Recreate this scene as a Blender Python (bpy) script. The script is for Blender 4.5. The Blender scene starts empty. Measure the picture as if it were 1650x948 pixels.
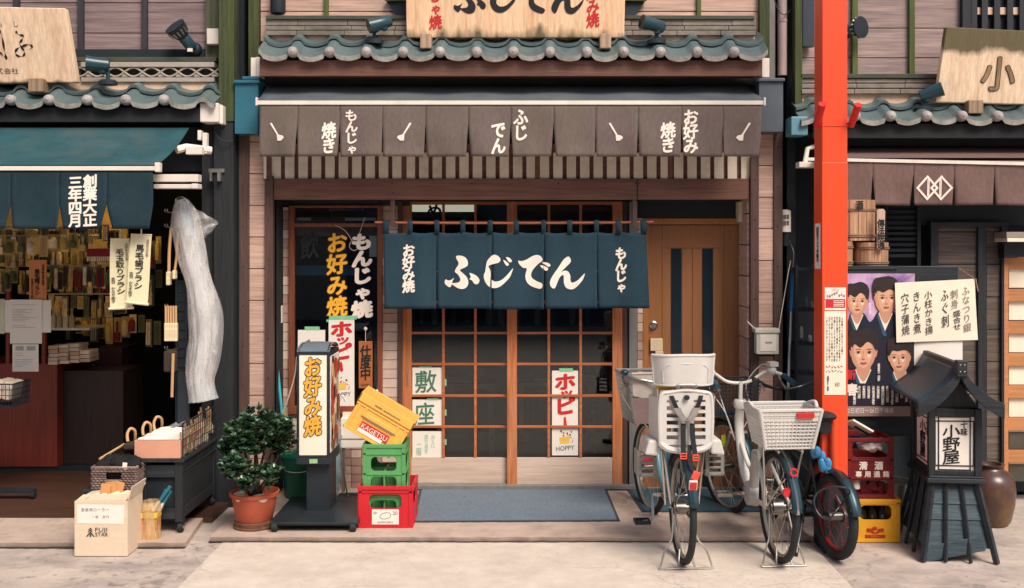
import bpy, bmesh, math, random
from mathutils import Vector, Matrix
R = math.radians
random.seed(11)
SC = bpy.context.scene
COL = SC.collection

# ------------------------------------------------------------------ camera
F, CX, CY, D0, H = 1650.0, 840.0, 386.0, 7.8, 1.896      # measured: focal length in px, vanishing point, distance to the door, eye height
cam = bpy.data.cameras.new('camera'); cam_o = bpy.data.objects.new('camera', cam); COL.objects.link(cam_o)
cam_o.location = (0, -D0, H); cam_o.rotation_euler = (R(90), 0, 0)
cam.sensor_width = 36; cam.lens = 36.0; cam.shift_x = -(CX-825)/1650; cam.shift_y = (CY-474)/1650
cam.clip_start = .05; cam.clip_end = 2000
SC.camera = cam_o

# ------------------------------------------------------------------ light
w = bpy.data.worlds.new('World'); SC.world = w; w.use_nodes = True
nt = w.node_tree; bg = nt.nodes['Background']
sky = nt.nodes.new('ShaderNodeTexSky'); sky.sky_type = 'NISHITA'; sky.sun_disc = False
SUN_EL, SUN_AZ = 50, 30          # degrees; azimuth measured from behind the camera towards the right
sky.sun_elevation = R(SUN_EL); sky.sun_rotation = R(180-SUN_AZ)
sky.air_density = 1.0; sky.dust_density = 4.0; sky.ozone_density = 1.0
nt.links.new(sky.outputs[0], bg.inputs[0]); bg.inputs[1].default_value = 0.10
sl = bpy.data.lights.new('sun', 'SUN'); sl.energy = 2.6; sl.angle = R(26); sl.color = (1, .915, .82)
so = bpy.data.objects.new('sun', sl); COL.objects.link(so)
d = Vector((math.sin(R(SUN_AZ))*math.cos(R(SUN_EL)), -math.cos(R(SUN_AZ))*math.cos(R(SUN_EL)), math.sin(R(SUN_EL))))
so.rotation_euler = d.to_track_quat('Z', 'Y').to_euler(); so.location = (3, -9, 9)
SC.view_settings.view_transform = 'Standard'; SC.view_settings.look = 'None'
SC.view_settings.gamma = 1; SC.view_settings.use_curve_mapping = False
SC.view_settings.exposure = 0.45
SC.render.engine = 'CYCLES'
SC.cycles.max_bounces = 7; SC.cycles.transparent_max_bounces = 12

# ------------------------------------------------------------------ helpers
def S(Y): return F/(D0+Y)
def X(px, Y): return (px-CX)/S(Y)
def Z(py, Y): return H-(py-CY)/S(Y)
def P(px, py, Y): return Vector((X(px, Y), Y, Z(py, Y)))
OFF = {}
def lin(c):
    r = []
    for x in c:
        x /= 255.0
        r.append(x/12.92 if x <= .04045 else ((x+.055)/1.055)**2.4)
    return r
def M(name, rgb, rough=.6, var=.18, sc=6, st=(1, 1, 1), bump=.1, isl=0, metal=0, rgb2=None, spec=.4, grime=0, grgb=(40, 34, 28), gsc=2.2, coat=0, alpha=1, gst=(1, 1, 1), speck=0, spsc=26):
    m = bpy.data.materials.new(name); m.use_nodes = True
    n, l = m.node_tree.nodes, m.node_tree.links
    b = n['Principled BSDF']
    a = lin(rgb)
    c1 = [min(1, x*(1-var)) for x in a]+[1]; c2 = [min(1, x*(1+var)) for x in a]+[1]
    if rgb2: c2 = lin(rgb2)+[1]; c1 = a+[1]
    tc = n.new('ShaderNodeTexCoord')
    mp = n.new('ShaderNodeMapping'); mp.inputs['Scale'].default_value = st
    l.new(tc.outputs['Object'], mp.inputs[0])
    no = n.new('ShaderNodeTexNoise'); no.inputs['Scale'].default_value = sc; no.inputs['Detail'].default_value = 6; no.inputs['Roughness'].default_value = .62
    l.new(mp.outputs[0], no.inputs['Vector'])
    rp = n.new('ShaderNodeValToRGB'); rp.color_ramp.elements[0].position = .32; rp.color_ramp.elements[1].position = .68
    rp.color_ramp.elements[0].color = c1; rp.color_ramp.elements[1].color = c2
    l.new(no.outputs[0], rp.inputs[0]); out = rp.outputs[0]
    if isl:
        g = n.new('ShaderNodeNewGeometry')
        mr = n.new('ShaderNodeMapRange'); mr.inputs[3].default_value = 1-isl; mr.inputs[4].default_value = 1+isl
        l.new(g.outputs['Random Per Island'], mr.inputs[0])
        mx = n.new('ShaderNodeMix'); mx.data_type = 'RGBA'; mx.blend_type = 'MULTIPLY'; mx.inputs[0].default_value = 1
        l.new(out, mx.inputs[6]); l.new(mr.outputs[0], mx.inputs[7]); out = mx.outputs[2]
    if grime:
        mp2 = n.new('ShaderNodeMapping'); mp2.inputs['Scale'].default_value = gst
        l.new(tc.outputs['Object'], mp2.inputs[0])
        n2 = n.new('ShaderNodeTexNoise'); n2.inputs['Scale'].default_value = gsc; n2.inputs['Detail'].default_value = 9; n2.inputs['Roughness'].default_value = .7
        l.new(mp2.outputs[0], n2.inputs['Vector'])
        mr = n.new('ShaderNodeMapRange'); mr.inputs[1].default_value = .46; mr.inputs[2].default_value = .74; mr.inputs[4].default_value = grime
        l.new(n2.outputs[0], mr.inputs[0])
        mx = n.new('ShaderNodeMix'); mx.data_type = 'RGBA'
        l.new(mr.outputs[0], mx.inputs[0]); l.new(out, mx.inputs[6]); mx.inputs[7].default_value = lin(grgb)+[1]; out = mx.outputs[2]
    if speck:
        n3 = n.new('ShaderNodeTexNoise'); n3.inputs['Scale'].default_value = spsc; n3.inputs['Detail'].default_value = 3
        n4 = n.new('ShaderNodeTexNoise'); n4.inputs['Scale'].default_value = 1.3; n4.inputs['Detail'].default_value = 3
        for q in (n3, n4): l.new(tc.outputs['Object'], q.inputs['Vector'])
        mm = n.new('ShaderNodeMath'); mm.operation = 'MULTIPLY_ADD'; l.new(n4.outputs[0], mm.inputs[0]); mm.inputs[1].default_value = .55; l.new(n3.outputs[0], mm.inputs[2])
        mr = n.new('ShaderNodeMapRange'); mr.inputs[1].default_value = .90; mr.inputs[2].default_value = 1.02; mr.inputs[4].default_value = speck
        l.new(mm.outputs[0], mr.inputs[0]); mx = n.new('ShaderNodeMix'); mx.data_type = 'RGBA'
        l.new(mr.outputs[0], mx.inputs[0]); l.new(out, mx.inputs[6]); mx.inputs[7].default_value = lin((78, 74, 76))+[1]; out = mx.outputs[2]
        vo = n.new('ShaderNodeTexVoronoi'); vo.feature = 'DISTANCE_TO_EDGE'; vo.inputs['Scale'].default_value = .75      # hairline cracks
        va = n.new('ShaderNodeVectorMath'); va.operation = 'MULTIPLY_ADD'; n5 = n.new('ShaderNodeTexNoise'); n5.inputs['Scale'].default_value = 5; n5.inputs['Detail'].default_value = 6
        l.new(tc.outputs['Object'], n5.inputs['Vector']); l.new(n5.outputs['Color'], va.inputs[0]); va.inputs[1].default_value = (.22, .22, 0); l.new(tc.outputs['Object'], va.inputs[2]); l.new(va.outputs[0], vo.inputs['Vector'])
        c1_ = n.new('ShaderNodeMapRange'); c1_.inputs[1].default_value = .002; c1_.inputs[2].default_value = .007; c1_.inputs[3].default_value = 1; c1_.inputs[4].default_value = 0; l.new(vo.outputs[0], c1_.inputs[0])
        c2_ = n.new('ShaderNodeMapRange'); c2_.inputs[1].default_value = .46; c2_.inputs[2].default_value = .56; c2_.inputs[4].default_value = .22; l.new(n4.outputs[0], c2_.inputs[0])
        c3_ = n.new('ShaderNodeMath'); c3_.operation = 'MULTIPLY'; l.new(c1_.outputs[0], c3_.inputs[0]); l.new(c2_.outputs[0], c3_.inputs[1])
        mx = n.new('ShaderNodeMix'); mx.data_type = 'RGBA'; l.new(c3_.outputs[0], mx.inputs[0]); l.new(out, mx.inputs[6]); mx.inputs[7].default_value = lin((84, 76, 72))+[1]; out = mx.outputs[2]
    l.new(out, b.inputs['Base Color'])
    b.inputs['Roughness'].default_value = rough; b.inputs['Metallic'].default_value = metal
    b.inputs['Specular IOR Level'].default_value = spec
    if coat: b.inputs['Coat Weight'].default_value = coat; b.inputs['Coat Roughness'].default_value = .15
    if bump:
        bp = n.new('ShaderNodeBump'); bp.inputs['Strength'].default_value = bump; bp.inputs['Distance'].default_value = .01
        l.new(no.outputs[0], bp.inputs['Height']); l.new(bp.outputs[0], b.inputs['Normal'])
    if alpha < 1: b.inputs['Alpha'].default_value = alpha
    return m
def wood(name, rgb, axis='x', var=.3, rough=.6, isl=.12, bump=.25, grime=.3, sc=1.0, grgb=(50, 36, 28), **k):
    st = {'x': (1.6*sc, 30*sc, 38*sc), 'z': (38*sc, 30*sc, 1.6*sc), 'y': (38*sc, 1.6*sc, 30*sc)}[axis]
    gst = {'x': (.6, 2, 6), 'z': (6, 2, .6), 'y': (6, .6, 2)}[axis]
    return M(name, rgb, rough, var, 1.6, st, bump, isl, grime=grime, gst=gst, grgb=grgb, **k)
def glass(name, tint=(.72, .8, .82), refl=1.0, rough=.02):
    m = bpy.data.materials.new(name); m.use_nodes = True
    n, l = m.node_tree.nodes, m.node_tree.links; n.remove(n['Principled BSDF'])
    t = n.new('ShaderNodeBsdfTransparent'); t.inputs[0].default_value = (*tint, 1)
    g = n.new('ShaderNodeBsdfGlossy'); g.inputs['Roughness'].default_value = rough; g.inputs[0].default_value = (refl, refl, refl, 1)
    fr = n.new('ShaderNodeFresnel'); fr.inputs[0].default_value = 1.52
    mx = n.new('ShaderNodeMixShader'); l.new(fr.outputs[0], mx.inputs[0]); l.new(t.outputs[0], mx.inputs[1]); l.new(g.outputs[0], mx.inputs[2])
    l.new(mx.outputs[0], n['Material Output'].inputs[0]); return m
def film(name, rgb, opac=.5, rough=.25, sc=18, st=(1, 1, .25), bmp=.5):
    m = bpy.data.materials.new(name); m.use_nodes = True
    n, l = m.node_tree.nodes, m.node_tree.links; b = n['Principled BSDF']
    b.inputs['Base Color'].default_value = lin(rgb)+[1]; b.inputs['Roughness'].default_value = rough; b.inputs['Specular IOR Level'].default_value = .6
    tc = n.new('ShaderNodeTexCoord'); mp = n.new('ShaderNodeMapping'); mp.inputs['Scale'].default_value = st; l.new(tc.outputs['Object'], mp.inputs[0])
    no = n.new('ShaderNodeTexNoise'); no.inputs['Scale'].default_value = sc; no.inputs['Detail'].default_value = 5; l.new(mp.outputs[0], no.inputs['Vector'])
    sb = n.new('ShaderNodeMath'); sb.operation = 'SUBTRACT'; sb.inputs[1].default_value = .5; l.new(no.outputs[0], sb.inputs[0])
    ab = n.new('ShaderNodeMath'); ab.operation = 'ABSOLUTE'; l.new(sb.outputs[0], ab.inputs[0])
    mr = n.new('ShaderNodeMapRange'); mr.inputs[1].default_value = 0; mr.inputs[2].default_value = .09; mr.inputs[3].default_value = min(1, opac*1.3); mr.inputs[4].default_value = opac*.75   # creases are whiter than the flat film
    l.new(ab.outputs[0], mr.inputs[0]); l.new(mr.outputs[0], b.inputs['Alpha'])
    bp = n.new('ShaderNodeBump'); bp.inputs['Strength'].default_value = bmp; bp.inputs['Distance'].default_value = .02
    l.new(no.outputs[0], bp.inputs['Height']); l.new(bp.outputs[0], b.inputs['Normal']); return m
def emit(name, rgb, s):
    m = bpy.data.materials.new(name); m.use_nodes = True
    b = m.node_tree.nodes['Principled BSDF']; b.inputs['Base Color'].default_value = lin(rgb)+[1]
    b.inputs['Emission Color'].default_value = lin(rgb)+[1]; b.inputs['Emission Strength'].default_value = s; return m

def tag(o, label=None, cat=None, group=None, kind=None):
    if label: o['label'] = label
    if cat: o['category'] = cat
    if group: o['group'] = group
    if kind: o['kind'] = kind
    return o
def T(name, label, cat, loc=(0, 0, 0), rot=(0, 0, 0), group=None):
    o = bpy.data.objects.new(name, None); COL.objects.link(o); o.empty_display_size = .1
    o.location = loc; o.rotation_euler = rot; OFF[o.name] = Vector(loc)
    return tag(o, label, cat, group)

class MB:
    def __init__(s): s.v, s.f, s.m = [], [], []
    def add(s, vs, fs, m=0):
        b = len(s.v); s.v += [Vector(v) for v in vs]; s.f += [[b+i for i in f] for f in fs]; s.m += [m]*len(fs); return s
    def box(s, x0, x1, y0, y1, z0, z1, m=0):
        if x0 > x1: x0, x1 = x1, x0
        if y0 > y1: y0, y1 = y1, y0
        if z0 > z1: z0, z1 = z1, z0
        return s.add([(x0, y0, z0), (x1, y0, z0), (x1, y1, z0), (x0, y1, z0), (x0, y0, z1), (x1, y0, z1), (x1, y1, z1), (x0, y1, z1)],
                     [(0, 3, 2, 1), (4, 5, 6, 7), (0, 1, 5, 4), (1, 2, 6, 5), (2, 3, 7, 6), (3, 0, 4, 7)], m)
    def pbox(s, px0, px1, py0, py1, Y, dep, m=0):           # box whose front face is measured in the photo at depth Y
        return s.box(X(px0, Y), X(px1, Y), Y, Y+dep, Z(py1, Y), Z(py0, Y), m)
    def obox(s, c, size, mat=None, m=0):
        c = Vector(c); a, b, d_ = [q/2 for q in size]; mat = mat or Matrix.Identity(3)
        vs = [c+mat@Vector((x, y, z)) for z in (-d_, d_) for (x, y) in ((-a, -b), (a, -b), (a, b), (-a, b))]
        return s.add(vs, [(0, 3, 2, 1), (4, 5, 6, 7), (0, 1, 5, 4), (1, 2, 6, 5), (2, 3, 7, 6), (3, 0, 4, 7)], m)
    def tube(s, pts, r, n=8, closed=False, m=0, cap=True):
        pts = [Vector(p) for p in pts]; k = len(pts); rs = r if isinstance(r, (list, tuple)) else [r]*k
        up = None; vs, fs = [], []
        for i, p in enumerate(pts):
            if closed: t = pts[(i+1) % k]-pts[i-1]
            else: t = pts[min(i+1, k-1)]-pts[max(i-1, 0)]
            if t.length < 1e-9: t = Vector((0, 0, 1))
            t.normalize()
            if up is None:
                up = Vector((0, 0, 1)) if abs(t.z) < .9 else Vector((1, 0, 0))
            up = up-t*up.dot(t)
            if up.length < 1e-6: up = t.orthogonal()
            up.normalize(); sd = t.cross(up)
            for j in range(n):
                a = 2*math.pi*j/n; vs.append(p+(up*math.cos(a)+sd*math.sin(a))*rs[i])
        for i in range(k if closed else k-1):
            i2 = (i+1) % k
            for j in range(n):
                j2 = (j+1) % n; fs.append((i*n+j, i*n+j2, i2*n+j2, i2*n+j))
        if cap and not closed: fs += [tuple(range(n-1, -1, -1)), tuple((k-1)*n+j for j in range(n))]
        return s.add(vs, fs, m)
    def cyl(s, p0, p1, r, r2=None, n=14, m=0): return s.tube([p0, p1], [r, r if r2 is None else r2], n, m=m)
    def lathe(s, prof, c, n=24, m=0, axis='z', squash=(1, 1)):
        c = Vector(c); vs, fs = [], []
        for (r, z) in prof:
            for j in range(n):
                a = 2*math.pi*j/n; x, y = r*math.cos(a)*squash[0], r*math.sin(a)*squash[1]
                q = {'z': (x, y, z), 'y': (x, z, y), 'x': (z, x, y)}[axis]; vs.append(c+Vector(q))
        for i in range(len(prof)-1):
            for j in range(n):
                j2 = (j+1) % n; fs.append((i*n+j, i*n+j2, (i+1)*n+j2, (i+1)*n+j))
        if prof[0][0] > 1e-5: fs.append(tuple(range(n-1, -1, -1)))
        if prof[-1][0] > 1e-5: fs.append(tuple((len(prof)-1)*n+j for j in range(n)))
        return s.add(vs, fs, m)
    def ball(s, c, r, nu=14, nv=8, m=0):
        r = r if isinstance(r, (tuple, list)) else (r, r, r)
        prof = [(max(1e-4, math.sin(math.pi*i/nv)), -math.cos(math.pi*i/nv)) for i in range(nv+1)]
        b = len(s.v); s.lathe(prof, (0, 0, 0), nu, m)
        for i in range(b, len(s.v)):
            v = s.v[i]; s.v[i] = Vector((v.x*r[0]+c[0], v.y*r[1]+c[1], v.z*r[2]+c[2]))
        return s
    def torus(s, c, Rr, r, axis='y', n=48, k=10, m=0, sq=1.0):
        c = Vector(c); vs, fs = [], []
        for i in range(n):
            a = 2*math.pi*i/n
            for j in range(k):
                b = 2*math.pi*j/k; q = Rr+r*math.cos(b); h = r*math.sin(b)*sq
                x, z = q*math.cos(a), q*math.sin(a)
                vs.append(c+Vector({'y': (x, h, z), 'z': (x, z, h), 'x': (h, x, z)}[axis]))
        for i in range(n):
            for j in range(k):
                fs.append((i*k+j, i*k+(j+1) % k, ((i+1) % n)*k+(j+1) % k, ((i+1) % n)*k+j))
        return s.add(vs, fs, m)
    def prism(s, pts, y0, y1, m=0):                          # polygon in x,z pushed from y0 to y1
        k = len(pts); vs = [(p[0], y0, p[1]) for p in pts]+[(p[0], y1, p[1]) for p in pts]
        return s.add(vs, [tuple(range(k)), tuple(range(2*k-1, k-1, -1))]+[(i, (i+1) % k+0, (i+1) % k+k, i+k)[::-1] for i in range(k)], m)
    def prism_m(s, pts, t, mat, m=0):                        # polygon in local x,y with thickness t through a 4x4
        k = len(pts); vs = [mat@Vector((p[0], p[1], 0)) for p in pts]+[mat@Vector((p[0], p[1], t)) for p in pts]
        return s.add(vs, [tuple(range(k-1, -1, -1)), tuple(range(k, 2*k))]+[(i, (i+1) % k, (i+1) % k+k, i+k) for i in range(k)], m)
    def grid(s, fn, nu, nv, m=0):
        vs = [fn(i/nu, j/nv) for j in range(nv+1) for i in range(nu+1)]
        return s.add(vs, [(j*(nu+1)+i, j*(nu+1)+i+1, (j+1)*(nu+1)+i+1, (j+1)*(nu+1)+i) for j in range(nv) for i in range(nu)], m)
    def xf(s, mat):
        s.v = [mat@v for v in s.v]; return s
    def build(s, name, mats, parent=None, smooth=False, bev=0, local=False, ang=40, fixn=True):
        me = bpy.data.meshes.new(name); off = Vector((0, 0, 0))
        if parent is not None and not local: off = OFF.get(parent.name, off)
        me.from_pydata([v-off for v in s.v], [], s.f)
        for q in (mats if isinstance(mats, (list, tuple)) else [mats]): me.materials.append(q)
        me.polygons.foreach_set('material_index', s.m)
        if fixn:
            bm = bmesh.new(); bm.from_mesh(me); bmesh.ops.recalc_face_normals(bm, faces=bm.faces); bm.to_mesh(me); bm.free()
        if smooth:
            me.shade_smooth(); me.set_sharp_from_angle(angle=R(ang))
        me.update()
        o = bpy.data.objects.new(name, me); COL.objects.link(o)
        if parent is not None: o.parent = parent
        OFF[o.name] = off
        if bev:
            b = o.modifiers.new('bevel', 'BEVEL'); b.width = bev; b.segments = 2; b.limit_method = 'ANGLE'; b.angle_limit = R(40)
        return o
def each(name, mats, parent, boxes, **k):                     # one object per measured box
    return [MB().pbox(*b).build(name, mats, parent, **k) for b in boxes]
def thing1(mb, name, mats, label, cat, group=None, **k):     # a thing that is one mesh; origin at its base centre
    c = Vector((sum(v.x for v in mb.v)/len(mb.v), sum(v.y for v in mb.v)/len(mb.v), min(v.z for v in mb.v)))
    mb.v = [v-c for v in mb.v]
    o = mb.build(name, mats, **k); o.location = c; OFF[o.name] = c
    return tag(o, label, cat, group)
def structure(o): o['kind'] = 'structure'; return o
def copy_tree(o, parent=None):
    c = o.copy(); COL.objects.link(c)
    if parent is not None: c.parent = parent
    for ch in [q for q in bpy.data.objects if q.parent == o]: copy_tree(ch, c)
    return c
def smooth_path(pts, n=6, closed=False):                     # Catmull-Rom
    pts = [Vector(p) for p in pts]; k = len(pts); out = []
    for i in range(k if closed else k-1):
        if closed: p0, p1, p2, p3 = pts[i-1], pts[i], pts[(i+1) % k], pts[(i+2) % k]
        else: p0, p1, p2, p3 = pts[max(i-1, 0)], pts[i], pts[i+1], pts[min(i+2, k-1)]
        for j in range(n):
            t = j/n
            out.append(.5*((2*p1)+(p2-p0)*t+(2*p0-5*p1+4*p2-p3)*t*t+(3*p1-p0-3*p2+p3)*t**3))
    if not closed: out.append(pts[-1])
    return out

# ------------------------------------------------------------------ lettering
_gl = {}
def glyph(ch, off=0.0, res=3):
    key = (ch, off, res)
    if key not in _gl:
        cu = bpy.data.curves.new('glyph', 'FONT'); cu.body = ch; cu.size = 1; cu.offset = off; cu.resolution_u = res; cu.fill_mode = 'FRONT'
        o = bpy.data.objects.new('glyph', cu); COL.objects.link(o)
        dg = bpy.context.evaluated_depsgraph_get(); me = bpy.data.meshes.new_from_object(o.evaluated_get(dg))
        vs = [(v.co.x, v.co.y) for v in me.vertices]; fs = [tuple(p.vertices) for p in me.polygons]
        bpy.data.objects.remove(o); bpy.data.curves.remove(cu); bpy.data.meshes.remove(me)
        _gl[key] = (vs, fs)
    return _gl[key]
def put_glyph(mb, ch, cx, cy, w_, h_, mapper, off=0.0, m=0, rise=0.0, rot=0.0, res=3):
    """one character centred at (cx, cy) in a cell w_ by h_ (y up) of the mapper's own plane; off thickens the strokes"""
    vs, fs = glyph(ch, 0.0, res)
    if not vs: return
    xs = [v[0] for v in vs]; ys = [v[1] for v in vs]
    asc = ord(ch) < 128
    mx, my = ((min(xs)+max(xs))/2, .36) if asc else (.5, .38)
    extra = max(0, off)
    sh = [(0, 0)]+([(extra*math.cos(a), extra*math.sin(a)) for a in [k*math.pi/3+.4 for k in range(6)]] if extra > .002 else [])
    for i, (dx, dy) in enumerate(sh):
        out = []
        for x, y in vs:
            x, y = x-mx+dx, y-my+dy
            if rot: x, y = x*math.cos(rot)-y*math.sin(rot), x*math.sin(rot)+y*math.cos(rot)
            y += rise*x
            q = mapper(cx+x*w_, cy+y*h_); q.y -= .00012*i; out.append(q)
        mb.add(out, fs, m)
def vtext(mb, s, cx, top, bot, w_, mapper, off=0.03, m=0, rise=.1, res=3, fill=1.12):
    n = len(s); ch = (top-bot)/n
    for i, c in enumerate(s):
        if c == ' ': continue
        small = c in 'ゃっッャュョ'
        k = fill*(.8 if small else 1)
        put_glyph(mb, c, cx+(w_*.06 if small else 0), top-(i+.5)*ch, w_*k, ch*k, mapper, off, m, rise, rot=-math.pi/2 if c == 'ー' else 0, res=res)
def htext(mb, s, x0, x1, cy, h_, mapper, off=0.0, m=0, rise=0, res=3):
    """a row of characters stretched to run from x0 to x1"""
    allv, allf, adv = [], [], 0
    vs, fs = glyph(s, 0.0, res)
    if not vs: return
    xs = [v[0] for v in vs]; a, b = min(xs), max(xs)
    mb.add([mapper(x0+(x-a)/(b-a)*(x1-x0), cy+(y-.36)*h_+rise*(x-a)*h_) for x, y in vs], fs, m)
def pmap(Y, eps=.0015):                                      # photo-measured plane facing the street at depth Y; y counted upwards as -py
    return lambda u, v: Vector((X(u, Y), Y-eps, Z(-v, Y)))
def pvtext(mb, s, cx, ptop, pbot, w_, Y, **k): vtext(mb, s, cx, -ptop, -pbot, w_, pmap(Y), **k)
def tess(pts):                                               # closed outline -> triangles
    from mathutils.geometry import tessellate_polygon
    p3 = [Vector((p[0], p[1], 0)) for p in pts]
    return p3, [tuple(t) for t in tessellate_polygon([p3])]
def cut2d(vs, fs, step):                                     # dice a flat mesh so it can follow cloth
    bm = bmesh.new(); bv = [bm.verts.new((v[0], v[1], 0)) for v in vs]
    for f in fs:
        try: bm.faces.new([bv[i] for i in f])
        except ValueError: pass
    for ax in (0, 1):
        lo = min(v[ax] for v in vs); hi = max(v[ax] for v in vs); k = math.floor(lo/step)*step+step
        while k < hi:
            co = [0, 0, 0]; no = [0, 0, 0]; co[ax] = k; no[ax] = 1
            bmesh.ops.bisect_plane(bm, geom=bm.verts[:]+bm.edges[:]+bm.faces[:], plane_co=co, plane_no=no, dist=1e-5); k += step
    bm.verts.index_update()
    o = ([(v.co.x, v.co.y) for v in bm.verts], [tuple(v.index for v in f.verts) for f in bm.faces]); bm.free(); return o
# brush outlines of the four big kana, traced on a 1650 x 539 field
BRUSH = [
 [(222,115),(260,108),(305,120),(335,150),(343,185),(335,215),(300,235),(262,256),(285,282),(325,320),(345,360),(345,400),(325,435),(285,450),(240,440),(205,420),(178,403),(172,420),(152,432),(122,412),(105,390),(107,365),(118,352),(140,363),(172,356),(203,336),(180,383),(215,388),(250,380),(265,360),(262,335),(240,300),(213,278),(213,255),(230,225),(246,200),(246,175),(228,145)],
 [(360,285),(400,298),(435,320),(460,355),(452,390),(430,402),(405,392),(385,362),(360,350),(372,330),(365,305)],
 [(590,108),(625,100),(660,120),(676,150),(660,178),(620,190),(575,202),(553,220),(568,250),(578,300),(575,335),(600,365),(640,372),(690,355),(740,310),(775,270),(805,238),(790,285),(770,330),(720,385),(670,425),(620,440),(570,430),(530,395),(507,340),(507,300),(520,270),(530,200),(545,155)],
 [(705,152),(730,165),(758,190),(757,208),(740,212),(720,190)],
 [(733,125),(765,130),(792,160),(780,178),(760,170),(742,145)],
 [(857,160),(890,165),(940,150),(990,120),(1040,102),(1080,110),(1104,140),(1100,165),(1060,195),(1010,250),(988,300),(1000,340),(1050,372),(1095,390),(1110,415),(1085,447),(1040,440),(980,415),(940,370),(930,310),(945,240),(910,235),(875,205),(862,185)],
 [(1080,208),(1120,212),(1160,235),(1155,258),(1135,262),(1100,235)],
 [(1100,180),(1145,177),(1180,195),(1185,212),(1165,222),(1130,200)],
 [(1368,118),(1390,140),(1392,175),(1350,220),(1298,272),(1330,262),(1365,270),(1388,310),(1390,355),(1400,382),(1430,380),(1470,355),(1510,315),(1537,290),(1520,345),(1480,400),(1430,445),(1390,453),(1350,440),(1328,405),(1322,360),(1320,310),(1295,315),(1270,350),(1250,400),(1230,440),(1205,440),(1183,410),(1182,370),(1210,310),(1260,240),(1320,150)]]
def brush_kana(mb, x0, y0, sc, mapper, m=0, step=None):      # field origin (x0, y0) in photo px, sc = px per field unit
    for poly in BRUSH:
        pts = smooth_path([(a, b, 0) for a, b in poly], 3, True)
        vs, fs = tess([(x0+p.x*sc, -(y0+p.y*sc)) for p in pts])
        vs = [(v.x, v.y) for v in vs]
        if step: vs, fs = cut2d(vs, fs, step)
        mb.add([mapper(a, b) for a, b in vs], fs, m)

# ------------------------------------------------------------------ shared materials
m_pink = wood('pink_weathered_siding', (196, 164, 147), 'x', var=.28, rough=.75, isl=.10, grime=.35, grgb=(138, 98, 82))
m_mauve = wood('mauve_weathered_siding', (134, 114, 112), 'x', var=.36, rough=.75, isl=.12, grime=.4, grgb=(80, 64, 70))
m_grey_siding = wood('grey_weathered_siding', (150, 130, 124), 'x', var=.34, rough=.75, isl=.14, grime=.45, grgb=(78, 76, 84))
m_dark_siding = wood('dark_charred_siding', (98, 86, 78), 'x', var=.42, rough=.75, isl=.2, grime=.5, grgb=(42, 40, 42))
m_brown_beam = wood('brown_stained_beam', (112, 76, 62), 'x', var=.3, rough=.55, grime=.45, grgb=(60, 36, 28))
m_brown_post = wood('brown_stained_post', (88, 66, 58), 'z', var=.28, rough=.6, grime=.4, grgb=(45, 36, 34))
m_black_wood = wood('black_painted_wood', (40, 43, 46), 'z', var=.35, rough=.55, grime=.3, grgb=(24, 26, 28))
m_black_woodx = wood('black_painted_wood_across', (38, 44, 49), 'x', var=.4, rough=.5, grime=.35, grgb=(80, 74, 66))
m_moss_post = wood('mossy_green_post', (66, 74, 40), 'z', var=.4, rough=.8, grime=.7, grgb=(34, 36, 28))
m_moss_batten = wood('green_mossy_batten', (84, 96, 48), 'z', var=.3, rough=.8, grime=.3, grgb=(48, 46, 30))
m_batten = wood('dark_batten', (52, 50, 52), 'z', var=.3, rough=.7)
m_tile = M('grey_glazed_roof_tile', (88, 104, 106), .4, .4, 7, bump=.12, isl=.18, grime=.8, grgb=(70, 74, 52), gsc=7, spec=.5)
m_tile_lip = M('pale_tile_edge', (152, 150, 142), .6, .3, 14, bump=.2, grime=.55, grgb=(70, 66, 56), gsc=9)
m_cap = M('pale_tile_cap', (158, 152, 148), .6, .22, 14, bump=.12, isl=.12, grime=.6, grgb=(112, 98, 90), gsc=16)
m_noshi = M('stacked_ridge_tile', (130, 120, 110), .65, .25, 7, (1, 1, 3), .2, .12, grime=.6, grgb=(66, 64, 46), gsc=6)
m_noshi_dark = M('dark_ridge_board', (70, 72, 60), .7, .3, 6, (1, 1, 4), .2, .1, grime=.4)
m_plaster = M('mortar_bedding', (216, 184, 158), .85, .12, 12, bump=.3)
m_black = M('matt_black', (31, 39, 45), .55, .2, 8, bump=.03)
m_dark = M('deep_brown_black', (36, 38, 40), .8, .25, 5)
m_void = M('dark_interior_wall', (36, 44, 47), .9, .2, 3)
m_white = M('white_painted_metal', (226, 216, 204), .45, .06, 5, bump=.02, grime=.3, grgb=(150, 138, 124), gsc=4)
m_paper = M('white_paper', (232, 224, 212), .85, .03, 8, bump=.02)
m_paper_warm = M('cream_paper', (238, 226, 204), .85, .04, 8, bump=.02)
m_ink = M('black_ink', (30, 30, 32), .7, .1, 20, bump=0)
m_white_ink = M('white_lettering', (240, 226, 212), .8, .05, 30, bump=0)
m_red_ink = M('red_ink', (200, 40, 44), .7, .08, 20, bump=0)
m_yellow_ink = M('yellow_lettering', (246, 180, 50), .6, .06, 20, bump=0)
m_green_ink = M('green_ink', (70, 116, 92), .75, .2, 30, bump=0)
m_green_tape = M('pale_green_tape', (132, 196, 150), .7, .08, 20, bump=0)
m_chrome = M('bare_steel', (200, 198, 192), .28, .08, 20, bump=.02, metal=1)
m_steel = M('dull_steel', (176, 172, 164), .42, .12, 20, bump=.02, metal=.9)
m_rubber = M('black_rubber', (34, 38, 40), .7, .15, 30, bump=.1)
m_teal_metal = M('teal_lamp_metal', (34, 66, 76), .32, .15, 6, bump=.02, spec=.5)
m_glass = glass('window_glass')
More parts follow.
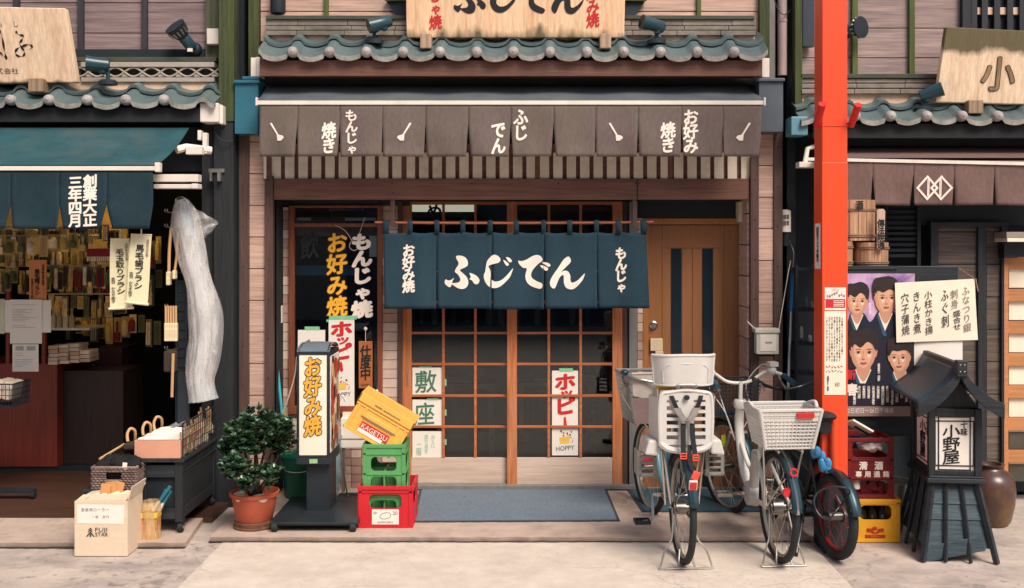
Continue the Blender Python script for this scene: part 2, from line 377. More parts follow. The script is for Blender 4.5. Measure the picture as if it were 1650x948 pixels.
# ------------------------------------------------------------------ the street
m_road = M('worn_street_concrete', (182, 167, 156), .85, .18, 5, bump=.3, grime=.8, grgb=(122, 114, 110), gsc=2.4, gst=(.8, 1.6, 1), speck=.5, spsc=15)
m_path = M('pale_concrete', (206, 192, 178), .85, .08, 9, bump=.2, grime=.5, grgb=(172, 152, 136), gsc=3.5, speck=.25, spsc=34)
m_slab = M('pinkish_paving_slab', (186, 165, 151), .8, .10, 5, bump=.15, grime=.6, grgb=(126, 108, 98), gsc=3.6, speck=.35, spsc=30)
mb = MB(); mb.add([(-300, -300, -.035), (300, -300, -.035), (300, 300, -.035), (-300, 300, -.035)], [(0, 1, 2, 3)]); structure(mb.build('road', m_road))
mb = MB(); mb.add([(-1.90, -60, -.031), (1.835, -60, -.031), (1.835, -1.25, -.031), (-1.90, -1.25, -.031)], [(0, 1, 2, 3)])
structure(mb.build('concrete_path', m_path))
def slab(name, fr, xl, xr, xrb, yb):
    mb = MB(); n = 60; random.seed(5)
    fe = [(xl+(xr-xl)*i/n, fr+random.uniform(-.007, .007)) for i in range(n+1)]
    top = [(x, y, 0) for x, y in fe]+[(xrb, yb, 0), (xl, yb, 0)]
    bot = [(x, y+.012, -.035) for x, y in fe]+[(xrb, yb, -.035), (xl, yb, -.035)]
    k = len(top); mb.add(top+bot, [tuple(range(k))]+[(i, (i+1) % k, (i+1) % k+k, i+k) for i in range(k)])
    return structure(mb.build(name, m_slab))
m_gap_shade = M('painted_gap_shade', (70, 62, 56), .95, .3, 20, bump=.4)  # dark colour for strips that paint the shadow gap along the slab fronts
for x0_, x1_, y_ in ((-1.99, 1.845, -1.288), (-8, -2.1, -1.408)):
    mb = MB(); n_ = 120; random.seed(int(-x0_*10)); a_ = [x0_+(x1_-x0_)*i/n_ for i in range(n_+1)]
    mb.add([(x, y_-random.uniform(.001, .012), -.027) for x in a_]+[(x, y_+.03, -.027) for x in a_], [(i, i+1, n_+2+i, n_+1+i) for i in range(n_)]); structure(mb.build('slab_edge_shade', m_gap_shade))
slab('pavement', -1.28, -1.985, 1.84, 1.84, .3)
slab('pavement', -1.40, -8, -2.10, -2.205, -.5)

mb = MB(); c_ = Vector(((215-CX)/((862-CY)/H), F/((862-CY)/H)-D0, .001)); mb.lathe([(.001, .003), (.032, .003), (.036, 0)], c_, 18, squash=(1, .8)); DRAIN = mb
# ------------------------------------------------------------------ builders used by all three shops
def siding(mb, x0, x1, z0, z1, y, th=.018, bh=.232, zs=0.0, jit=.0025):
    z = zs+math.floor((z0-zs)/bh)*bh
    while z < z1:
        a, b = max(z0, z), min(z1, z+bh-.006)
        if b-a > .01: mb.box(x0, x1, y+random.uniform(-jit, jit), y+th, a, b)
        z += bh
def eave(parent, caps_px, cap_py, Yf, Yb, rise, x0, x1, fascia=None, fm=None, row2=True):
    """one sweep of S-shaped roof tiles: caps at the measured places, sheet rising from Yf to Yb"""
    cx = [X(p, Yf) for p in caps_px]; z0 = Z(cap_py, Yf); pitch = (cx[-1]-cx[0])/(len(cx)-1)
    def prof(x):
        u = ((x-cx[0])/pitch) % 1.0
        if u > .5: u -= 1                                    # -0.5..0.5 around a roll
        r = max(0, 1-(u/.17)**2)
        t = abs(u) if u > 0 else 1-abs(u)
        v = (u % 1.0)
        return .027*math.sqrt(r) - .027*math.sin(math.pi*min(1, max(0, (v-.10)/.80)))+.004
    mb = MB(); nu = int((x1-x0)/pitch*16)
    for course in range(2):
        ya, yb = (Yf-.012, Yf+(Yb-Yf)*.62) if course == 0 else (Yf+(Yb-Yf)*.5, Yb+.03)
        lift = 0 if course == 0 else .034
        za = z0+rise*(ya-Yf)/(Yb-Yf); zb = z0+rise*(yb-Yf)/(Yb-Yf)
        def fn(u, v, ya=ya, yb=yb, za=za, zb=zb, lift=lift):
            x = x0+(x1-x0)*u; sag = .004*math.sin(x*9.1+course)
            return Vector((x, ya+(yb-ya)*v, za+(zb-za)*v+prof(x)+lift*(1-v*.6)+sag))
        mb.grid(fn, nu, 4)
        # the thickness seen at the lower edge
        def lip(u, v, fn=fn):
            q = fn(u, 0); d_ = .034 if course == 0 else .020
            return q+Vector((0, .004*v, -d_*v))
        mb.grid(lip, nu, 1, m=1 if course == 0 else 0)
        mb.grid(lambda u, v, fn=fn: fn(u, v)+Vector((0, .004, -.022 if course == 0 else -.015)), nu, 4)
    mb.build('roof_tiles', [m_tile, m_tile_lip], parent, smooth=True, ang=50, fixn=False)
    for i, x in enumerate(cx):
        cb = MB().lathe([(.004, -.030), (.006, -.029), (.008, -.026), (.020, -.027), (.032, -.017), (.0375, -.003), (.0385, .012), (.033, .05)], (x, Yf-.014, z0+.002), 20, axis='y')
        cb.build('tile_end_cap', m_cap, parent, smooth=True, ang=70)
    if fascia:
        fb = MB(); fx0, fx1, fy0, fy1, fY = fascia
        fb.pbox(fx0, fx1, fy0, fy1, fY, .03)
        fb.box(X(fx0, fY), X(fx1, fY), fY+.032, Yb+.06, Z(fy1, fY)+.03, Z(fy1, fY)+.045)   # soffit boards
        fb.build('fascia', fm, parent, bev=.004)
def glazing(mb, px0, px1, py0, py1, Y): mb.pbox(px0, px1, py0, py1, Y, .005)

# ------------------------------------------------------------------ the middle shop
YF, YD, YU = -.30, 0.0, -.24                                # front posts, door line, upper wall
shop = T('restaurant_building', 'middle shop with pink wooden siding, sliding glass door and a tiled eave', 'shop building', (-.06, YF, 0))
mb = MB()
siding(mb, X(402, YF), X(429, YF), 0, 2.85, YF, zs=.06)
siding(mb, X(1221, YF), X(1246, YF), 0, 2.9, YF, zs=.12)
siding(mb, X(420, YU), X(1224, YU), 3.36, 4.6, YU, bh=.222, zs=3.36)
# returns of the recess
mb2 = MB()
z = .02
while z < 2.15:
    mb2.box(X(1208, YF)-.016, X(1208, YF)-.0, YF+.02, YD, z, z+.222); z += .23
mb.build('siding', m_pink, shop, bev=.002); mb2.build('recess_side_boards', m_pink, shop)
for a, b_, yy, t_ in ((386, 402, .02, 2.68), (1246, 1260, .02, 2.70), (428, 441, .03, 2.36), (1208, 1221.5, .03, 2.50)):
    MB().box(X(a, YF), X(b_, YF), YF-yy, YF+.08, 0, t_).build('post', m_brown_post, shop, bev=.004)
nb = MB()
for px in (387.5+5, 1252):
    for k in range(9): nb.ball((X(px, YF), YF-.021, .25+.29*k), (.006, .004, .006), 8, 4)
for px in (434, 1214.5):
    for k in range(8): nb.ball((X(px, YF), YF-.031, .3+.29*k), (.006, .004, .006), 8, 4)
nb.build('nail_heads', m_black, shop)
mb = MB(); mb.pbox(441, 1208, 288, 322, YF-.01, .05)
mb.build('lintel_beam', m_brown_beam, shop, bev=.004)
mb = MB(); mb.pbox(1026, 1028.2, 289, 322, YF-.012, .02)
for px in (632, 633, 1024, 1030, 500, 760, 900, 1160):
    mb.ball((X(px, YF), YF-.011, Z(311 if px % 2 else 296, YF)), (.006, .003, .006), 8, 4)
mb.build('beam_joint', m_black, shop)
# translucent louvre over the beam
mb = MB(); k = 0; px = 437.5
while px < 1200:
    mb.pbox(px, px+15, 246, 289, YF+.010, .014); px += 21.62; k += 1
lv = mb.build('louvre_slats', M('milky_plastic_slat', (232, 220, 202), .55, .08, 4, (1, 1, .4), .05, .06, grime=.45, grgb=(130, 112, 92), gsc=4), shop, bev=.002)
mb = MB(); mb.box(X(432, YF), X(1206, YF), YF+.03, YF+.06, 2.30, 2.60)
for px in (651, 866, 1080): mb.pbox(px-4, px+4, 246, 288, YF+.006, .02)
mb.pbox(424, 436, 252, 289, YF-.02, .03)
mb.build('louvre_backing', m_brown_beam, shop)
mb = MB(); mb.pbox(424.5, 429, 252, 288, YF-.035, .02); mb.build('louvre_end_strip', m_white, shop)
# recess: ceiling, header, brick piers
mb = MB(); mb.box(X(428, YF), X(1221, YF), YF+.04, YD+.06, 2.192, 2.23); mb.build('recess_ceiling', m_dark, shop)
each('transom_header', m_black, shop, [(441, 611, 300, 331, YD+.008, .05), (612, 660, 300, 332, YD, .05), (1000, 1196, 300, 351, YD+.005, .05)])
m_brick = [M('brick_tile_%s' % n_, c, .65, .1, 10, bump=.15, isl=.14, grime=.2, grgb=(120, 90, 80), gsc=6) for n_, c in (('rose', (166, 132, 120)), ('pale', (206, 182, 166)), ('tan', (186, 158, 134)))]
def bricks(mb, px0, px1, py0, py1, Y, cols, rh=15.0):
    x0, x1 = X(px0, Y), X(px1, Y); zb, zt = Z(py1, Y), Z(py0, Y); h_ = rh/S(Y); z = zb; r = 0
    mb.box(x0, x1, Y+.012, Y+.05, zb, zt, 3)
    while z < zt-.004:
        x = x0; first = True
        wd = (x1-x0)/cols
        for c in range(cols):
            mb.box(x0+c*wd+.002, x0+(c+1)*wd-.002, Y, Y+.014, z+.002, min(zt, z+h_-.003), random.choice((0, 0, 1, 1, 2)))
        z += h_; r += 1
m_grout = M('dark_grout', (92, 74, 68), .9)
for q in ((452, 466, 334, 790, YD, 1), (615.5, 641, 332, 790, YD, 1), (1027, 1036, 352, 790, YD, 1), (466, 615.5, 668, 790, YD, 9, 13)):
    mb = MB(); bricks(mb, *q); mb.build('brick_pier' if q[5] == 1 else 'brick_dado', m_brick+[m_grout], shop)
mb = MB(); mb.pbox(440.5, 452, 322, 800, YD-.01, .04); mb.build('jamb_board', wood('orange_jamb', (176, 120, 84), 'z'), shop)
mb = MB(); mb.tube([P(449.5, 324, -.04), P(449.5, 496, -.04)], .006, 8); mb.pbox(440, 454, 493, 521, -.07, .05)
mb.build('meter_box', m_white, shop, bev=.004)
# front window
m_frame = wood('window_timber', (128, 70, 46), 'z', var=.25, rough=.5, grime=.3)
mb = MB(); mb.pbox(465, 474, 331, 668, -.03, .07); mb.pbox(608, 616, 331, 668, -.03, .07); mb.pbox(474, 608, 655, 668, -.03, .07); mb.pbox(474, 608, 360, 366, -.02, .05); mb.pbox(474, 608, 331, 335, -.02, .05)
win = mb.build('window', m_frame, shop, bev=.003)
mb = MB(); glazing(mb, 474, 608, 335, 655, .005); mb.build('pane', m_glass, win)
# window lettering, painted on the glass
mb = MB(); pvtext(mb, 'お好み焼', 543, 374, 511, 34, -.002, off=.085, m=1, rise=.12, fill=1.0); pvtext(mb, 'お好み焼', 543, 374, 511, 34, -.0035, off=.035, m=0, rise=.12, fill=1.0)
pvtext(mb, 'もんじゃ焼', 583, 376, 512, 33, -.0035, off=.06, m=2, rise=.12, fill=1.05)
pvtext(mb, '飲', 499, 378, 416, 28, -.0035, off=.03, m=3, rise=.1)
mb.build('window_lettering', [m_yellow_ink, M('brown_outline', (50, 32, 22)), m_white_ink, M('navy_lettering', (18, 22, 28))], win)
mb = MB(); mb.pbox(474, 608, 366, 381, .05, .02, 0); mb.pbox(474, 574, 428, 444, .06, .004, 1); mb.pbox(595, 607, 380, 414, .05, .003, 2); mb.pbox(530, 585, 336, 340, .3, .05, 3); mb.pbox(478, 500, 351, 356, .06, .03, 2); mb.pbox(556, 605, 351, 356, .06, .03, 2)
mb.build('inner_fittings', [m_brown_beam, M('blue_strip', (40, 92, 116)), m_paper, M('pale_blue_strip', (110, 150, 170))], win)
mb = MB(); mb.tube(smooth_path([P(540, 363, -.02), P(556, 372, -.03), P(572, 392, -.03), P(580, 374, -.03), P(588, 350, -.02)], 5), .002, 5); mb.tube(smooth_path([P(566, 388, -.03), P(563, 398, -.03), P(570, 404, -.03), P(578, 400, -.03)], 5), .002, 5); mb.build('thin_cable', m_white, win)
# sliding doors
m_door = wood('amber_door_timber', (190, 112, 64), 'z', var=.32, rough=.45, grime=.6, grgb=(190, 150, 126))
m_doorh = wood('amber_door_rail', (176, 102, 62), 'x', var=.3, rough=.5, grime=.4, grgb=(170, 130, 108))
m_kick = wood('pale_worn_kick_panel', (210, 186, 168), 'x', var=.12, rough=.6, grime=.5, grgb=(140, 116, 102))
def sliding_door(x0, x1, gl0, gl1, cols, Y):
    mb = MB(); mb.pbox(x0, gl0, 325, 783, Y, .035); mb.pbox(gl1, x1, 325, 783, Y, .035)
    dd = mb.build('sliding_door', m_door, shop, bev=.003)
    mb = MB(); ys = [337, 387, 437, 487, 537, 587, 638, 688]
    for y in ys[0:1]: mb.pbox(gl0, gl1, 325, 330, Y+.003, .03)
    for y in [358]+ys[1:]: mb.pbox(gl0, gl1, y-1.9, y+1.9, Y+.004, .022)
    for c in range(1, cols):
        xx = gl0+(gl1-gl0)*c/cols; mb.pbox(xx-2.1, xx+2.1, 330, 738, Y+.006, .02)
    mb.build('muntins', m_doorh, dd, bev=.0015)
    mb = MB(); mb.pbox(gl0, gl1, 738, 782, Y+.006, .026); mb.build('kick_panel', m_kick, dd, bev=.002)
    mb = MB(); glazing(mb, gl0, gl1, 330, 738, Y+.028); mb.build('pane', m_glass, dd)
    return dd
d1 = sliding_door(648, 818, 663, 817.5, 3, .012)
d2 = sliding_door(817, 1003, 833, 987, 3, -.03)
mb = MB(); mb.pbox(655.5, 658, 600, 622, .009, .006); mb.build('handle', m_steel, d1)
mb = MB(); mb.pbox(998-3, 998, 600, 622, -.034, .006); mb.build('handle', m_steel, d2)
each('door_jamb', m_brown_post, shop, [(641, 648, 325, 786, -.02, .08), (1003.5, 1012, 325, 786, -.02, .08)], bev=.003)
mb = MB(); mb.pbox(1014, 1027, 325, 800, -.05, .06); mb.build('steel_post', M('aluminium_post', (150, 148, 146), .4, .1, 4, (20, 20, .5), .02, metal=.6), shop, bev=.004)
mb = MB(); mb.pbox(641, 1040, 783, 789, -.08, .16); mb.build('door_sill', M('stone_sill', (120, 118, 114), .7, .15, 20), shop, bev=.003)
# brown entrance door
m_bdoor = wood('bronze_door_skin', (152, 102, 66), 'z', var=.08, rough=.38, isl=0, bump=.03, grime=.2, grgb=(110, 68, 42))
mb = MB()
mb.pbox(1045, 1193, 363, 790, .025, .035)
bd = mb.build('entrance_door', m_bdoor, shop)
mb = MB(); mb.pbox(1067, 1167, 363, 400, .019, .006); mb.pbox(1067, 1081, 401, 788, .019, .006); mb.pbox(1099, 1115, 401, 788, .019, .006); mb.pbox(1116, 1131, 401, 788, .019, .006); mb.pbox(1149, 1166, 401, 788, .019, .006)
mb.build('raised_panels', m_bdoor, bd, bev=.003)
each('glass_strip', M('dark_door_glass', (30, 44, 52), .12, .1, 3, bump=0, spec=.6), bd, [(a, a+16.5, 401, 788, .017, .008) for a in (1081.5, 1132)])
mb = MB(); mb.lathe([(.030, 0), (.030, -.012), (.022, -.016), (.018, -.03), (.004, -.031)], P(1053, 524, .024), 20, axis='y'); mb.build('lock', m_chrome, bd, smooth=True)
mb = MB(); mb.pbox(1048, 1068, 546, 566, -.005, .03); mb.pbox(1056, 1069, 566, 640, -.005, .03); mb.build('handle', M('cream_plastic', (214, 194, 162), .4, .05), bd, bev=.004)
mb = MB(); mb.pbox(1036, 1045, 352, 790, .0, .06); mb.pbox(1045, 1193, 352, 362, .0, .06)
mb.build('door_frame', wood('gold_brown_frame', (172, 112, 66), 'z', var=.1, rough=.4, bump=.05), shop, bev=.003)
# the floor inside, back and side walls, ceiling of the dining room
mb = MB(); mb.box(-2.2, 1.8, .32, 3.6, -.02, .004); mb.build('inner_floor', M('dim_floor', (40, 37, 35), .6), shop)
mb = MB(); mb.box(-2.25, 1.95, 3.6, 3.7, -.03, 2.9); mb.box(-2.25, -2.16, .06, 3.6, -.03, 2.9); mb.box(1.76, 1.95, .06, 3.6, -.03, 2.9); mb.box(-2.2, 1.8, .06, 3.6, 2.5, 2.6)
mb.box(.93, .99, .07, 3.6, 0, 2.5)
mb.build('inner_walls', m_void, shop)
lt_ = T('pane_reflection_box', 'white glow box added behind the panes above the navy curtain, standing in for a reflection', 'light', tuple(P(712, 352, .5)))
mb = MB(); mb.pbox(664, 766, 326, 341, .5, .1, 0); mb.pbox(664, 766, 343, 352, .5, .1, 1); mb.build('glow_box', [emit('reflection_glow', (255, 232, 196), .6), M('blue_grey_band', (110, 140, 150))], lt_)  # added glowing box, imitates the bright reflection in the upper panes
mb = MB(); put_glyph(mb, 'め', 700, -340, 26, 24, pmap(.497), off=.04); mb.build('lettering', m_ink, lt_, fixn=False)  # glyph on the added glow box, part of the reflection stand-in
# dim furniture of the dining room
m_inw = wood('dining_wood', (120, 84, 58), 'x', var=.3); m_inm = M('dim_metal', (150, 150, 146), .35, metal=.7)
for i, (x_, y_) in enumerate(((-.55, .9), (.30, 1.0))):
    t_ = T('dining_table', ('low dining table inside behind the left sliding door', 'low dining table inside behind the right sliding door')[i], 'table', (x_, y_, .004), group='dining tables')
    mb = MB(); mb.box(x_-.34, x_+.34, y_-.25, y_+.25, .66, .70); mb.box(x_-.2, x_+.2, y_-.14, y_+.14, .70, .712, 1); mb.build('tabletop', [m_inw, m_inm], t_, bev=.004)
    for a_ in (-.3, .3):
        for b__ in (-.2, .2): mb = MB(); mb.box(x_+a_-.02, x_+a_+.02, y_+b__-.02, y_+b__+.02, .004, .66); mb.build('leg', m_inw, t_)
t_ = T('back_counter', 'pale wooden counter along the back of the dim dining room', 'counter', (-.3, 2.2, .004))
mb = MB(); mb.box(-1.1, .85, 2.2, 2.6, 1.0, 1.05); mb.build('top', m_inw, t_)
mb = MB(); mb.box(-1.1, .85, 2.26, 2.6, .004, 1.0); mb.build('front', wood('dim_panel', (84, 62, 48), 'z'), t_)
random.seed(77)
for k in range(11):
    c_ = (-1.0+k*.165+random.uniform(-.03, .03), 2.3, 1.05); h_ = random.uniform(.8, 1.15); mb = MB(); mb.lathe([(.001, 0), (.036, 0), (.038, .02), (.038, .16*h_), (.014, .21*h_), (.013, .27*h_), (.001, .275*h_)], c_, 14)
    thing1(mb, 'counter_bottle', M('counter_glass_%d' % k, random.choice(((60, 84, 66), (96, 62, 40), (150, 160, 160), (170, 140, 90))), .15, spec=.6), 'bottle on the counter at the back of the dining room', 'bottle', 'bottles on the back counter', smooth=True, ang=40)
# main body above and behind
mb = MB(); mb.box(-1.98, 1.86, YU+.02, 4.0, 2.9, 4.6); mb.box(-1.98, X(441, YF), YF+.03, .2, 0, 2.9); mb.box(X(1209, YF), 1.86, YF+.03, .2, 0, 2.9); mb.box(-1.9, 1.8, YF+.07, .2, 2.24, 2.9)
mb.build('core_walls', m_dark, shop)
# mossy posts and battens above the eave
each('upper_post', m_moss_post, shop, [(400, 417, -120, 132, YU-.05, .07), (1224, 1240, -120, 98, YU-.05, .07)], bev=.004)
each('batten', m_moss_batten, shop, [(522, 529, -120, 26, YU-.03, .03), (1123, 1130, -120, 28, YU-.03, .03)], bev=.003)
mb = MB(); mb.pbox(1240, 1249, -120, 128, YU-.03, .05); mb.build('steel_edge', M('weathered_flashing', (120, 116, 110), .5, .2, 4, metal=.4), shop)
each('eave_end_plate', m_white, shop, [(412, 419, 92, 124, YU-.20, .14), (1228, 1240, 94, 125, YU-.20, .14)], bev=.004)
# dark frames beside the sign board
for s_, a, b in ((1, 622, 656), (-1, 1040, 1006)):
    mb = MB(); q = [(a, 1), (b, 1), (b, 62), (a+s_*16, 24)]
    mb.prism([(X(u, -.28), Z(v, -.28)) for u, v in q], -.27, -.245)
    mb.pbox(min(a, b)-2*(s_ > 0), max(a, b)+2*(s_ < 0), -3, 1, -.30, .03, m=1)
    mb.build('sign_bracket_board', [m_black, m_moss_batten], shop)
# ridge courses
mb = MB()
mb.pbox(428, 1216, 25, 31, -.36, .12, m=1)
for i, (y0, y1) in enumerate(((31.5, 41), (42, 48.5), (49.5, 57))):
    p = 430-random.random()*40
    while p < 1218:
        q = p+random.uniform(70, 84); mb.pbox(max(p, 428), min(q-.7, 1218), y0, y1, -.345-.012*i+random.uniform(-.003, .003), .11); p = q
mb.build('ridge_tiles', [m_noshi, m_noshi_dark], shop, bev=.003)
mb = MB(); mb.pbox(429, 1216, 57, 76, -.335, .1); mb.build('mortar_bed', m_plaster, shop)
eave(shop, [472+59.2*i for i in range(13)], 85, -.57, -.30, .155, X(417, -.57), X(1237, -.57), (418, 1228, 97, 123, -.53), m_brown_beam)
mb = MB(); mb.tube([P(1260.5, -120, -.28), P(1260.5, 122, -.28)], .034, 16); mb.lathe([(.037, 0), (.037, .012)], P(1260.5, 36, -.28), 16)
mb.build('downpipe', M('mauve_downpipe', (160, 138, 134), .5, .14, 5, (4, 4, .6), grime=.3), shop, smooth=True)
mb = MB(); mb.tube(smooth_path([P(1246, -8, -.33), P(1252, 12, -.33), P(1263, 24, -.34), P(1276, 14, -.3)], 6), .004, 6); mb.build('cable', m_black, shop, smooth=True)
# metal boxes at the two ends of the eave
m_boxg = M('grey_blue_sheet_metal', (84, 92, 100), .45, .12, 4, grime=.3, grgb=(56, 60, 66))
mb = MB(); mb.pbox(1223, 1262, 131, 213, -.47, .18); mb.pbox(1219, 1265, 126, 131, -.49, .2); o = mb.build('meter_cover', m_boxg, shop, bev=.004); o['label'] = 'grey metal cover under the right end of the eave'
mb = MB(); mb.pbox(378, 416, 134, 216, -.45, .16); mb.pbox(376, 418, 129, 134, -.47, .18); mb.pbox(390, 418, 123, 128.5, -.45, .14); o = mb.build('meter_cover', M('teal_blue_sheet_metal', (50, 104, 122), .42, .12, 4, grime=.35, grgb=(34, 66, 80)), shop, bev=.004); o['label'] = 'teal metal cover under the left end of the eave'
mb = MB(); mb.pbox(404, 414, 93, 128, -.44, .1); mb.build('white_duct', m_white, shop, bev=.003)
mb = MB(); mb.lathe([(.05, 0), (.055, .02), (.055, .2), (.05, .22)], P(448, 22, -.32), 18); mb.build('lamp_housing', m_black, shop, smooth=True)
# camera housing beside the brown door
mb = MB(); mb.pbox(1190, 1208, 325, 358, -.12, .1); mb.build('alarm_box', M('cream_box', (206, 198, 176), .5, .05), shop, bev=.004)

# ------------------------------------------------------------------ the left shop
lshop = T('brush_shop_building', 'left neighbouring shop with mauve siding above and an open dark interior', 'shop building', (-3.4, -.4, 0))
mb = MB(); siding(mb, X(-330, -.2), X(352, -.2), 2.9, 4.6, -.2, bh=.225, zs=2.98); mb.build('siding', m_mauve, lshop, bev=.002)
each('batten', m_batten, lshop, [(px-4.5, px+4.5, -120, 100, -.235, .035) for px in (25, 129, 232)], bev=.003)
mb = MB(); mb.pbox(331, 352, -120, 100, -.26, .06); mb.build('mossy_plank', wood('grey_green_plank', (86, 84, 66), 'z', var=.4, rough=.8, grime=.7, grgb=(60, 68, 40)), lshop)
mb = MB(); mb.pbox(352, 377, -120, 196, -.43, .1); mb.build('upper_post', m_moss_post, lshop, bev=.005)
each('lower_post', m_black_wood, lshop, [(344, 376, 196.5, 822, -.42, .12), (325, 343.5, 200, 822, -.36, .08)], bev=.004)
mb = MB(); mb.pbox(377, 386, -120, 830, -.2, .05); mb.build('gap_boarding', m_dark, lshop)
mb = MB(); mb.pbox(333, 352, 46, 71, -.32, .06); mb.build('junction_box', m_white, lshop, bev=.004)
# open-work ridge
mb = MB(); mb.pbox(-330, 348, 92, 99, -.33, .12, m=1); mb.pbox(130, 345, 100, 108, -.36, .12); mb.pbox(130, 345, 125, 132, -.36, .12); mb.pbox(-330, 130, 100, 132, -.33, .1, m=1); mb.pbox(130, 346, 108, 125, -.29, .04, m=1)
for k in range(8):
    a = 128+k*29
    for (ph, sgn) in ((0, 1), (0, -1)):
        pts = [P(a+29*t, 116.5+sgn*7*math.cos(math.pi*t), -.345) for t in [i/10 for i in range(11)]]
        mb.tube(pts, .008, 6, m=0)
    mb.pbox(a+10, a+20, 118, 124, -.345, .02)
mb.build('openwork_ridge', [M('pale_ridge_tile', (170, 160, 148), .65, .2, 9, grime=.5, grgb=(60, 58, 50), gsc=9), m_noshi_dark], lshop, bev=.002)
mb = MB(); mb.pbox(100, 345, 132, 146, -.34, .1); mb.build('mortar_bed', m_plaster, lshop)
eave(lshop, [18+61.7*i for i in range(-4, 5)], 162, -.57, -.30, .13, X(-300, -.57), X(346, -.57), (-330, 322, 173, 197, -.53), m_dark)
mb = MB(); mb.pbox(322, 352, 166, 197, -.54, .16); mb.pbox(352, 359, 170, 200, -.5, .12); mb.build('gutter_end', m_white, lshop, bev=.006)
mb = MB(); mb.tube(smooth_path([P(344, 203, -.44), P(350, 220, -.46), P(362, 228, -.46), P(376, 226, -.44)], 6), .005, 6); mb.build('cable', m_black, lshop, smooth=True)
mb = MB(); mb.pbox(338, 341, 272, 292, -.45, .04); mb.pbox(350, 355, 272, 292, -.47, .06); mb.pbox(336, 361, 272, 278, -.44, .02); mb.build('bracket', m_steel, lshop)
# dark room
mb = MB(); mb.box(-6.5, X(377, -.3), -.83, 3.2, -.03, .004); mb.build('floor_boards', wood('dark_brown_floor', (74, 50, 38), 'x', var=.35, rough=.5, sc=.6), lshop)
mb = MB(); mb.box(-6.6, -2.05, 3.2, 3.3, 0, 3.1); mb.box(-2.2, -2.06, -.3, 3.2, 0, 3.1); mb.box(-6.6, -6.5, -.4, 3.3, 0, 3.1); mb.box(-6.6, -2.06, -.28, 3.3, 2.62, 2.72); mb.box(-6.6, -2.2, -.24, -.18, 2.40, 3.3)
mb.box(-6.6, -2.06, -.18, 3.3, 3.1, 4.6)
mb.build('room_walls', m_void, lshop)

# ------------------------------------------------------------------ the right shop
YR = -.25
rshop = T('diner_building', 'right neighbouring shop with grey siding, brown awning and dark board wall', 'shop building', (3.2, YR, 0))
mb = MB(); siding(mb, X(1290, YR), X(1900, YR), 3.0, 4.6, YR, bh=.218, zs=3.02); mb.build('siding', m_grey_siding, rshop, bev=.002)
each('batten', m_moss_batten, rshop, [(px-4.5, px+4.5, -120, 122, YR-.035, .035) for px in (1378, 1470)], bev=.003)
mb = MB(); mb.pbox(1268, 1282, -120, 880, -.2, .1); mb.build('gap_boarding', m_black, rshop)
mb = MB(); mb.pbox(1281, 1293, -120, 205, -.36, .1); mb.build('mossy_post', m_moss_post, rshop, bev=.004)
mb = MB(); mb.pbox(1294, 1312, -120, 75, -.33, .05); mb.build('dark_shutter', M('blue_black_shutter', (44, 54, 66), .5, .15, 4, (20, 1, 1)), rshop)
mb = MB(); mb.pbox(1551, 1565, -120, 62, -.3, .06); mb.pbox(1565, 1575, -120, 62, -.29, .05)
for px in (1587, 1607, 1628, 1648, 1669): mb.pbox(px-5, px+5, -120, 62, -.31, .04)
mb.pbox(1575, 1700, 12, 24, -.29, .02, m=1)
mb.build('lattice_window', [m_black_wood, m_plaster], rshop, bev=.003)
mb = MB(); mb.pbox(1575, 1700, -120, 62, -.264, .01); mb.build('lattice_back', m_black, rshop)
mb = MB()
mb.pbox(1290, 1660, 119, 126, -.36, .12, m=1)
for i, (y0, y1) in enumerate(((127, 133.5), (135, 142), (143.5, 151))):
    p = 1292
    while p < 1700:
        q = p+random.uniform(70, 90); mb.pbox(p, q-.7, y0, y1, -.345-.012*i, .11); p = q
mb.build('ridge_tiles', [m_noshi, m_noshi_dark], rshop, bev=.003)
mb = MB(); mb.pbox(1292, 1700, 151, 168, -.335, .1); mb.build('mortar_bed', m_plaster, rshop)
eave(rshop, [1320+57.3*i for i in range(-0, 9)], 188, -.57, -.30, .14, X(1291, -.57), X(1780, -.57), (1310, 1780, 199, 223, -.53), m_dark)
mb = MB(); mb.pbox(1275, 1302, 188, 218, -.55, .16); mb.build('gutter_end', M('teal_gutter', (96, 140, 152), .4, .1, 5), rshop, bev=.006)
mb = MB(); siding(mb, X(1512, -.3), X(1576, -.3), .12, 2.02, -.3, bh=.238, zs=.05); siding(mb, X(1590, -.3), X(1616, -.3), .12, 2.02, -.3, bh=.238, zs=.05); mb.build('board_wall', m_dark_siding, rshop, bev=.002)
mb = MB(); mb.pbox(1500, 1512, 362, 800, -.33, .07); mb.pbox(1576, 1590, 362, 800, -.325, .07); mb.pbox(1614, 1624, 362, 800, -.33, .07); mb.pbox(1500, 1624, 358, 366, -.335, .07); mb.build('wall_frame', m_black_wood, rshop, bev=.004)
mb = MB(); mb.box(X(1268, -.2), 6.5, -.1, 3, 0, 4.6); mb.box(X(1366, -.28), 6.5, -.26, -.1, 2.0, 3.1)
mb.build('core_walls', m_black, rshop)
mb = MB()
for k in range(9): mb.pbox(1430, 1478, 338+k*9, 343+k*9, -.28, .03)
mb.pbox(1426, 1430, 330, 432, -.3, .05); mb.pbox(1478, 1484, 330, 432, -.3, .05)
mb.build('louvre_vent', m_black, rshop, bev=.002)
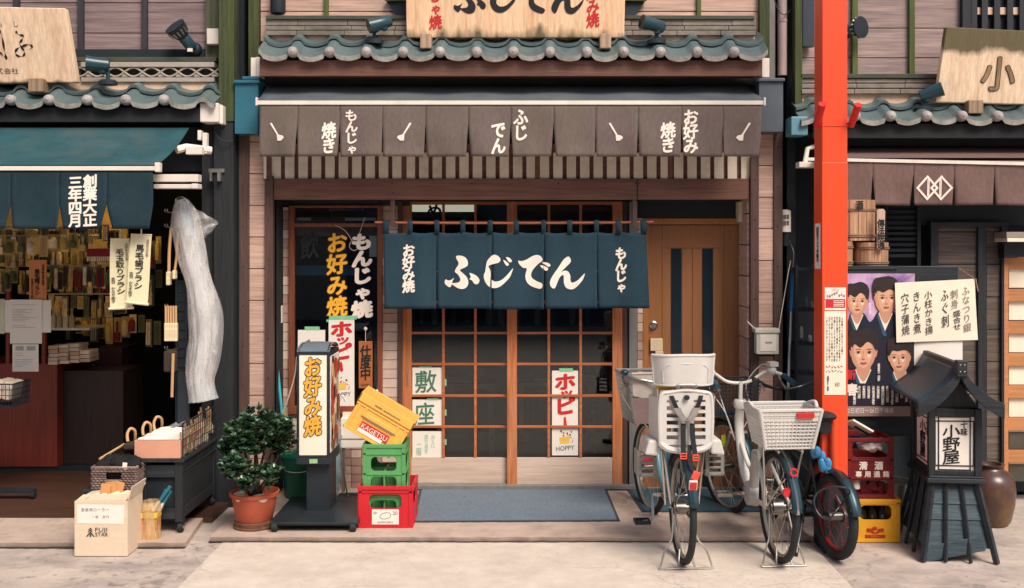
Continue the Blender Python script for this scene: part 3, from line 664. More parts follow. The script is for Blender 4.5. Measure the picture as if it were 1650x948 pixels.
# shutter at the edge of the frame
mb = MB()
for k in range(7):
    y = 414+k*52
    mb.pbox(1623, 1700, y, y+20, -.32, .04, m=0)
    mb.pbox(1626, 1700, y+20, y+50, -.295, .02, m=1 if k < 5 else 2)
    mb.pbox(1626, 1700, y+19, y+22, -.3, .02, m=1)
mb.pbox(1618, 1625, 410, 770, -.335, .06, m=0)
mb.build('shoji_door', [wood('orange_timber', (186, 126, 82), 'x', var=.15), m_paper_warm, M('dim_glass', (80, 76, 66), .2)], rshop, bev=.002)
mb = MB(); mb.pbox(1622, 1700, 374, 384, -.5, .2, m=0); mb.pbox(1623, 1700, 384, 390, -.5, .2, m=1); mb.pbox(1618, 1640, 392, 416, -.4, .1, m=2)
mb.build('lamp_box', [M('grey_lamp_box', (150, 138, 124)), m_paper_warm, m_black], rshop, bev=.003)

# ------------------------------------------------------------------ across the street, seen only in reflections
opp = T('opposite_building', 'row of shops on the far side of the street', 'shop building', (0, -15, 0))
mb = MB(); mb.box(-16, 16, -24, -15, -.03, 6.6); mb.build('wall', M('dim_plaster', (118, 124, 128), .8), opp)
m_op = [M('opening_%d' % i, c, .6) for i, c in enumerate(((50, 52, 54), (196, 186, 170), (92, 100, 108), (150, 96, 70)))]
random.seed(88)
for k in range(10):
    x_ = -15.5+k*3.1
    MB().box(x_, x_+2.3, -15, -14.97, .1, 2.4).build('opening', m_op[(0, 2, 0, 1, 0, 2, 0, 3, 0, 1)[k]], opp)
    MB().box(x_+.3, x_+2.0, -15, -14.97, 3.4, 4.8).build('window', m_op[2], opp)
    MB().box(x_+.2, x_+1.0, -14.97, -14.94, 1.0+.2*(k % 3), 1.6+.3*(k % 2)).build('sign', m_op[1], opp)
    MB().box(x_-.1, x_+2.5, -15, -14.3, 2.5, 2.6).build('awning', m_op[3 if k % 2 else 2], opp)
thing1(DRAIN, 'drain_cap', m_black, 'small dark round cap set in the left pavement edge', 'drain cap')
# ------------------------------------------------------------------ cloth
def cloth_y(Y, x, z, ztop, zbot, amp, freq, ph):             # folds grow towards the hem
    t = max(0, min(1, (ztop-z)/(ztop-zbot)))
    return Y + amp*t*(.6*math.sin(x*freq+ph)+.3*math.sin(x*freq*2.3+ph*2+z*3)) + amp*.25*math.sin(z*14+x*5+ph)*t + .02*amp*math.sin(z*40)
def valance(name, parent, mat, Y, x_slits, ptop, pbot, slit_top, amp=.018, freq=9, hem_jit=1.2, flare=1.0, slant=0.0):
    """a band of cloth with slits; everything measured in the photo at depth Y. returns the mapper for lettering"""
    zt, zb = Z(ptop, Y), Z(pbot, Y)
    def surf(x, z, eps=0.0):
        return Vector((x, cloth_y(Y, x, z, zt, zb, amp, freq, 1.3)-eps, z))
    mb = MB(); zs = Z(slit_top, Y)
    x0, x1 = X(x_slits[0], Y), X(x_slits[-1], Y)
    for i in range(len(x_slits)-1):
        a, b = X(x_slits[i], Y), X(x_slits[i+1], Y); g = random.uniform(.3, 1.6)*flare/S(Y); hj = random.uniform(-hem_jit, hem_jit)/S(Y); g2 = random.uniform(.3, 1.6)*flare/S(Y)
        curl = random.uniform(-.012, .02)
        def fn(u, v, a=a, b=b, g=g, g2=g2, hj=hj, curl=curl):
            z = zt+(zb+hj*(u-.3)-zt)*v; t = max(0, (zs-z)/(zs-zb)); aa = a+(g if i else 0)*t; bb = b-g2*t
            x = aa+(bb-aa)*u; q = surf(x, z)
            e = max(0, 1-min(u, 1-u)*9); q.y -= curl*t*e*e*(1 if u < .5 else -.7)
            return q
        mb.grid(fn, 14, 14)
    # hem thickness and the stitched band
    o = mb.build(name, mat, parent, smooth=True, ang=80, fixn=False)
    so_ = o.modifiers.new('thickness', 'SOLIDIFY'); so_.thickness = .0022; so_.offset = 1
    return o, (lambda u, v: surf(X(u, Y), Z(-v, Y), .0045))

# ------------------------------------------------------------------ main awning
m_awn = M('brown_awning_cloth', (106, 92, 88), .88, .14, 60, (1, 1, .3), .14, grime=.6, grgb=(98, 94, 70), gsc=3.2, gst=(2.2, 1, .6))
m_awn_top = M('blue_grey_awning_top', (84, 92, 100), .7, .16, 5, (1, 1, 1), .1, grime=.5, grgb=(100, 100, 62), gsc=2.4)
YA = -.62
aw = T('awning', 'wide brown awning with white brush lettering over the middle shop entrance', 'awning', (-.06, -.45, 2.5))
mb = MB()
mb.grid(lambda u, v: Vector((X(430+(1215-430)*u, -.3)*(1-v)+X(414.5+(1232-414.5)*u, YA)*v, -.3*(1-v)+YA*v, Z(137, -.3)*(1-v)+Z(161, YA)*v-.016*math.sin(math.pi*v)*(1+.4*math.sin(u*40)))), 60, 8)
o = mb.build('canopy', m_awn_top, aw, smooth=True); o.modifiers.new('t', 'SOLIDIFY').thickness = .004
mb = MB(); mb.pbox(413.5, 1232, 162.2, 169, YA-.005, .03); mb.build('front_bar', m_white, aw, bev=.003)
each('bar_end', m_white, aw, [(411.5, 414.5, 157, 170, YA-.012, .05), (1231, 1234, 157, 170, YA-.012, .05)], bev=.002)
sl_ = [418, 479.5, 547, 616, 685.5, 754.5, 823, 892, 959.5, 1028, 1098, 1165, 1227]
o, amap = valance('valance', aw, m_awn, YA+.004, sl_, 169, 252.5, 197, amp=.026, freq=10, flare=2.6)
mb = MB(); kw = dict(off=.036, rise=.1, fill=1.12)
vtext(mb, '焼き', 530, -198, -247, 21, amap, **kw); vtext(mb, 'もんじゃ', 566, -177, -249, 19, amap, **kw)
vtext(mb, 'でん', 803, -197, -248, 22, amap, **kw); vtext(mb, 'ふじ', 839, -176, -226, 22, amap, **kw)
vtext(mb, '焼き', 1076, -198, -246, 22, amap, **kw); vtext(mb, 'お好み', 1113, -177, -247, 23, amap, **kw)
def spatula(cx, cy, s):
    q = [(-12, 16), (-10, 17), (-8, 13), (2, -3), (9, -6), (10, -8), (6, -11), (4, -13), (1, -14), (-2, -13), (-1, -4)]
    q = [(-13, 15), (-10, 16), (1, -3), (8, -5), (10, -8), (5, -13), (-1, -13), (-2, -3)]
    vs, fs = tess([(cx+s*a*1.02, -cy+b*1.0) for a, b in q]); mb.add([amap(v.x, v.y) for v in vs], fs)
for cx, s in ((448, 1), (650, -1), (994, 1), (1196, -1)): spatula(cx, 214, s)
mb.build('lettering', m_white_ink, aw, fixn=False)

# ------------------------------------------------------------------ noren on its pole
YN = -.27
m_noren = M('indigo_noren_cloth', (30, 56, 69), .88, .14, 90, (1, 1, 1), .14, grime=.25, grgb=(52, 80, 92), gsc=4)
m_pole = wood('bamboo_pole', (160, 92, 66), 'x', var=.2)
mb = MB(); mb.tube([P(604, 358.5, YN), P(700, 359.5, YN), P(830, 359.8, YN), P(960, 359.5, YN), P(1053, 358, YN)], [.0085, .0095, .0085, .0095, .0085], 10)
for px in (690, 845, 968): mb.lathe([(.0095, -.006), (.0118, 0), (.0095, .006)], P(px, 359.6, YN), 10, axis='x')
o = mb.build('curtain_pole', m_pole, smooth=True); tag(o, 'thin reddish bamboo pole carrying the navy entrance curtain', 'curtain pole')
for px, lab in ((632.5, 'brown wooden hanger for the curtain pole, left end above the curtain'), (1022.5, 'brown wooden hanger for the curtain pole, right end above the curtain')):
    mb = MB(); mb.pbox(px-3.6, px+3.6, 322, 366, YN-.028, .05); o = thing1(mb, 'pole_hanger', m_brown_post, lab, 'pole hanger', 'pole hangers', bev=.003)
nr = T('noren_curtain', 'navy split entrance curtain with large white brush kana in the middle', 'curtain', tuple(P(832, 497, YN)))
def noren_surf(px, py, eps=0.0):
    t = max(0, min(1, (py-374)/123)); x, z = X(px, YN), Z(py, YN)
    y = YN-.004+.006*math.sin(px*.09+.4)+t*(.010*math.sin(px*.052+1)+.006*math.sin(px*.13+py*.02))
    # soft pull under the loops
    y += .006*math.sin(px*.0735*2)*(1-t)**3
    return Vector((x, y-eps, z))
ns = [617.5, 703.5, 792.5, 876.5, 961.5, 1041]; nb_ = [619, 704, 793, 877, 963, 1046.5]; nh = [498, 497.5, 498.5, 497.5, 497]
for i in range(5):
    mb = MB(); g = .9
    def fn(u, v, i=i):
        py = 374+(nh[i]-374)*v + (2.2*abs(math.sin(math.pi*u*2))*(1-v)**4)
        k = (py-374)/124; a = ns[i]+(nb_[i]-ns[i])*k+(g*k if i else 0); b = ns[i+1]+(nb_[i+1]-ns[i+1])*k-(g*k if i < 4 else 0)
        q = noren_surf(a+(b-a)*u, py)
        e = max(0, 1-min(u, 1-u)*10)
        if (u < .5 and i) or (u > .5 and i < 4): q.y += (-.012 if u > .5 else .006)*k*e*e
        return q
    mb.grid(fn, 18, 20)
    o = mb.build('curtain_panel', m_noren, nr, smooth=True, ang=80, fixn=False); o.modifiers.new('t', 'SOLIDIFY').thickness = .002; o.modifiers['t'].offset = 1
for px in (622, 661, 704, 746, 790, 832, 876, 918, 961, 996, 1037):
    mb = MB(); wd = 4.0 if px not in (622, 1037) else 5
    pts = [(374.5+3, -.0025), (366, -.008), (357, -.0125), (354.6, 0), (357, .012), (366, .006), (376, -.001)]
    vs, fs = [], []
    for (py, dy) in pts:
        for s_ in (-wd, wd): q = P(px+s_, py, YN); q.y = YN+dy-(.004 if dy < 0 else 0); vs.append(q)
    fs = [(2*k, 2*k+1, 2*k+3, 2*k+2) for k in range(len(pts)-1)]
    mb.add(vs, fs); o = mb.build('loop', m_noren, nr, smooth=True, ang=80, fixn=False); o.modifiers.new('t', 'SOLIDIFY').thickness = .002
nmap = lambda u, v: noren_surf(u, -v, .005)
mb = MB(); brush_kana(mb, 700, 395, 1/6.346, nmap, step=6.0)
vtext(mb, 'お好み焼', 658.5, -394, -471, 18.5, nmap, off=.042, rise=.1, fill=1.12)
vtext(mb, 'もんじゃ', 1000.5, -399, -472, 17, nmap, off=.05, rise=.16, fill=1.15)
mb.build('lettering', m_white_ink, nr, fixn=False)

# ------------------------------------------------------------------ centre sign board
def plank_sign(name, label, quad, Y, th, lean, mats, moss=True):
    """board with measured corners (tl, tr, br, bl) at depth Y; the top leans out by lean metres"""
    t = T(name, label, 'sign', tuple((P(*quad[2], Y)+P(*quad[3], Y))/2))
    pz = [P(*q, Y) for q in quad]; zb = min(v.z for v in pz); zt = max(v.z for v in pz)
    def sh(v, d): return Vector((v.x, v.y-lean*(v.z-zb)/(zt-zb)+d, v.z))
    mb = MB(); mb.add([sh(v, 0) for v in pz]+[sh(v, th) for v in pz], [(0, 1, 2, 3), (7, 6, 5, 4), (0, 4, 5, 1), (1, 5, 6, 2), (2, 6, 7, 3), (3, 7, 4, 0)])
    mb.build('board', mats, t, bev=.006)
    def mp(u, v, eps=.003):
        q = P(u, -v, Y); return Vector((q.x, q.y-lean*(q.z-zb)/(zt-zb)-eps, q.z))
    return t, mp
def mossy_wood(name, rgb, axis, top, edge, rust=True):
    m = wood(name, rgb, axis, var=.16, rough=.75, isl=0, bump=.2, grime=.55, grgb=(176, 112, 76))
    n, l = m.node_tree.nodes, m.node_tree.links; b = n['Principled BSDF']; src = b.inputs['Base Color'].links[0].from_socket
    tc = n.new('ShaderNodeTexCoord'); sp = n.new('ShaderNodeSeparateXYZ'); l.new(tc.outputs['Object'], sp.inputs[0])
    no = n.new('ShaderNodeTexNoise'); no.inputs['Scale'].default_value = 9; no.inputs['Detail'].default_value = 8
    mp = n.new('ShaderNodeMapping'); mp.inputs['Scale'].default_value = (1, 1, .35); l.new(tc.outputs['Object'], mp.inputs[0]); l.new(mp.outputs[0], no.inputs['Vector'])
    ma = n.new('ShaderNodeMath'); ma.operation = 'MULTIPLY_ADD'; l.new(no.outputs[0], ma.inputs[0]); ma.inputs[1].default_value = -edge*3.0; l.new(sp.outputs[2], ma.inputs[2])
    mr = n.new('ShaderNodeMapRange'); l.new(ma.outputs[0], mr.inputs[0])
    if top is None: mr.inputs[1].default_value = -edge*.85; mr.inputs[2].default_value = -edge*1.6
    else: mr.inputs[1].default_value = top-edge*2.0; mr.inputs[2].default_value = top-edge*1.2
    mr.inputs[3].default_value = 0; mr.inputs[4].default_value = .9
    mx = n.new('ShaderNodeMix'); mx.data_type = 'RGBA'; l.new(mr.outputs[0], mx.inputs[0]); l.new(src, mx.inputs[6]); mx.inputs[7].default_value = lin((74, 72, 42))+[1]
    l.new(mx.outputs[2], b.inputs['Base Color']); return m
sg, smap = plank_sign('sign_board', 'large pale wooden sign with black brush kana above the middle eave', [(655, -120), (1007, -120), (1006, 61), (655, 61)], -.44, .05, .10, mossy_wood('pale_sign_board', (236, 198, 160), 'z', None, .10))
mb = MB(); brush_kana(mb, 716, -42, 1/6.85, smap); mb.build('lettering', m_ink, sg, fixn=False)
mb = MB(); vtext(mb, 'もんじゃ焼', 702, 58, -47, 19, smap, off=.03, rise=.12); vtext(mb, 'お好み焼', 955, 42, -44, 19, smap, off=.03, rise=.12); mb.build('red_lettering', m_red_ink, sg, fixn=False)
for px, lab in ((686, 'small weathered wooden block under the left end of the central sign'), (976, 'small weathered wooden block under the right end of the central sign')):
    mb = MB(); mb.pbox(px-9, px+9, 54, 78, -.52, .22); thing1(mb, 'sign_support', wood('weathered_block', (176, 146, 122), 'z', var=.3), lab, 'support block', 'support blocks under the signs', bev=.006)

# ------------------------------------------------------------------ neighbouring sign boards
sg2, m2 = plank_sign('sign_board', 'pale wooden sign with thin black brush characters above the left eave', [(-220, 14), (118, 20), (125, 133), (-220, 136)], -.46, .06, .14, mossy_wood('pale_left_board', (240, 208, 176), 'z', None, .04))
mb = MB()
st_ = [[(4, 70), (2, 66), (0, 74)], [(10, 53), (13, 62), (14, 80), (15, 92), (17, 97)], [(17, 97), (11, 92), (6, 86)], [(36, 55), (40, 60), (47, 62), (44, 68), (40, 74), (44, 82), (46, 88), (42, 93), (34, 92), (31, 87), (36, 81), (46, 77), (55, 75), (59, 79), (54, 83)]]
def brush_line(mb, pts, wmax, mp, w0=.5):
    q = smooth_path([(a, -b, 0) for a, b in pts], 5); k = len(q); vs = []
    for i, p in enumerate(q):
        t = (q[min(i+1, k-1)]-q[max(i-1, 0)]).normalized(); nn = Vector((-t.y, t.x, 0)); f = wmax*(.55+.45*math.sin(i*.8+1))*(1 if i < k-2 else .4)
        vs += [mp(*(p+nn*f).xy), mp(*(p-nn*f).xy)]
    mb.add(vs, [(2*i, 2*i+1, 2*i+3, 2*i+2) for i in range(k-1)])
for s_ in st_: brush_line(mb, s_, 1.9, m2)
for c, px in (('式', 2), ('会', 15), ('社', 27)): put_glyph(mb, c, px, -115.5, 12, 10, m2)
put_glyph(mb, 'ら', 12, -45, 10, 8, m2); put_glyph(mb, 'し', 37, -44, 10, 10, m2)
mb.build('lettering', m_ink, sg2, fixn=False)
sg3, m3 = plank_sign('sign_board', 'pale wooden sign with a carved single character above the right eave', [(1514, 49), (1800, 62), (1800, 172), (1507, 165)], -.46, .055, .12, mossy_wood('pale_right_board', (242, 214, 182), 'z', .37, .06))
mb = MB(); put_glyph(mb, '小', 1603, -121, 56, 56, m3, off=.035, m=0); m3b = lambda u, v: m3(u, v, .0045)
put_glyph(mb, '小', 1603, -121, 56, 56, m3b, off=.012, m=1)
mb.build('lettering', [M('dark_carved_edge', (50, 44, 36), .8), wood('bare_carving', (150, 124, 92), 'z')], sg3, fixn=False)
for px, lab in ((57, 'small weathered wooden block under the left sign'), (1573, 'small weathered wooden block under the right sign')):
    y0 = 126 if px < 100 else 161
    mb = MB(); mb.pbox(px-12, px+12, y0, y0+22, -.52, .22); thing1(mb, 'sign_support', wood('weathered_block', (150, 126, 100), 'z', var=.35), lab, 'support block', 'support blocks under the signs', bev=.006)

# ------------------------------------------------------------------ spotlights
def spotlight(label, px0, py0, px1, py1, Y, base_px, base_py, r=.05):
    """cylinder lamp from the tail (px0,py0) to the mouth (px1,py1)"""
    t = T('spotlight', label, 'spotlight', tuple(P(base_px, base_py, Y)), group='spotlights on the eaves')
    a, b = P(px0, py0, Y), P(px1, py1, Y-.06); dv = (b-a)
    mb = MB(); mb.tube([a, a+dv*.06, a+dv*.55, a+dv*.9, b], [r*.6, r*.86, r*.9, r, r*1.04], 20); mb.build('lamp_head', m_teal_metal, t, smooth=True, ang=50)
    mb = MB(); mb.tube([b-dv*.02, b+dv*.003], r*.96, 20); mb.build('lens', M('dark_lens', (20, 24, 26), .2), t)
    mid = a+dv*.3; bp = P(base_px, base_py, Y)
    mb = MB(); mb.tube([mid-Vector((0, 0, r*.5)), Vector((bp.x, Y, (mid.z+bp.z)/2)), bp], .016, 8); mb.ball(mid-Vector((0, 0, r*.8)), .026); mb.build('bracket', m_teal_metal, t, smooth=True)
    mb = MB(); mb.lathe([(.066, -.018), (.066, .006), (.05, .018), (.01, .02)], bp, 20, squash=(1, .8)); mb.build('base', m_black, t, smooth=True)
spotlight('teal spotlight standing on the tiles left of the central sign', 630, 33, 594, 43, -.47, 603, 67)
spotlight('teal spotlight standing on the tiles right of the central sign', 1070, 45, 1034, 35, -.47, 1058, 67)
spotlight('teal spotlight standing on the tiles right of the left sign', 177, 106, 138, 102, -.47, 174, 133, .055)
spotlight('teal spotlight standing on the right eave beside the carved sign', 1482, 156, 1519, 143, -.47, 1487, 176, .05)
def flood(label, c, mouth, tail, Y):
    t = T('wall_spotlight', label, 'spotlight', tuple(P(*tail, Y)), group='wall spotlights')
    a, b = P(*tail, Y), P(*mouth, Y-.12); dv = b-a
    mb = MB(); mb.tube([a, a+dv*.05, a+dv*.5, a+dv*.56], [.03, .042, .042, .036], 18); mb.build('lamp_body', m_teal_metal, t, smooth=True, ang=50)
    mb = MB(); mb.tube([a+dv*.54, a+dv*.7, a+dv*.92, b], [.045, .062, .075, .08], 22); mb.build('lamp_head', m_black, t, smooth=True, ang=50)
    mb = MB()
    ax = dv.normalized(); u_ = ax.orthogonal().normalized(); v_ = ax.cross(u_)
    for k in range(14):
        an = 2*math.pi*k/14; rr = u_*math.cos(an)+v_*math.sin(an)
        mb.tube([a+dv*.66+rr*.062, a+dv*.86+rr*.076], .006, 5)
    mb.build('cooling_fins', m_steel, t)
    mb = MB(); mb.ball(a+Vector((0, .04, 0)), (.056, .05, .056)); mb.build('wall_mount', m_black, t, smooth=True)
    mb = MB(); q = P(tail[0]-1, tail[1]+4, Y); mb.box(q.x-.018, q.x+.018, q.y-.06, q.y-.045, q.z-.012, q.z+.012); mb.build('sticker', m_white, t)
flood('black floodlight on the mauve wall, tilted up to the left', (290, 58), (281, 42), (311, 79), -.28)
flood('black floodlight on the grey siding behind the orange post', (1376, 47), (1388, 44), (1362, 50), -.30)

# ------------------------------------------------------------------ side awnings
m_teal_awn = M('teal_awning_cloth', (32, 74, 80), .8, .18, 6, (1, .5, 1), .1, grime=.45, grgb=(92, 92, 88), gsc=2.6)
m_teal_val = M('dark_teal_valance', (15, 41, 51), .82, .15, 60, (1, 1, .4), .1, grime=.3, grgb=(40, 78, 84), gsc=3)
YL = -1.2
aw2 = T('awning', 'teal awning with white founding date characters over the left shop', 'awning', tuple(P(100, 300, YL)))
mb = MB(); mb.grid(lambda u, v: Vector((X(-420+(305+420)*u, -.5)*(1-v)+X(-500+(252+500)*u, YL)*v, -.5*(1-v)+YL*v, Z(206, -.5)*(1-v)+Z(266, YL)*v-.03*math.sin(math.pi*v))), 40, 10)
o = mb.build('canopy', m_teal_awn, aw2, smooth=True); o.modifiers.new('t', 'SOLIDIFY').thickness = .004
mb = MB(); mb.pbox(-500, 252, 268, 275, YL-.008, .03); mb.pbox(249, 257, 262, 277, YL-.015, .05); mb.build('front_bar', m_white, aw2, bev=.003)
o, lmap = valance('valance', aw2, m_teal_val, YL+.004, [-440, -362, -284, -210, -134, -58, 17, 95.5, 173, 246], 275, 369, 330, amp=.024, freq=8, flare=7.0)
mb = MB(); vtext(mb, '創業大正', 146, -282, -365, 22, lmap, off=.04, rise=.05, fill=1.08); vtext(mb, '三年四月', 122, -284, -366, 21, lmap, off=.04, rise=.05, fill=1.08); mb.build('lettering', m_white_ink, aw2, fixn=False)
mb = MB(); mb.tube([P(284, 242, -.75), P(300, 238, -.7), P(341, 243, -.62)], .028, 10); mb.pbox(299, 325, 236, 249, -.74, .06); mb.pbox(326, 333, 214, 248, -.66, .05); mb.pbox(318, 324, 210, 226, -.62, .05); mb.build('folding_arm', m_white, aw2, bev=.004)
mb = MB(); mb.pbox(246, 319, 281, 293, -1.0, .08); mb.pbox(247, 314, 297, 304, -1.02, .08); mb.pbox(308, 318, 296, 304, -1.04, .1); mb.build('lower_rail', m_white, aw2, bev=.004)
m_brown_val = M('brown_valance', (112, 88, 82), .85, .14, 50, (1, 1, .4), .12, grime=.35, grgb=(80, 66, 62), gsc=3)
YB = -.62
aw3 = T('awning', 'brown awning with a white diamond crest over the right shop', 'awning', tuple(P(1500, 300, YB)))
mb = MB(); mb.grid(lambda u, v: Vector((X(1330+(1900-1330)*u, -.3)*(1-v)+X(1310+(1960-1310)*u, YB)*v, -.3*(1-v)+YB*v, Z(236, -.3)*(1-v)+Z(254, YB)*v-.012*math.sin(math.pi*v))), 40, 8)
o = mb.build('canopy', m_brown_val, aw3, smooth=True); o.modifiers.new('t', 'SOLIDIFY').thickness = .004
mb = MB(); mb.add([P(1300, 254, YB-.005), P(1900, 266, YB-.005), P(1900, 272, YB-.005), P(1300, 259, YB-.005)]+[P(1300, 254, YB+.02), P(1900, 266, YB+.02), P(1900, 272, YB+.02), P(1300, 259, YB+.02)], [(0, 1, 2, 3), (4, 7, 6, 5), (0, 4, 5, 1), (3, 2, 6, 7), (1, 5, 6, 2), (0, 3, 7, 4)]); mb.build('front_bar', m_white, aw3)
o, rmap = valance('valance', aw3, m_brown_val, YB+.006, [1345, 1406, 1472, 1537, 1602, 1668, 1735], 259, 331, 279, amp=.02, freq=9, flare=2.2)
mb = MB()
def strip(pts, wd, mp, closed=True):
    k = len(pts); vs = []
    for i, p in enumerate(pts):
        a, b = Vector(pts[i-1]), Vector(pts[(i+1) % k]); p = Vector(p); t1, t2 = (p-a).normalized(), (b-p).normalized(); n_ = Vector((-(t1+t2).y, (t1+t2).x)).normalized(); c_ = max(.5, n_.dot(Vector((-t1.y, t1.x))))
        vs += [mp(*(p+n_*wd/c_)), mp(*(p-n_*wd/c_))]
    mb.add(vs, [(2*i, 2*i+1, (2*i+3) % (2*k), (2*i+2) % (2*k)) for i in range(k)])
for cx in (1494.5, 1517):
    strip([(cx-16, -303), (cx, -285), (cx+16, -303), (cx, -321)], 1.7, rmap)
for cx in (1496, 1515.5): strip([(cx-1, -290), (cx+1, -290), (cx+1, -316), (cx-1, -316)], .8, rmap)
mb.build('crest', m_white_ink, aw3, fixn=False)
# ------------------------------------------------------------------ papers on the door and the window
m_logo_y = M('mug_yellow', (236, 190, 80), .7)
def paper(name, label, cat, px0, px1, py0, py1, Y, text=None, tape=None, mat=None, group=None):
    t = T(name, label, cat, tuple(P((px0+px1)/2, py1, Y)), group=group)
    mb = MB(); mb.pbox(px0, px1, py0, py1, Y, .0012); mb.build('sheet', mat or m_paper, t)
    if tape:
        mb = MB()
        for q in tape: mb.pbox(*q, Y-.0022, .0016)
        mb.build('tape', m_green_tape, t)
    if text:
        mb = MB(); mats = text(mb, Y); mb.build('lettering', mats, t, fixn=False)
    return t
def hoppy(cx, y0, y1, wd, base):
    def f(mb, Y):
        hh = y1-y0
        for ch, a, b, gx, gw, gh in (('ホ', .05, .22, 0, .88, .21), ('ッ', .22, .32, .06, .62, .125), ('ピ', .325, .525, 0, .86, .225)):
            put_glyph(mb, ch, cx+wd*gx, -(y0+hh*(a+b)/2), wd*gw, hh*gh, pmap(Y), off=.05, m=0, rise=.14)
        q = [(cx-2.2, -(y0+hh*.56)), (cx+1, -(y0+hh*.55)), (cx+3.2, -(y0+hh*.66)), (cx+.5, -(y0+hh*.685)), (cx-2.6, -(y0+hh*.665))]
        vs, fs = tess(q); mb.add([pmap(Y)(v.x, v.y) for v in vs], fs, 0)
        mg = [(cx-wd*.24, base-22), (cx+wd*.2, base-24), (cx+wd*.17, base-13), (cx-wd*.2, base-12)]
        vs, fs = tess([(a, -b) for a, b in mg]); mb.add([pmap(Y)(v.x, v.y) for v in vs], fs, 1)
        random.seed(int(cx))
        for k in range(13):
            a = cx-wd*.26+random.random()*wd*.56; b = base-24-random.random()*10*math.cos((a-cx)/wd*2.4); r = random.uniform(.8, 1.7)
            mb.add([pmap(Y)(a+r*math.cos(t*1.05), -(b+r*math.sin(t*1.05))) for t in range(6)], [tuple(range(6))], 0 if k % 3 else 2)
        p2 = [(cx+wd*.2, base-22), (cx+wd*.31, base-20), (cx+wd*.28, base-14), (cx+wd*.18, base-14)]
        brush_line(mb, p2, .6, pmap(Y)); mb.m[-1] = 2
        htext(mb, 'HOPPY', cx-wd*.36, cx+wd*.37, -(base-3.5), 10.5, pmap(Y), off=.012, m=2, rise=.08)
        return [m_red_ink, m_logo_y, m_ink]
    return f
paper('paper_sign', 'white paper with green character 敷 taped inside the left door', 'paper sign', 664.5, 716, 592.5, 637, .012+.020, lambda mb, Y: (put_glyph(mb, '敷', 686, -615, 36, 38, pmap(Y), off=.012, rise=.06), [m_green_ink])[1], [(716, 719.5, 611, 622), (676, 696, 590.5, 593)], group='character papers on the door')
paper('paper_sign', 'white paper with green character 座 taped below another on the left door', 'paper sign', 664.5, 716, 644, 688, .012+.020, lambda mb, Y: (put_glyph(mb, '座', 684, -667, 34, 38, pmap(Y), off=.012, rise=.05), [m_green_ink])[1], [(716, 719.5, 660, 670), (688, 706, 642, 645)], group='character papers on the door')
def faint(mb, Y):
    vtext(mb, 'おくに', 698, -701, -722, 7, pmap(Y), off=.01); vtext(mb, 'あります', 687, -700, -731, 7, pmap(Y), off=.01); vtext(mb, '二階', 675, -714, -734, 8, pmap(Y), off=.01)
    return [M('faded_green_ink', (168, 204, 178), .8)]
paper('paper_sign', 'white paper with faded pale green writing, lowest on the left door', 'paper sign', 664.5, 716, 695, 737, .012+.020, faint, [(716, 719.5, 708, 717)], group='character papers on the door')
paper('poster', 'narrow white poster with red katakana on the right sliding door', 'poster', 889.5, 931.5, 597.5, 734, -.03+.021, hoppy(910.5, 597, 732, 40, 727), [(901, 923, 593.5, 599)], group='red katakana posters')
paper('poster', 'tall white poster with red katakana in the front window', 'poster', 529.5, 571, 512.5, 655, -.005, hoppy(550, 513, 640, 42, 641), [(526, 575, 509, 515), (526, 530, 509, 519)], group='red katakana posters')
paper('paper_sign', 'blank white sheet held by green tape in the front window', 'paper sign', 480, 524, 532, 590, -.006, None, [(491, 515, 526.5, 532)])
# hanging plaque
t = T('hanging_plaque', 'small brown wooden plaque with black characters hanging in the front window', 'plaque', tuple(P(589, 627, -.03)))
mb = MB(); mb.pbox(578, 600, 550, 626, -.032, .012); mb.build('board', wood('orange_plaque', (178, 104, 54), 'z', var=.15), t, bev=.002)
mb = MB(); pvtext(mb, '仕度中', 589, 557, 612, 16, -.0325, off=.03, rise=.08); htext(mb, 'HOPPY', 581.5, 597, -620.5, 5.5, pmap(-.0325), off=.01); mb.build('lettering', m_ink, t, fixn=False)
mb = MB(); mb.tube([P(589, 531, -.022), P(589, 551, -.026)], .002, 6); mb.ball(P(589, 530, -.02), (.014, .008, .014)); mb.build('suction_hook', m_white, t, smooth=True)
# cat figurine on the crate side of the window sill
t = T('cat_figurine', 'tiny white lucky cat figurine on the window ledge', 'figurine', tuple(P(604, 656, -.06)))
mb = MB(); mb.ball(P(604, 650, -.06), (.026, .022, .036)); mb.ball(P(604, 634, -.065), (.026, .022, .022))
for s_ in (-1, 1): mb.lathe([(.010, 0), (.001, .018)], P(604+s_*3.6, 630.5, -.063), 8)
mb.tube([P(608, 648, -.075), P(610, 640, -.08), P(609.5, 634, -.08)], [.008, .009, .010], 8)
mb.build('body', M('white_porcelain', (234, 222, 206), .3, .03), t, smooth=True, ang=60)
mb = MB()
for s_ in (-1, 1): mb.ball(P(604+s_*2, 633, -.087), (.003, .002, .003), 6, 4)
mb.ball(P(604, 636, -.088), (.003, .002, .002), 6, 4); mb.build('face', m_ink, t)
mb = MB(); mb.torus(P(604, 640.5, -.063), .020, .004, 'z', 20, 6); mb.build('collar', m_red_ink, t)

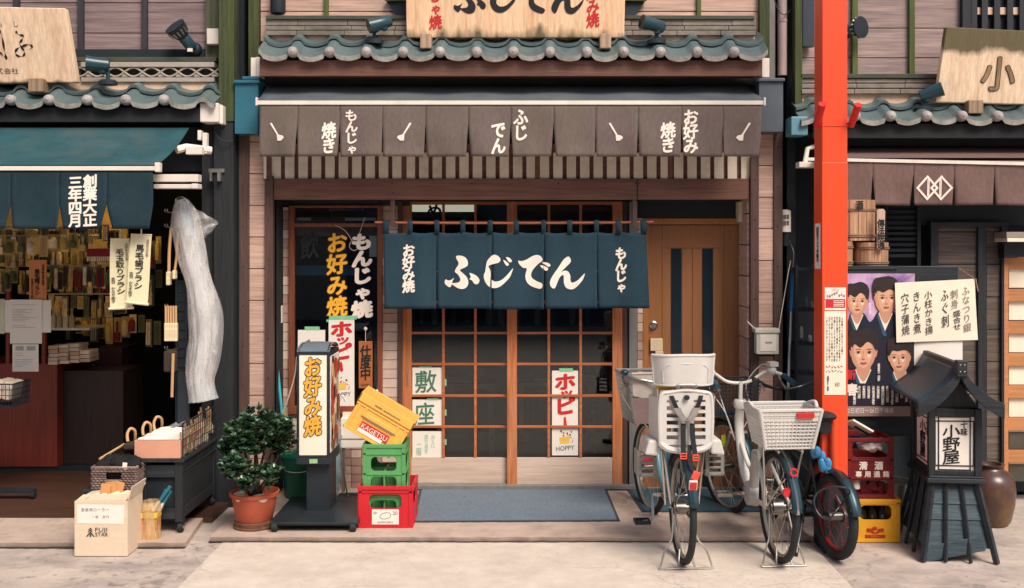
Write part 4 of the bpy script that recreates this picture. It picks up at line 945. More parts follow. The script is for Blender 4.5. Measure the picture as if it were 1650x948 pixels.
# ------------------------------------------------------------------ mats
def floor_quad(px): return [Vector(((a-CX)/(F*H/(b-CY)/H)/1.0, 0, 0)) for a, b in px]
def gp(px, py, z=0.0):                                       # photo pixel on a horizontal plane
    s = (py-CY)/(H-z); return Vector(((px-CX)/s, F/s-D0, z))
def mat_thing(name, q, label, col):
    p = [gp(*a) for a in q]; mb = MB(); n = 40; top = []
    for i in range(4):
        a, b = p[i], p[(i+1) % 4]
        for k in range(n): w_ = random.uniform(-.004, .004) if i % 2 == 0 else 0; v = a+(b-a)*(k/n); top.append(Vector((v.x, v.y+w_, .009)))
    k = len(top); mb.add(top+[Vector((v.x, v.y, .001)) for v in top], [tuple(range(k))]+[(i, (i+1) % k, (i+1) % k+k, i+k) for i in range(k)])
    t = T(name, label, 'door mat', tuple((p[0]+p[2])/2), group='door mats'); mb.build('rubber_edge', M('mat_edge', (58, 66, 74), .8), t)
    mb = MB(); c = sum(p, Vector())/4; q2 = [c+(v-c)*.972+Vector((0, 0, .0125)) for v in p]; q3 = [v-Vector((0, 0, .004)) for v in q2]
    mb.add(q2+q3, [(0, 1, 2, 3)]+[(i, (i+1) % 4, (i+1) % 4+4, i+4) for i in range(4)]); mb.build('pile', col, t)
m_mat = M('grey_blue_mat_pile', (104, 118, 130), .95, .3, 120, bump=.6, grime=.35, grgb=(128, 132, 136), gsc=5)
mat_thing('door_mat', [(664, 842.5), (999, 841), (976, 786), (677, 786.5)], 'large grey blue door mat in front of the sliding doors', m_mat)
mat_thing('door_mat', [(1035, 826), (1330, 826), (1262, 789), (1010, 789)], 'dark teal mat under the parked bicycles', M('teal_mat_pile', (56, 84, 96), .95, .3, 120, bump=.6))
mb = MB(); p = gp(688, 801, .014); mb.add([p+Vector(v) for v in ((-.02, 0, 0), (0, -.012, .004), (.022, .004, 0), (0, .008, .002))], [(0, 1, 2, 3)])

# ------------------------------------------------------------------ light box sign on wheels
sx = lambda px: X(px, -.95)
t = T('sign_stand', 'white light box sign with yellow characters on a black wheeled base', 'sign stand', tuple(gp(505, 830)))
zt, zb = 1.141, .435
mb = MB(); x0, x1 = sx(478), sx(531); y0, y1 = -.95, -.60
fr = .018
for (a, b, c, d_) in ((x0, x0+fr, zb, zt), (x1-fr, x1, zb, zt), (x0+fr, x1-fr, zb, zb+fr), (x0+fr, x1-fr, zt-fr, zt)):
    mb.box(a, b, y0-.006, y1+.006, c, d_)
bx = mb.build('light_box_frame', m_black, t, bev=.003)
mb = MB(); mb.box(x0+fr, x1-fr, y0-.002, y0+.01, zb+fr, zt-fr); mb.build('front_panel', M('opal_panel', (240, 226, 206), .35, .02, 3, bump=0), bx)
mb = MB(); YY = y0-.0035
vtext(mb, 'お好み焼', sx(504), Z(575, -.95), Z(702, -.95), .112, lambda u, v: Vector((u, YY, v)), off=.085, m=1, rise=.14, fill=1.06)
vtext(mb, 'お好み焼', sx(504), Z(575, -.95), Z(702, -.95), .112, lambda u, v: Vector((u, YY-.0015, v)), off=.035, m=0, rise=.14, fill=1.06)
mb.build('front_lettering', [M('amber_lettering', (224, 168, 64), .6, .05), M('dark_outline', (74, 54, 24), .7)], bx, fixn=False)
# right side panel with a collage of dishes
mb = MB(); mb.box(x1-.004, x1+.003, y0+.02, y1-.02, zb+.03, zt-.03, 0)
random.seed(3)
for k in range(46):
    yy = random.uniform(y0+.05, y1-.06); zz = random.uniform(zb+.06, zt-.06); w_ = random.uniform(.015, .06); h_ = random.uniform(.02, .07)
    n_ = 10; m_ = random.choice((1, 1, 2, 3, 4, 5)); xx = x1+.0035+.0002*k
    mb.add([(xx, min(y1-.025, max(y0+.025, yy+w_*math.cos(2*math.pi*i/n_))), min(zt-.035, max(zb+.035, zz+h_*math.sin(2*math.pi*i/n_)))) for i in range(n_)], [tuple(range(n_))], m_)
mb.build('side_panel', [m_paper, M('dish_brown', (150, 84, 44)), M('dish_red', (196, 66, 48)), M('dish_dark', (50, 40, 38)), M('dish_tan', (220, 184, 130)), M('dish_grey', (130, 126, 120))], bx, fixn=False)
mb = MB()
mb.grid(lambda u, v: Vector((x0+(x1-x0)*u, y0+(y1-y0)*v, zt+.004+.05*math.sin(math.pi*v)**.7*(.9+.1*math.sin(u*3)))), 8, 12); mb.build('top_cover', M('brushed_top', (104, 116, 122), .3, .15, 3, grime=.3), bx, smooth=True)
mb = MB(); mb.tube([(x0+.01, y0, zt+.005), (x0+.02, y0+.1, zt+.045), (x0+.03, y1-.1, zt+.055), (x0+.03, y1, zt+.02)], .006, 6); mb.tube([(x1-.012, y0, zt+.005), (x1-.012, y0+.1, zt+.05), (x1-.012, y1, zt+.02)], .006, 6); mb.build('edge_trim', m_chrome, bx, smooth=True)
mb = MB(); mb.box(sx(491), sx(529), -.90, -.66, .06, zb-.04); mb.box(x0-.005, x1+.005, -.955, -.6, zb-.045, zb); mb.build('post', m_black, t, bev=.005)
mb = MB(); mb.box(sx(499), sx(512), -.962, -.956, .40, .428); mb.build('inspection_sticker', M('pale_green_sticker', (150, 196, 140), .6), t)
p0, p1 = gp(433, 843, .06), gp(577, 843, .06)
mb = MB(); mb.box(p0.x, p1.x, p0.y, -.50, .048, .064); mb.box(p0.x+.01, p1.x-.01, p0.y+.006, -.51, .040, .048); mb.build('base_plate', M('black_steel_plate', (34, 42, 48), .35, .2, 5, grime=.3, grgb=(60, 60, 60)), t, bev=.004)
mb = MB(); mb.box(sx(488), sx(531), -.93, -.63, .062, .068); mb.build('post_flange', m_black, t, bev=.002)
for (a, b) in ((p0.x+.035, p0.y+.015), (p1.x-.035, p0.y+.015), (p0.x+.05, -.56), (p1.x-.05, -.56)):
    mb = MB(); mb.lathe([(.012, -.02), (.027, -.017), (.029, 0), (.027, .017), (.012, .02)], (a, b, .0295), 18, axis='x'); mb.build('caster', m_rubber, t, smooth=True, ang=50)
# cables of the sign
mb = MB(); mb.tube(smooth_path([P(478, 575, -.93), P(474, 610, -.9), P(458, 660, -.85), P(444, 690, -.8), P(452, 716, -.8), P(466, 724, -.85), P(480, 722, -.9), P(486, 735, -.8)], 6), .005, 6)
o = mb.build('power_cable', m_white, smooth=True); tag(o, 'thin white cable looping from the light box sign past the plant', 'cable')

# ------------------------------------------------------------------ teal pole and bucket
mb = MB(); mb.tube([P(444, 560, -.12), P(455, 676, -.16)], .011, 10); mb.tube([P(442.5, 500, -.10), P(444, 560, -.12)], .006, 8); mb.tube([P(455, 676, -.16), gp(463, 790)], .010, 10)
o = mb.build('broom_pole', M('turquoise_plastic', (64, 172, 184), .4, .06), smooth=True); tag(o, 'turquoise plastic pole leaning on the siding behind the plant', 'pole')
t = T('plastic_bucket', 'dark green plastic bucket behind the base of the light box sign', 'bucket', tuple(gp(485, 800)))
q = gp(485, 800); mb = MB(); mb.lathe([(.11, 0), (.115, .01), (.145, .30), (.152, .305), (.15, .315), (.14, .31), (.112, .02)], q, 28); mb.build('body', M('green_bucket', (24, 96, 74), .4, .1), t, smooth=True)
mb = MB(); mb.tube(smooth_path([q+Vector((-.15, 0, .30)), q+Vector((-.08, -.14, .22)), q+Vector((.08, -.14, .22)), q+Vector((.15, 0, .30))], 6), .003, 6); mb.build('handle', m_steel, t)

# ------------------------------------------------------------------ umbrella rack with folded umbrella, leaflet holder
t = T('umbrella_rack', 'thin steel umbrella rack between the light box sign and the crates', 'rack', tuple(gp(565, 800)))
mb = MB(); YY = -.42; r = .006
a, b = X(546, YY), X(592, YY)
for yy in (-.44, -.26):
    mb.tube([(a, yy, .46), (b, yy, .46)], r, 8); mb.tube([(a-.02, yy, .03), (b+.02, yy, .03)], r, 8)
for xx in (a, b):
    mb.tube([(xx, -.44, .46), (xx, -.26, .46)], r, 8)
    mb.tube([(xx, -.44, .46), (xx+(.07 if xx == a else -.0), -.44, .03)], r, 8); mb.tube([(xx, -.26, .46), (xx, -.26, .0)], r, 8)
mb.build('frame', m_steel, t, smooth=True)
mb = MB(); mb.box(a-.03, b+.03, -.46, -.24, .0, .022); mb.build('drip_tray', m_black, t, bev=.003)
t = T('folded_umbrella', 'folded clear plastic umbrella standing in the steel rack', 'umbrella', tuple(gp(541, 800)))
u0, u1 = Vector((X(541, -.4), -.4, .035)), Vector((X(545, -.36), -.36, .62)); mb = MB(); prof = []
for k in range(15):
    f = k/14; prof.append(u0+(u1-u0)*f)
mb.tube(prof, [.008+.030*math.sin(math.pi*min(1, (k/14)*1.15))**.7*(1-.3*k/14) for k in range(15)], 14)
for i, v in enumerate(mb.v): v.x += .005*math.sin(i*2.4)
mb.build('canopy', film('clear_umbrella_film', (170, 206, 216), .55), t, smooth=True)
mb = MB(); mb.tube(smooth_path([u1-Vector((0, 0, .02)), u1+Vector((.006, 0, .1)), u1+Vector((.03, 0, .14)), u1+Vector((.055, 0, .10))], 5), .008, 8); mb.build('handle', m_white, t, smooth=True)
t = T('leaflet_holder', 'white leaflet holder with stacked papers behind the yellow crate', 'leaflet holder', tuple(P(572, 730, -.30)))
mb = MB(); mb.pbox(549, 592, 674, 722, -.30, .06); mb.build('box', m_paper, t, bev=.003)
mb = MB()
for k in range(4): mb.pbox(552+k*2, 590-k*2, 664+k*2, 676, -.29+.012*k, .006)
mb.build('leaflets', m_paper_warm, t)
mb = MB(); mb.tube([P(555, 722, -.27), gp(555, 800)+Vector((0, .0, 0))], .006, 8); mb.tube([P(588, 722, -.27), gp(588, 800)], .006, 8); mb.build('legs', m_steel, t)

# ------------------------------------------------------------------ crates
def crate(name, label, W, D, Hh, mat, cat='crate', loc=(0, 0, 0), rot=(0, 0, 0), win=None, ribs=(), group=None, th=.009, holes=True):
    """open bottle crate: base centre front at loc; win = (x0,x1,z0,z1) opening on the front as fractions"""
    t = T(name, label, cat, loc, rot, group); mb = MB(); w2 = W/2
    def wall(fn, L, win):
        # fn maps (u along, z, out) -> vector; wall from 0..L
        if win:
            ws = sorted(win if isinstance(win[0], tuple) else [win], key=lambda q: q[2])
            a, b = ws[0][0]*L, ws[0][1]*L; zz0 = 0
            _bx(fn, 0, a, 0, Hh, 0, th); _bx(fn, b, L, 0, Hh, 0, th)
            for q in ws:
                c, d_ = q[2]*Hh, q[3]*Hh; _bx(fn, a, b, zz0, c, 0, th); zz0 = d_
                rr = min(.03, (d_-c)*.4)
                for (xx, zz, sx_, sz_) in ((a, c, 1, 1), (b, c, -1, 1), (a, d_, 1, -1), (b, d_, -1, -1)):   # rounded corners of the hole
                    pts = [(xx, zz)]+[(xx+sx_*rr*(1-math.sin(an)), zz+sz_*rr*(1-math.cos(an))) for an in [k*math.pi/8 for k in range(5)]]
                    vs = [fn(u, z, .001) for u, z in pts]+[fn(u, z, th-.001) for u, z in pts]; k = len(pts)
                    mb.add(vs, [tuple(range(k)), tuple(range(2*k-1, k-1, -1))]+[(i, (i+1) % k, (i+1) % k+k, i+k) for i in range(k)])
            _bx(fn, a, b, zz0, Hh, 0, th)
        else: _bx(fn, 0, L, 0, Hh, 0, th)
    def _bx(fn, u0, u1, z0, z1, o0, o1):
        vs = [fn(u, z, o) for z in (z0, z1) for (u, o) in ((u0, o0), (u1, o0), (u1, o1), (u0, o1))]
        mb.add(vs, [(0, 3, 2, 1), (4, 5, 6, 7), (0, 1, 5, 4), (1, 2, 6, 5), (2, 3, 7, 6), (3, 0, 4, 7)])
    fF = lambda u, z, o: Vector((-w2+u, o, z)); fB = lambda u, z, o: Vector((w2-u, D-o, z))
    fL = lambda u, z, o: Vector((-w2+o, D-u, z)); fR = lambda u, z, o: Vector((w2-o, u, z))
    for fn, L in ((fF, W), (fB, W), (fL, D), (fR, D)):
        wall(fn, L, win)
        for z in ribs: _bx(fn, -.004, L+.004, z*Hh-.006, z*Hh+.006, -.006, .001)
        _bx(fn, -.005, L+.005, Hh-.022, Hh-.0005, -.008, .001)      # rim
        _bx(fn, -.004, L+.004, .0005, .018, -.006, .001)
        for u in (.03, .97): _bx(fn, u*L-.010, u*L+.010, .018, Hh-.022, -.006, .001)
    mb.box(-w2+th, w2-th, th, D-th, .012, .02)
    mb.build('body', mat, t, local=True, bev=.0025)
    return t
m_red_c = M('red_crate_plastic', (198, 32, 44), .38, .07, 7, bump=.03, grime=.25, grgb=(140, 30, 38))
m_green_c = M('green_crate_plastic', (88, 156, 92), .42, .08, 7, bump=.03, grime=.3, grgb=(70, 110, 76))
m_yel_c = M('faded_yellow_crate_plastic', (236, 178, 82), .45, .08, 5, bump=.04, grime=.35, grgb=(216, 158, 92))
q = gp(621, 851)
rc = crate('beer_crate', 'red plastic crate on the pavement with a white brewery label', .352, .32, .275, m_red_c, loc=tuple(q), win=(.2, .8, .47, .80), ribs=(.86,))
mb = MB(); mb.box(-.088, .088, -.0025, 0, .024, .122); mb.build('label_plate', m_paper, rc, local=True)
mb = MB(); fm = lambda u, v: Vector((u, -.0032, v))
htext(mb, 'SAPPORO', -.052, .052, .038, .020, fm, off=.012); htext(mb, '20', .048, .080, .098, .034, fm, off=.02); htext(mb, '中', -.078, -.056, .098, .024, fm, off=.02)
strip([(.036*math.cos(a)*1.0, .080+.020*math.sin(a)+.16*.036*math.cos(a)) for a in [k*math.pi/14 for k in range(28)]], .0016, fm)
mb.build('lettering', m_ink, rc, local=True, fixn=False)
gc = crate('beer_crate', 'green plastic crate standing inside the red crate', .272, .26, .52, m_green_c, loc=(X(619, -1.03), -1.035, .022), win=[(.18, .80, .06, .29), (.18, .80, .40, .59), (.18, .80, .66, .84)], ribs=(.345, .625, .88))
# a second row of openings is cut by stacking an upper frame: inner dividers
mb = MB(); mb.box(-.006, .006, .02, .24, .03, .34); mb.box(-.1, .1, .125, .135, .03, .34); mb.box(-.004, .004, .001, .008, .2, .31); mb.build('divider', m_green_c, gc, local=True)
yc = T('beer_crate', 'faded yellow crate lying tilted on top of the green crate', 'crate', tuple(P(594, 712, -1.02)), (0, R(30.5), 0))
W, Hh, D = .392, .262, .29; mb = MB()
mb.box(-W/2, W/2, 0, .010, 0, Hh); mb.box(-W/2, W/2, D-.01, D, 0, Hh); mb.box(-W/2, -W/2+.01, .01, D-.01, 0, Hh); mb.box(W/2-.01, W/2, .01, D-.01, 0, Hh); mb.box(-W/2, W/2, 0, D, Hh-.012, Hh-.002)
for z0, z1, e in ((Hh-.055, Hh+.001, .010), (Hh-.078, Hh-.068, .006), (.0, .02, .006)):
    mb.box(-W/2-e, W/2+e, -e, .001, z0, z1); mb.box(W/2-.001, W/2+e, -e, D+e, z0, z1); mb.box(-W/2-e, -W/2+.001, -e, D+e, z0, z1)
for x in (-W/2+.02, -W/2+.075, W/2-.075, W/2-.02): mb.box(x-.007, x+.007, -.006, .001, .02, Hh-.078)
mb.box(-.12, .12, -.004, .001, .115, .155)
mb.build('body', m_yel_c, yc, local=True, bev=.003)
mb = MB(); mb.box(-.085, -.03, -.0115, -.009, Hh-.036, Hh-.026); mb.box(-.02, .11, -.0115, -.009, Hh-.036, Hh-.028); mb.box(-.13, .13, -.0075, -.0045, .118, .130); mb.build('scuffs', M('worn_slot', (128, 112, 92), .8), yc, local=True)
mb = MB(); mb.box(-.105, .105, -.0052, -.003, .048, .100, 0); mb.box(-.105, .075, -.0054, -.003, .026, .052, 1); mb.build('label_plate', [M('red_label', (198, 52, 40)), m_paper], yc, local=True)
mb = MB(); htext(mb, 'KAGETSU', -.095, .095, .074, .046, lambda u, v: Vector((u, -.0062, v)), off=.02); mb.build('lettering', m_white_ink, yc, local=True, fixn=False)
mb = MB(); mb.tube([P(612, 722, -.93), P(618, 730, -.93), P(628, 736, -.92)], .012, 8)
o = mb.build('yellow_strap', M('yellow_strap', (240, 180, 40))); tag(o, 'short yellow strap hanging inside the top of the green crate', 'strap')

# ------------------------------------------------------------------ potted plant
pp = gp(410, 848)
t = T('potted_plant', 'jade plant with glossy dark leaves in a terracotta coloured pot', 'plant', tuple(pp))
mb = MB(); mb.lathe([(.112, .045), (.118, .05), (.148, .205), (.160, .208), (.162, .232), (.154, .236), (.148, .225), (.14, .19), (.001, .19)], pp, 36); mb.build('pot', M('terracotta_plastic', (186, 92, 66), .5, .12, 6, bump=.05, grime=.3, grgb=(120, 66, 52)), t, smooth=True, ang=50)
mb = MB(); mb.lathe([(.001, .0), (.135, .0), (.138, .012), (.126, .016), (.128, .040), (.120, .046), (.001, .046)], pp, 30); mb.build('saucer', wood('wooden_saucer', (112, 76, 58), 'x'), t, smooth=True, ang=40)
mb = MB(); random.seed(8)
for (dx, dy, r) in ((-.055, -.10, .045), (.06, -.09, .055), (-.01, .02, .05), (-.1, 0, .04)): mb.ball(pp+Vector((dx, dy, .205)), (r, r*.8, r*.55), 12, 7)
mb.build('stones', M('white_pebbles', (232, 214, 198), .7, .1, 12), t, smooth=True)
mb = MB(); mb.ball(pp+Vector((-.0, -.06, .262)), (.014, .014, .024), 10, 6); mb.build('blue_tag', M('blue_tag', (60, 130, 170), .4), t, smooth=True)
sm = MB(); lf = MB()
def leaf(c, dirv, ln, wd):
    d_ = dirv.normalized(); s_ = d_.cross(Vector((random.gauss(0, .4), random.gauss(0, .4), 1)));  s_ = s_.normalized() if s_.length > .01 else Vector((1, 0, 0)); n_ = s_.cross(d_).normalized()
    vs = [c, c+d_*ln*.35+s_*wd*.42+n_*wd*.10, c+d_*ln*.75+s_*wd*.5+n_*wd*.12, c+d_*ln, c+d_*ln*.75-s_*wd*.5+n_*wd*.12, c+d_*ln*.35-s_*wd*.42+n_*wd*.10, c+d_*ln*.5-n_*wd*.05]
    lf.add(vs, [(0, 1, 6), (1, 2, 6), (2, 3, 6), (3, 4, 6), (4, 5, 6), (5, 0, 6)])
clumps = [(P(432, 692, -1.10), (.17, .15, .13), 46), (P(386, 700, -1.12), (.13, .13, .11), 36), (P(412, 676, -1.0), (.11, .12, .09), 26), (P(380, 752, -1.22), (.105, .1, .095), 30), (P(430, 765, -1.2), (.10, .1, .075), 26), (P(455, 715, -1.05), (.09, .1, .08), 18), (P(365, 725, -1.1), (.06, .08, .07), 12), (P(412, 716, -1.12), (.12, .1, .09), 30), (P(452, 690, -1.12), (.08, .1, .08), 18), (P(398, 775, -1.27), (.07, .06, .06), 14)]
for c, rad, n_ in clumps:
    base = pp+Vector((random.uniform(-.04, .04), random.uniform(-.03, .03), .2)); mid = base.lerp(c, .55)+Vector((0, .02, -.03))
    path = smooth_path([base, mid, c], 5); sm.tube(path, [.012*(1-.5*i/(len(path)-1)) for i in range(len(path))], 7)
    for _ in range(int(n_*1.9)):
        v = Vector((random.gauss(0, 1), random.gauss(0, 1), random.gauss(0, 1))).normalized(); q_ = random.random()**.45
        tip = c+Vector((v.x*rad[0], v.y*rad[1], v.z*rad[2]))*q_
        sm.tube([c.lerp(tip, .35), tip], .0028, 4, cap=False)
        up = (v+Vector((0, -.25, .9))).normalized()
        for k in range(11):
            a = random.uniform(0, 6.28); dv = (up*random.uniform(.2, 1.0)+Vector((math.cos(a), math.sin(a), random.uniform(-.2, .5)))).normalized()
            s_ = random.uniform(.6, 1.35); leaf(tip-up*random.uniform(0, .03), dv, .037*s_, .025*s_)
sm.build('stems', wood('plant_stem', (96, 80, 60), 'z'), t, smooth=True)
lf.build('leaves', M('jade_leaf', (66, 96, 70), .25, .4, 14, bump=.0, isl=.45, spec=.6), t, smooth=True, ang=180, fixn=False)
# ------------------------------------------------------------------ bicycles: local x forward, y left, z up; rear contact point at the origin
def wheel(parent, name, c, Rw, rt, m_rim, spokes=28, hub=.022, hubw=.05, steer=0.0, drum=0.0, spm=None):
    """tyre, rim, spokes and hub about c; steer turns it about the vertical through c"""
    rot = Matrix.Translation(c)@Matrix.Rotation(steer, 4, 'Z')
    mb = MB(); mb.torus((0, 0, 0), Rw-rt, rt, 'y', 56, 10); mb.xf(rot); tyre_o = mb.build(name, m_rubber, parent, smooth=True, local=True)
    mb = MB(); rr = Rw-2*rt-.004; mb.torus((0, 0, 0), rr, .011, 'y', 56, 8, sq=1.1); mb.xf(rot); mb.build('rim', m_rim, tyre_o, smooth=True, local=True)
    mb = MB(); mb.cyl((0, -hubw, 0), (0, hubw, 0), hub, n=16); mb.cyl((0, -hubw-.03, 0), (0, hubw+.03, 0), .007, n=10)
    for s_ in (-1, 1): mb.cyl((0, s_*hubw-.003, 0), (0, s_*hubw+.003, 0), hub*1.6, n=18)
    if drum: mb.cyl((0, -.02, 0), (0, .04, 0), drum*.85, n=24)
    mb.xf(rot); mb.build('hub', m_hub, tyre_o, smooth=True, local=True, ang=40)
    mb = MB()
    for k in range(spokes):
        a = 2*math.pi*k/spokes; s_ = 1 if k % 2 else -1; a2 = a+(1.1 if k % 4 < 2 else -1.1)
        p = (hub*1.5*math.cos(a2), s_*hubw, hub*1.5*math.sin(a2)); q = (rr*math.cos(a), 0, rr*math.sin(a)); mb.tube([p, q], .0013, 4, cap=False)
    mb.xf(rot); mb.build('spokes', spm or m_chrome, tyre_o, local=True)
    return tyre_o
def fender(parent, c, Rf, a0, a1, wd, mat, rot=None, th=.006, name='fender'):
    mb = MB(); n = 26; prof = [(-wd, -.010), (-wd*.8, .0), (0, .008), (wd*.8, .0), (wd, -.010)]
    def fn(u, v):
        a = R(a0+(a1-a0)*u); k = v*4; i = min(3, int(k)); f = k-i; y = prof[i][0]*(1-f)+prof[i+1][0]*f; dr = prof[i][1]*(1-f)+prof[i+1][1]*f
        return Vector((math.cos(a)*(Rf+dr), y, math.sin(a)*(Rf+dr)))
    mb.grid(fn, n, 8); mb.xf((Matrix.Translation(c)@(rot or Matrix.Identity(4))))
    o = mb.build(name, mat, parent, smooth=True, local=True, fixn=False); s_ = o.modifiers.new('t', 'SOLIDIFY'); s_.thickness = .003; return o
def basket_grid(mb, b0, b1, t0, t1, zb, zt, nh, nv, r, rim=.006, cells=True, bottom=True):
    """tapered wire or plastic basket: bottom rectangle half sizes b, top half sizes t around (0,0)"""
    def pt(u, z): # u 0..4 round the four sides
        k = (z-zb)/(zt-zb); a, b = b0+(t0-b0)*k, b1+(t1-b1)*k; i = int(u) % 4; f = u-int(u)
        cs = [(-a, -b), (a, -b), (a, b), (-a, b)]; p, q = cs[i], cs[(i+1) % 4]; return Vector((p[0]+(q[0]-p[0])*f, p[1]+(q[1]-p[1])*f, z))
    for j in range(nh+1):
        z = zb+(zt-zb)*j/nh; ring = [pt(k*.25, z) for k in range(16)]
        mb.tube(ring, rim if j == nh else r, 6, closed=True)
    for side in range(4):
        for k in range(nv): u = side+k/nv; mb.tube([pt(u, zb), pt(u, zt)], r, 4, cap=False)
    if bottom:
        for k in range(1, 10):
            f = -b0+2*b0*k/10; mb.tube([(f, -b1, zb), (f, b1, zb)], r, 4, cap=False)
            f = -b1+2*b1*k/10; mb.tube([(-b0, f, zb), (b0, f, zb)], r, 4, cap=False)
def stand(parent, x, w_, zax, back=.10):
    mb = MB(); pts = [(x, .055, zax), (x-back*.55, .075, zax*.52), (x-back*.8, w_*.8, .11), (x-back, w_, .02), (x-back-.01, w_, .007), (x-back-.01, 0, .010), (x-back-.01, -w_, .007), (x-back, -w_, .02), (x-back*.8, -w_*.8, .11), (x-back*.55, -.075, zax*.52), (x, -.055, zax)]
    mb.tube(smooth_path(pts, 4), .0055, 8); mb.tube([(x-back*.55, .03, .10), (x-back-.01, .05, .008)], .006, 6); mb.tube([(x-back*.55, -.03, .10), (x-back-.01, -.05, .008)], .006, 6)
    return mb.build('kick_stand', m_steel, parent, smooth=True, local=True)
def pedal(parent, c, mat):
    mb = MB(); x, y, z = c; mb.box(x-.045, x+.045, y-.05, y-.036, z-.012, z+.012); mb.box(x-.045, x+.045, y+.036, y+.05, z-.012, z+.012); mb.box(x-.045, x-.030, y-.036, y+.036, z-.012, z+.012); mb.box(x+.030, x+.045, y-.036, y+.036, z-.012, z+.012)
    for k in (-.018, 0, .018): mb.box(x-.03, x+.03, y+k-.004, y+k+.004, z-.006, z+.006)
    return mb.build('pedal', mat, parent, local=True, bev=.002)
def bike(name, label, px, py, yaw, lean=0.0):
    p = gp(px, py, -.031); return T(name, label, 'bicycle', tuple(p), (R(lean), 0, R(90+yaw)), None)
def Rz(a): return Matrix.Rotation(a, 4, 'Z')
m_wplastic = M('off_white_plastic', (200, 196, 190), .5, .04, 6, bump=.02, grime=.22, grgb=(190, 176, 160))
m_gplastic = M('grey_plastic', (138, 136, 132), .5, .06, 6, bump=.02)
m_bluefr = M('dusty_blue_frame', (86, 132, 144), .35, .06, 5, bump=0, metal=.3)
m_whitefr = M('white_bike_paint', (222, 220, 208), .3, .04, 5, bump=0, coat=.4)
m_fend = M('smoky_teal_fender', (44, 68, 76), .3, .1, 4, bump=0, metal=.4)
m_hub = M('dark_hub_steel', (120, 118, 114), .35, .2, 12, bump=.02, metal=.9)
m_strap = M('black_webbing', (28, 30, 34), .85, .1, 60)
m_orange_b = M('orange_red_buckle', (230, 84, 66), .4, .05)
m_refl = M('red_reflector', (200, 36, 40), .2, .05, 30, spec=.7)

# --- bicycle with the child seat
b = bike('bicycle', 'bicycle with a cream child seat and black straps over its rear wheel', 1099, 907, 3.0)
Rw, rt = .328, .021; WB = 1.10; fc = Vector((WB, 0, Rw))
wheel(b, 'wheel', Vector((0, 0, Rw)), Rw, rt, m_steel, drum=.045)
st1 = R(9); wheel(b, 'wheel', fc, Rw, rt, m_steel, steer=st1)
fender(b, Vector((0, 0, Rw)), Rw+.016, 32, 166, .027, m_fend)
fender(b, fc, Rw+.018, 48, 200, .034, m_fend, Rz(st1))
m_f1 = M('teal_grey_frame', (96, 130, 138), .35, .06, 5, bump=0, metal=.3)
mb = MB(); bbx = Vector((.47, 0, .29)); seat_t = Vector((.30, 0, .74)); head_b = Vector((.86, 0, .56)); head_t = Vector((.80, 0, .78))
mb.tube([bbx, seat_t], .018, 10); mb.tube(smooth_path([head_b, Vector((.70, 0, .38)), bbx], 6), .024, 12); mb.tube([head_b-Vector((-.02, 0, .06)), head_t], .021, 10)
for s_ in (-1, 1):
    mb.tube([bbx+Vector((0, s_*.03, 0)), Vector((.06, s_*.07, Rw))], .011, 8); mb.tube([Vector((.34, s_*.02, .62)), Vector((.0, s_*.07, Rw))], .009, 8)
mb.build('frame', m_f1, b, smooth=True, local=True)
mb = MB()
for s_ in (-1, 1): mb.tube(smooth_path([Vector((.88, s_*.05, .50)), Vector((.95, s_*.055, .44)), fc+Rz(st1)@Vector((0, s_*.055, 0))], 5), .011, 8)
mb.build('fork', m_f1, b, smooth=True, local=True)
mb = MB(); mb.tube([(.02, .06, Rw), (.0, .12, .72)], .008, 8); mb.tube([(.02, -.06, Rw), (.0, -.12, .72)], .008, 8); mb.tube([(-.07, .09, .70), (.20, .05, .70)], .007, 8); mb.tube([(-.07, -.09, .70), (.20, -.05, .70)], .007, 8); mb.tube([(-.07, .09, .70), (-.07, -.09, .70)], .007, 8)
mb.tube([(-.0, .10, Rw+.02), (-.02, .13, .70)], .006, 8); mb.tube([(-.0, -.10, Rw+.02), (-.02, -.13, .70)], .006, 8)
mb.build('rear_rack', m_chrome, b, smooth=True, local=True)
mb = MB(); mb.tube(smooth_path([(.02, -.055, Rw), (-.05, -.05, Rw+.09), (-.10, 0, Rw+.10), (-.06, .05, Rw+.09)], 4), .004, 6); mb.build('fender_stay', m_chrome, b, smooth=True, local=True)
mb = MB(); mb.obox((-.30, 0, Rw+.20), (.02, .04, .055), Matrix.Rotation(R(-18), 3, 'Y')); mb.build('reflector', m_refl, b, local=True, bev=.004)
mb = MB(); mb.obox((-.31, 0, Rw+.20), (.015, .048, .07), Matrix.Rotation(R(-18), 3, 'Y')); mb.xf(Matrix.Translation((.012, 0, 0))); mb.build('reflector_holder', m_white, b, local=True, bev=.004)
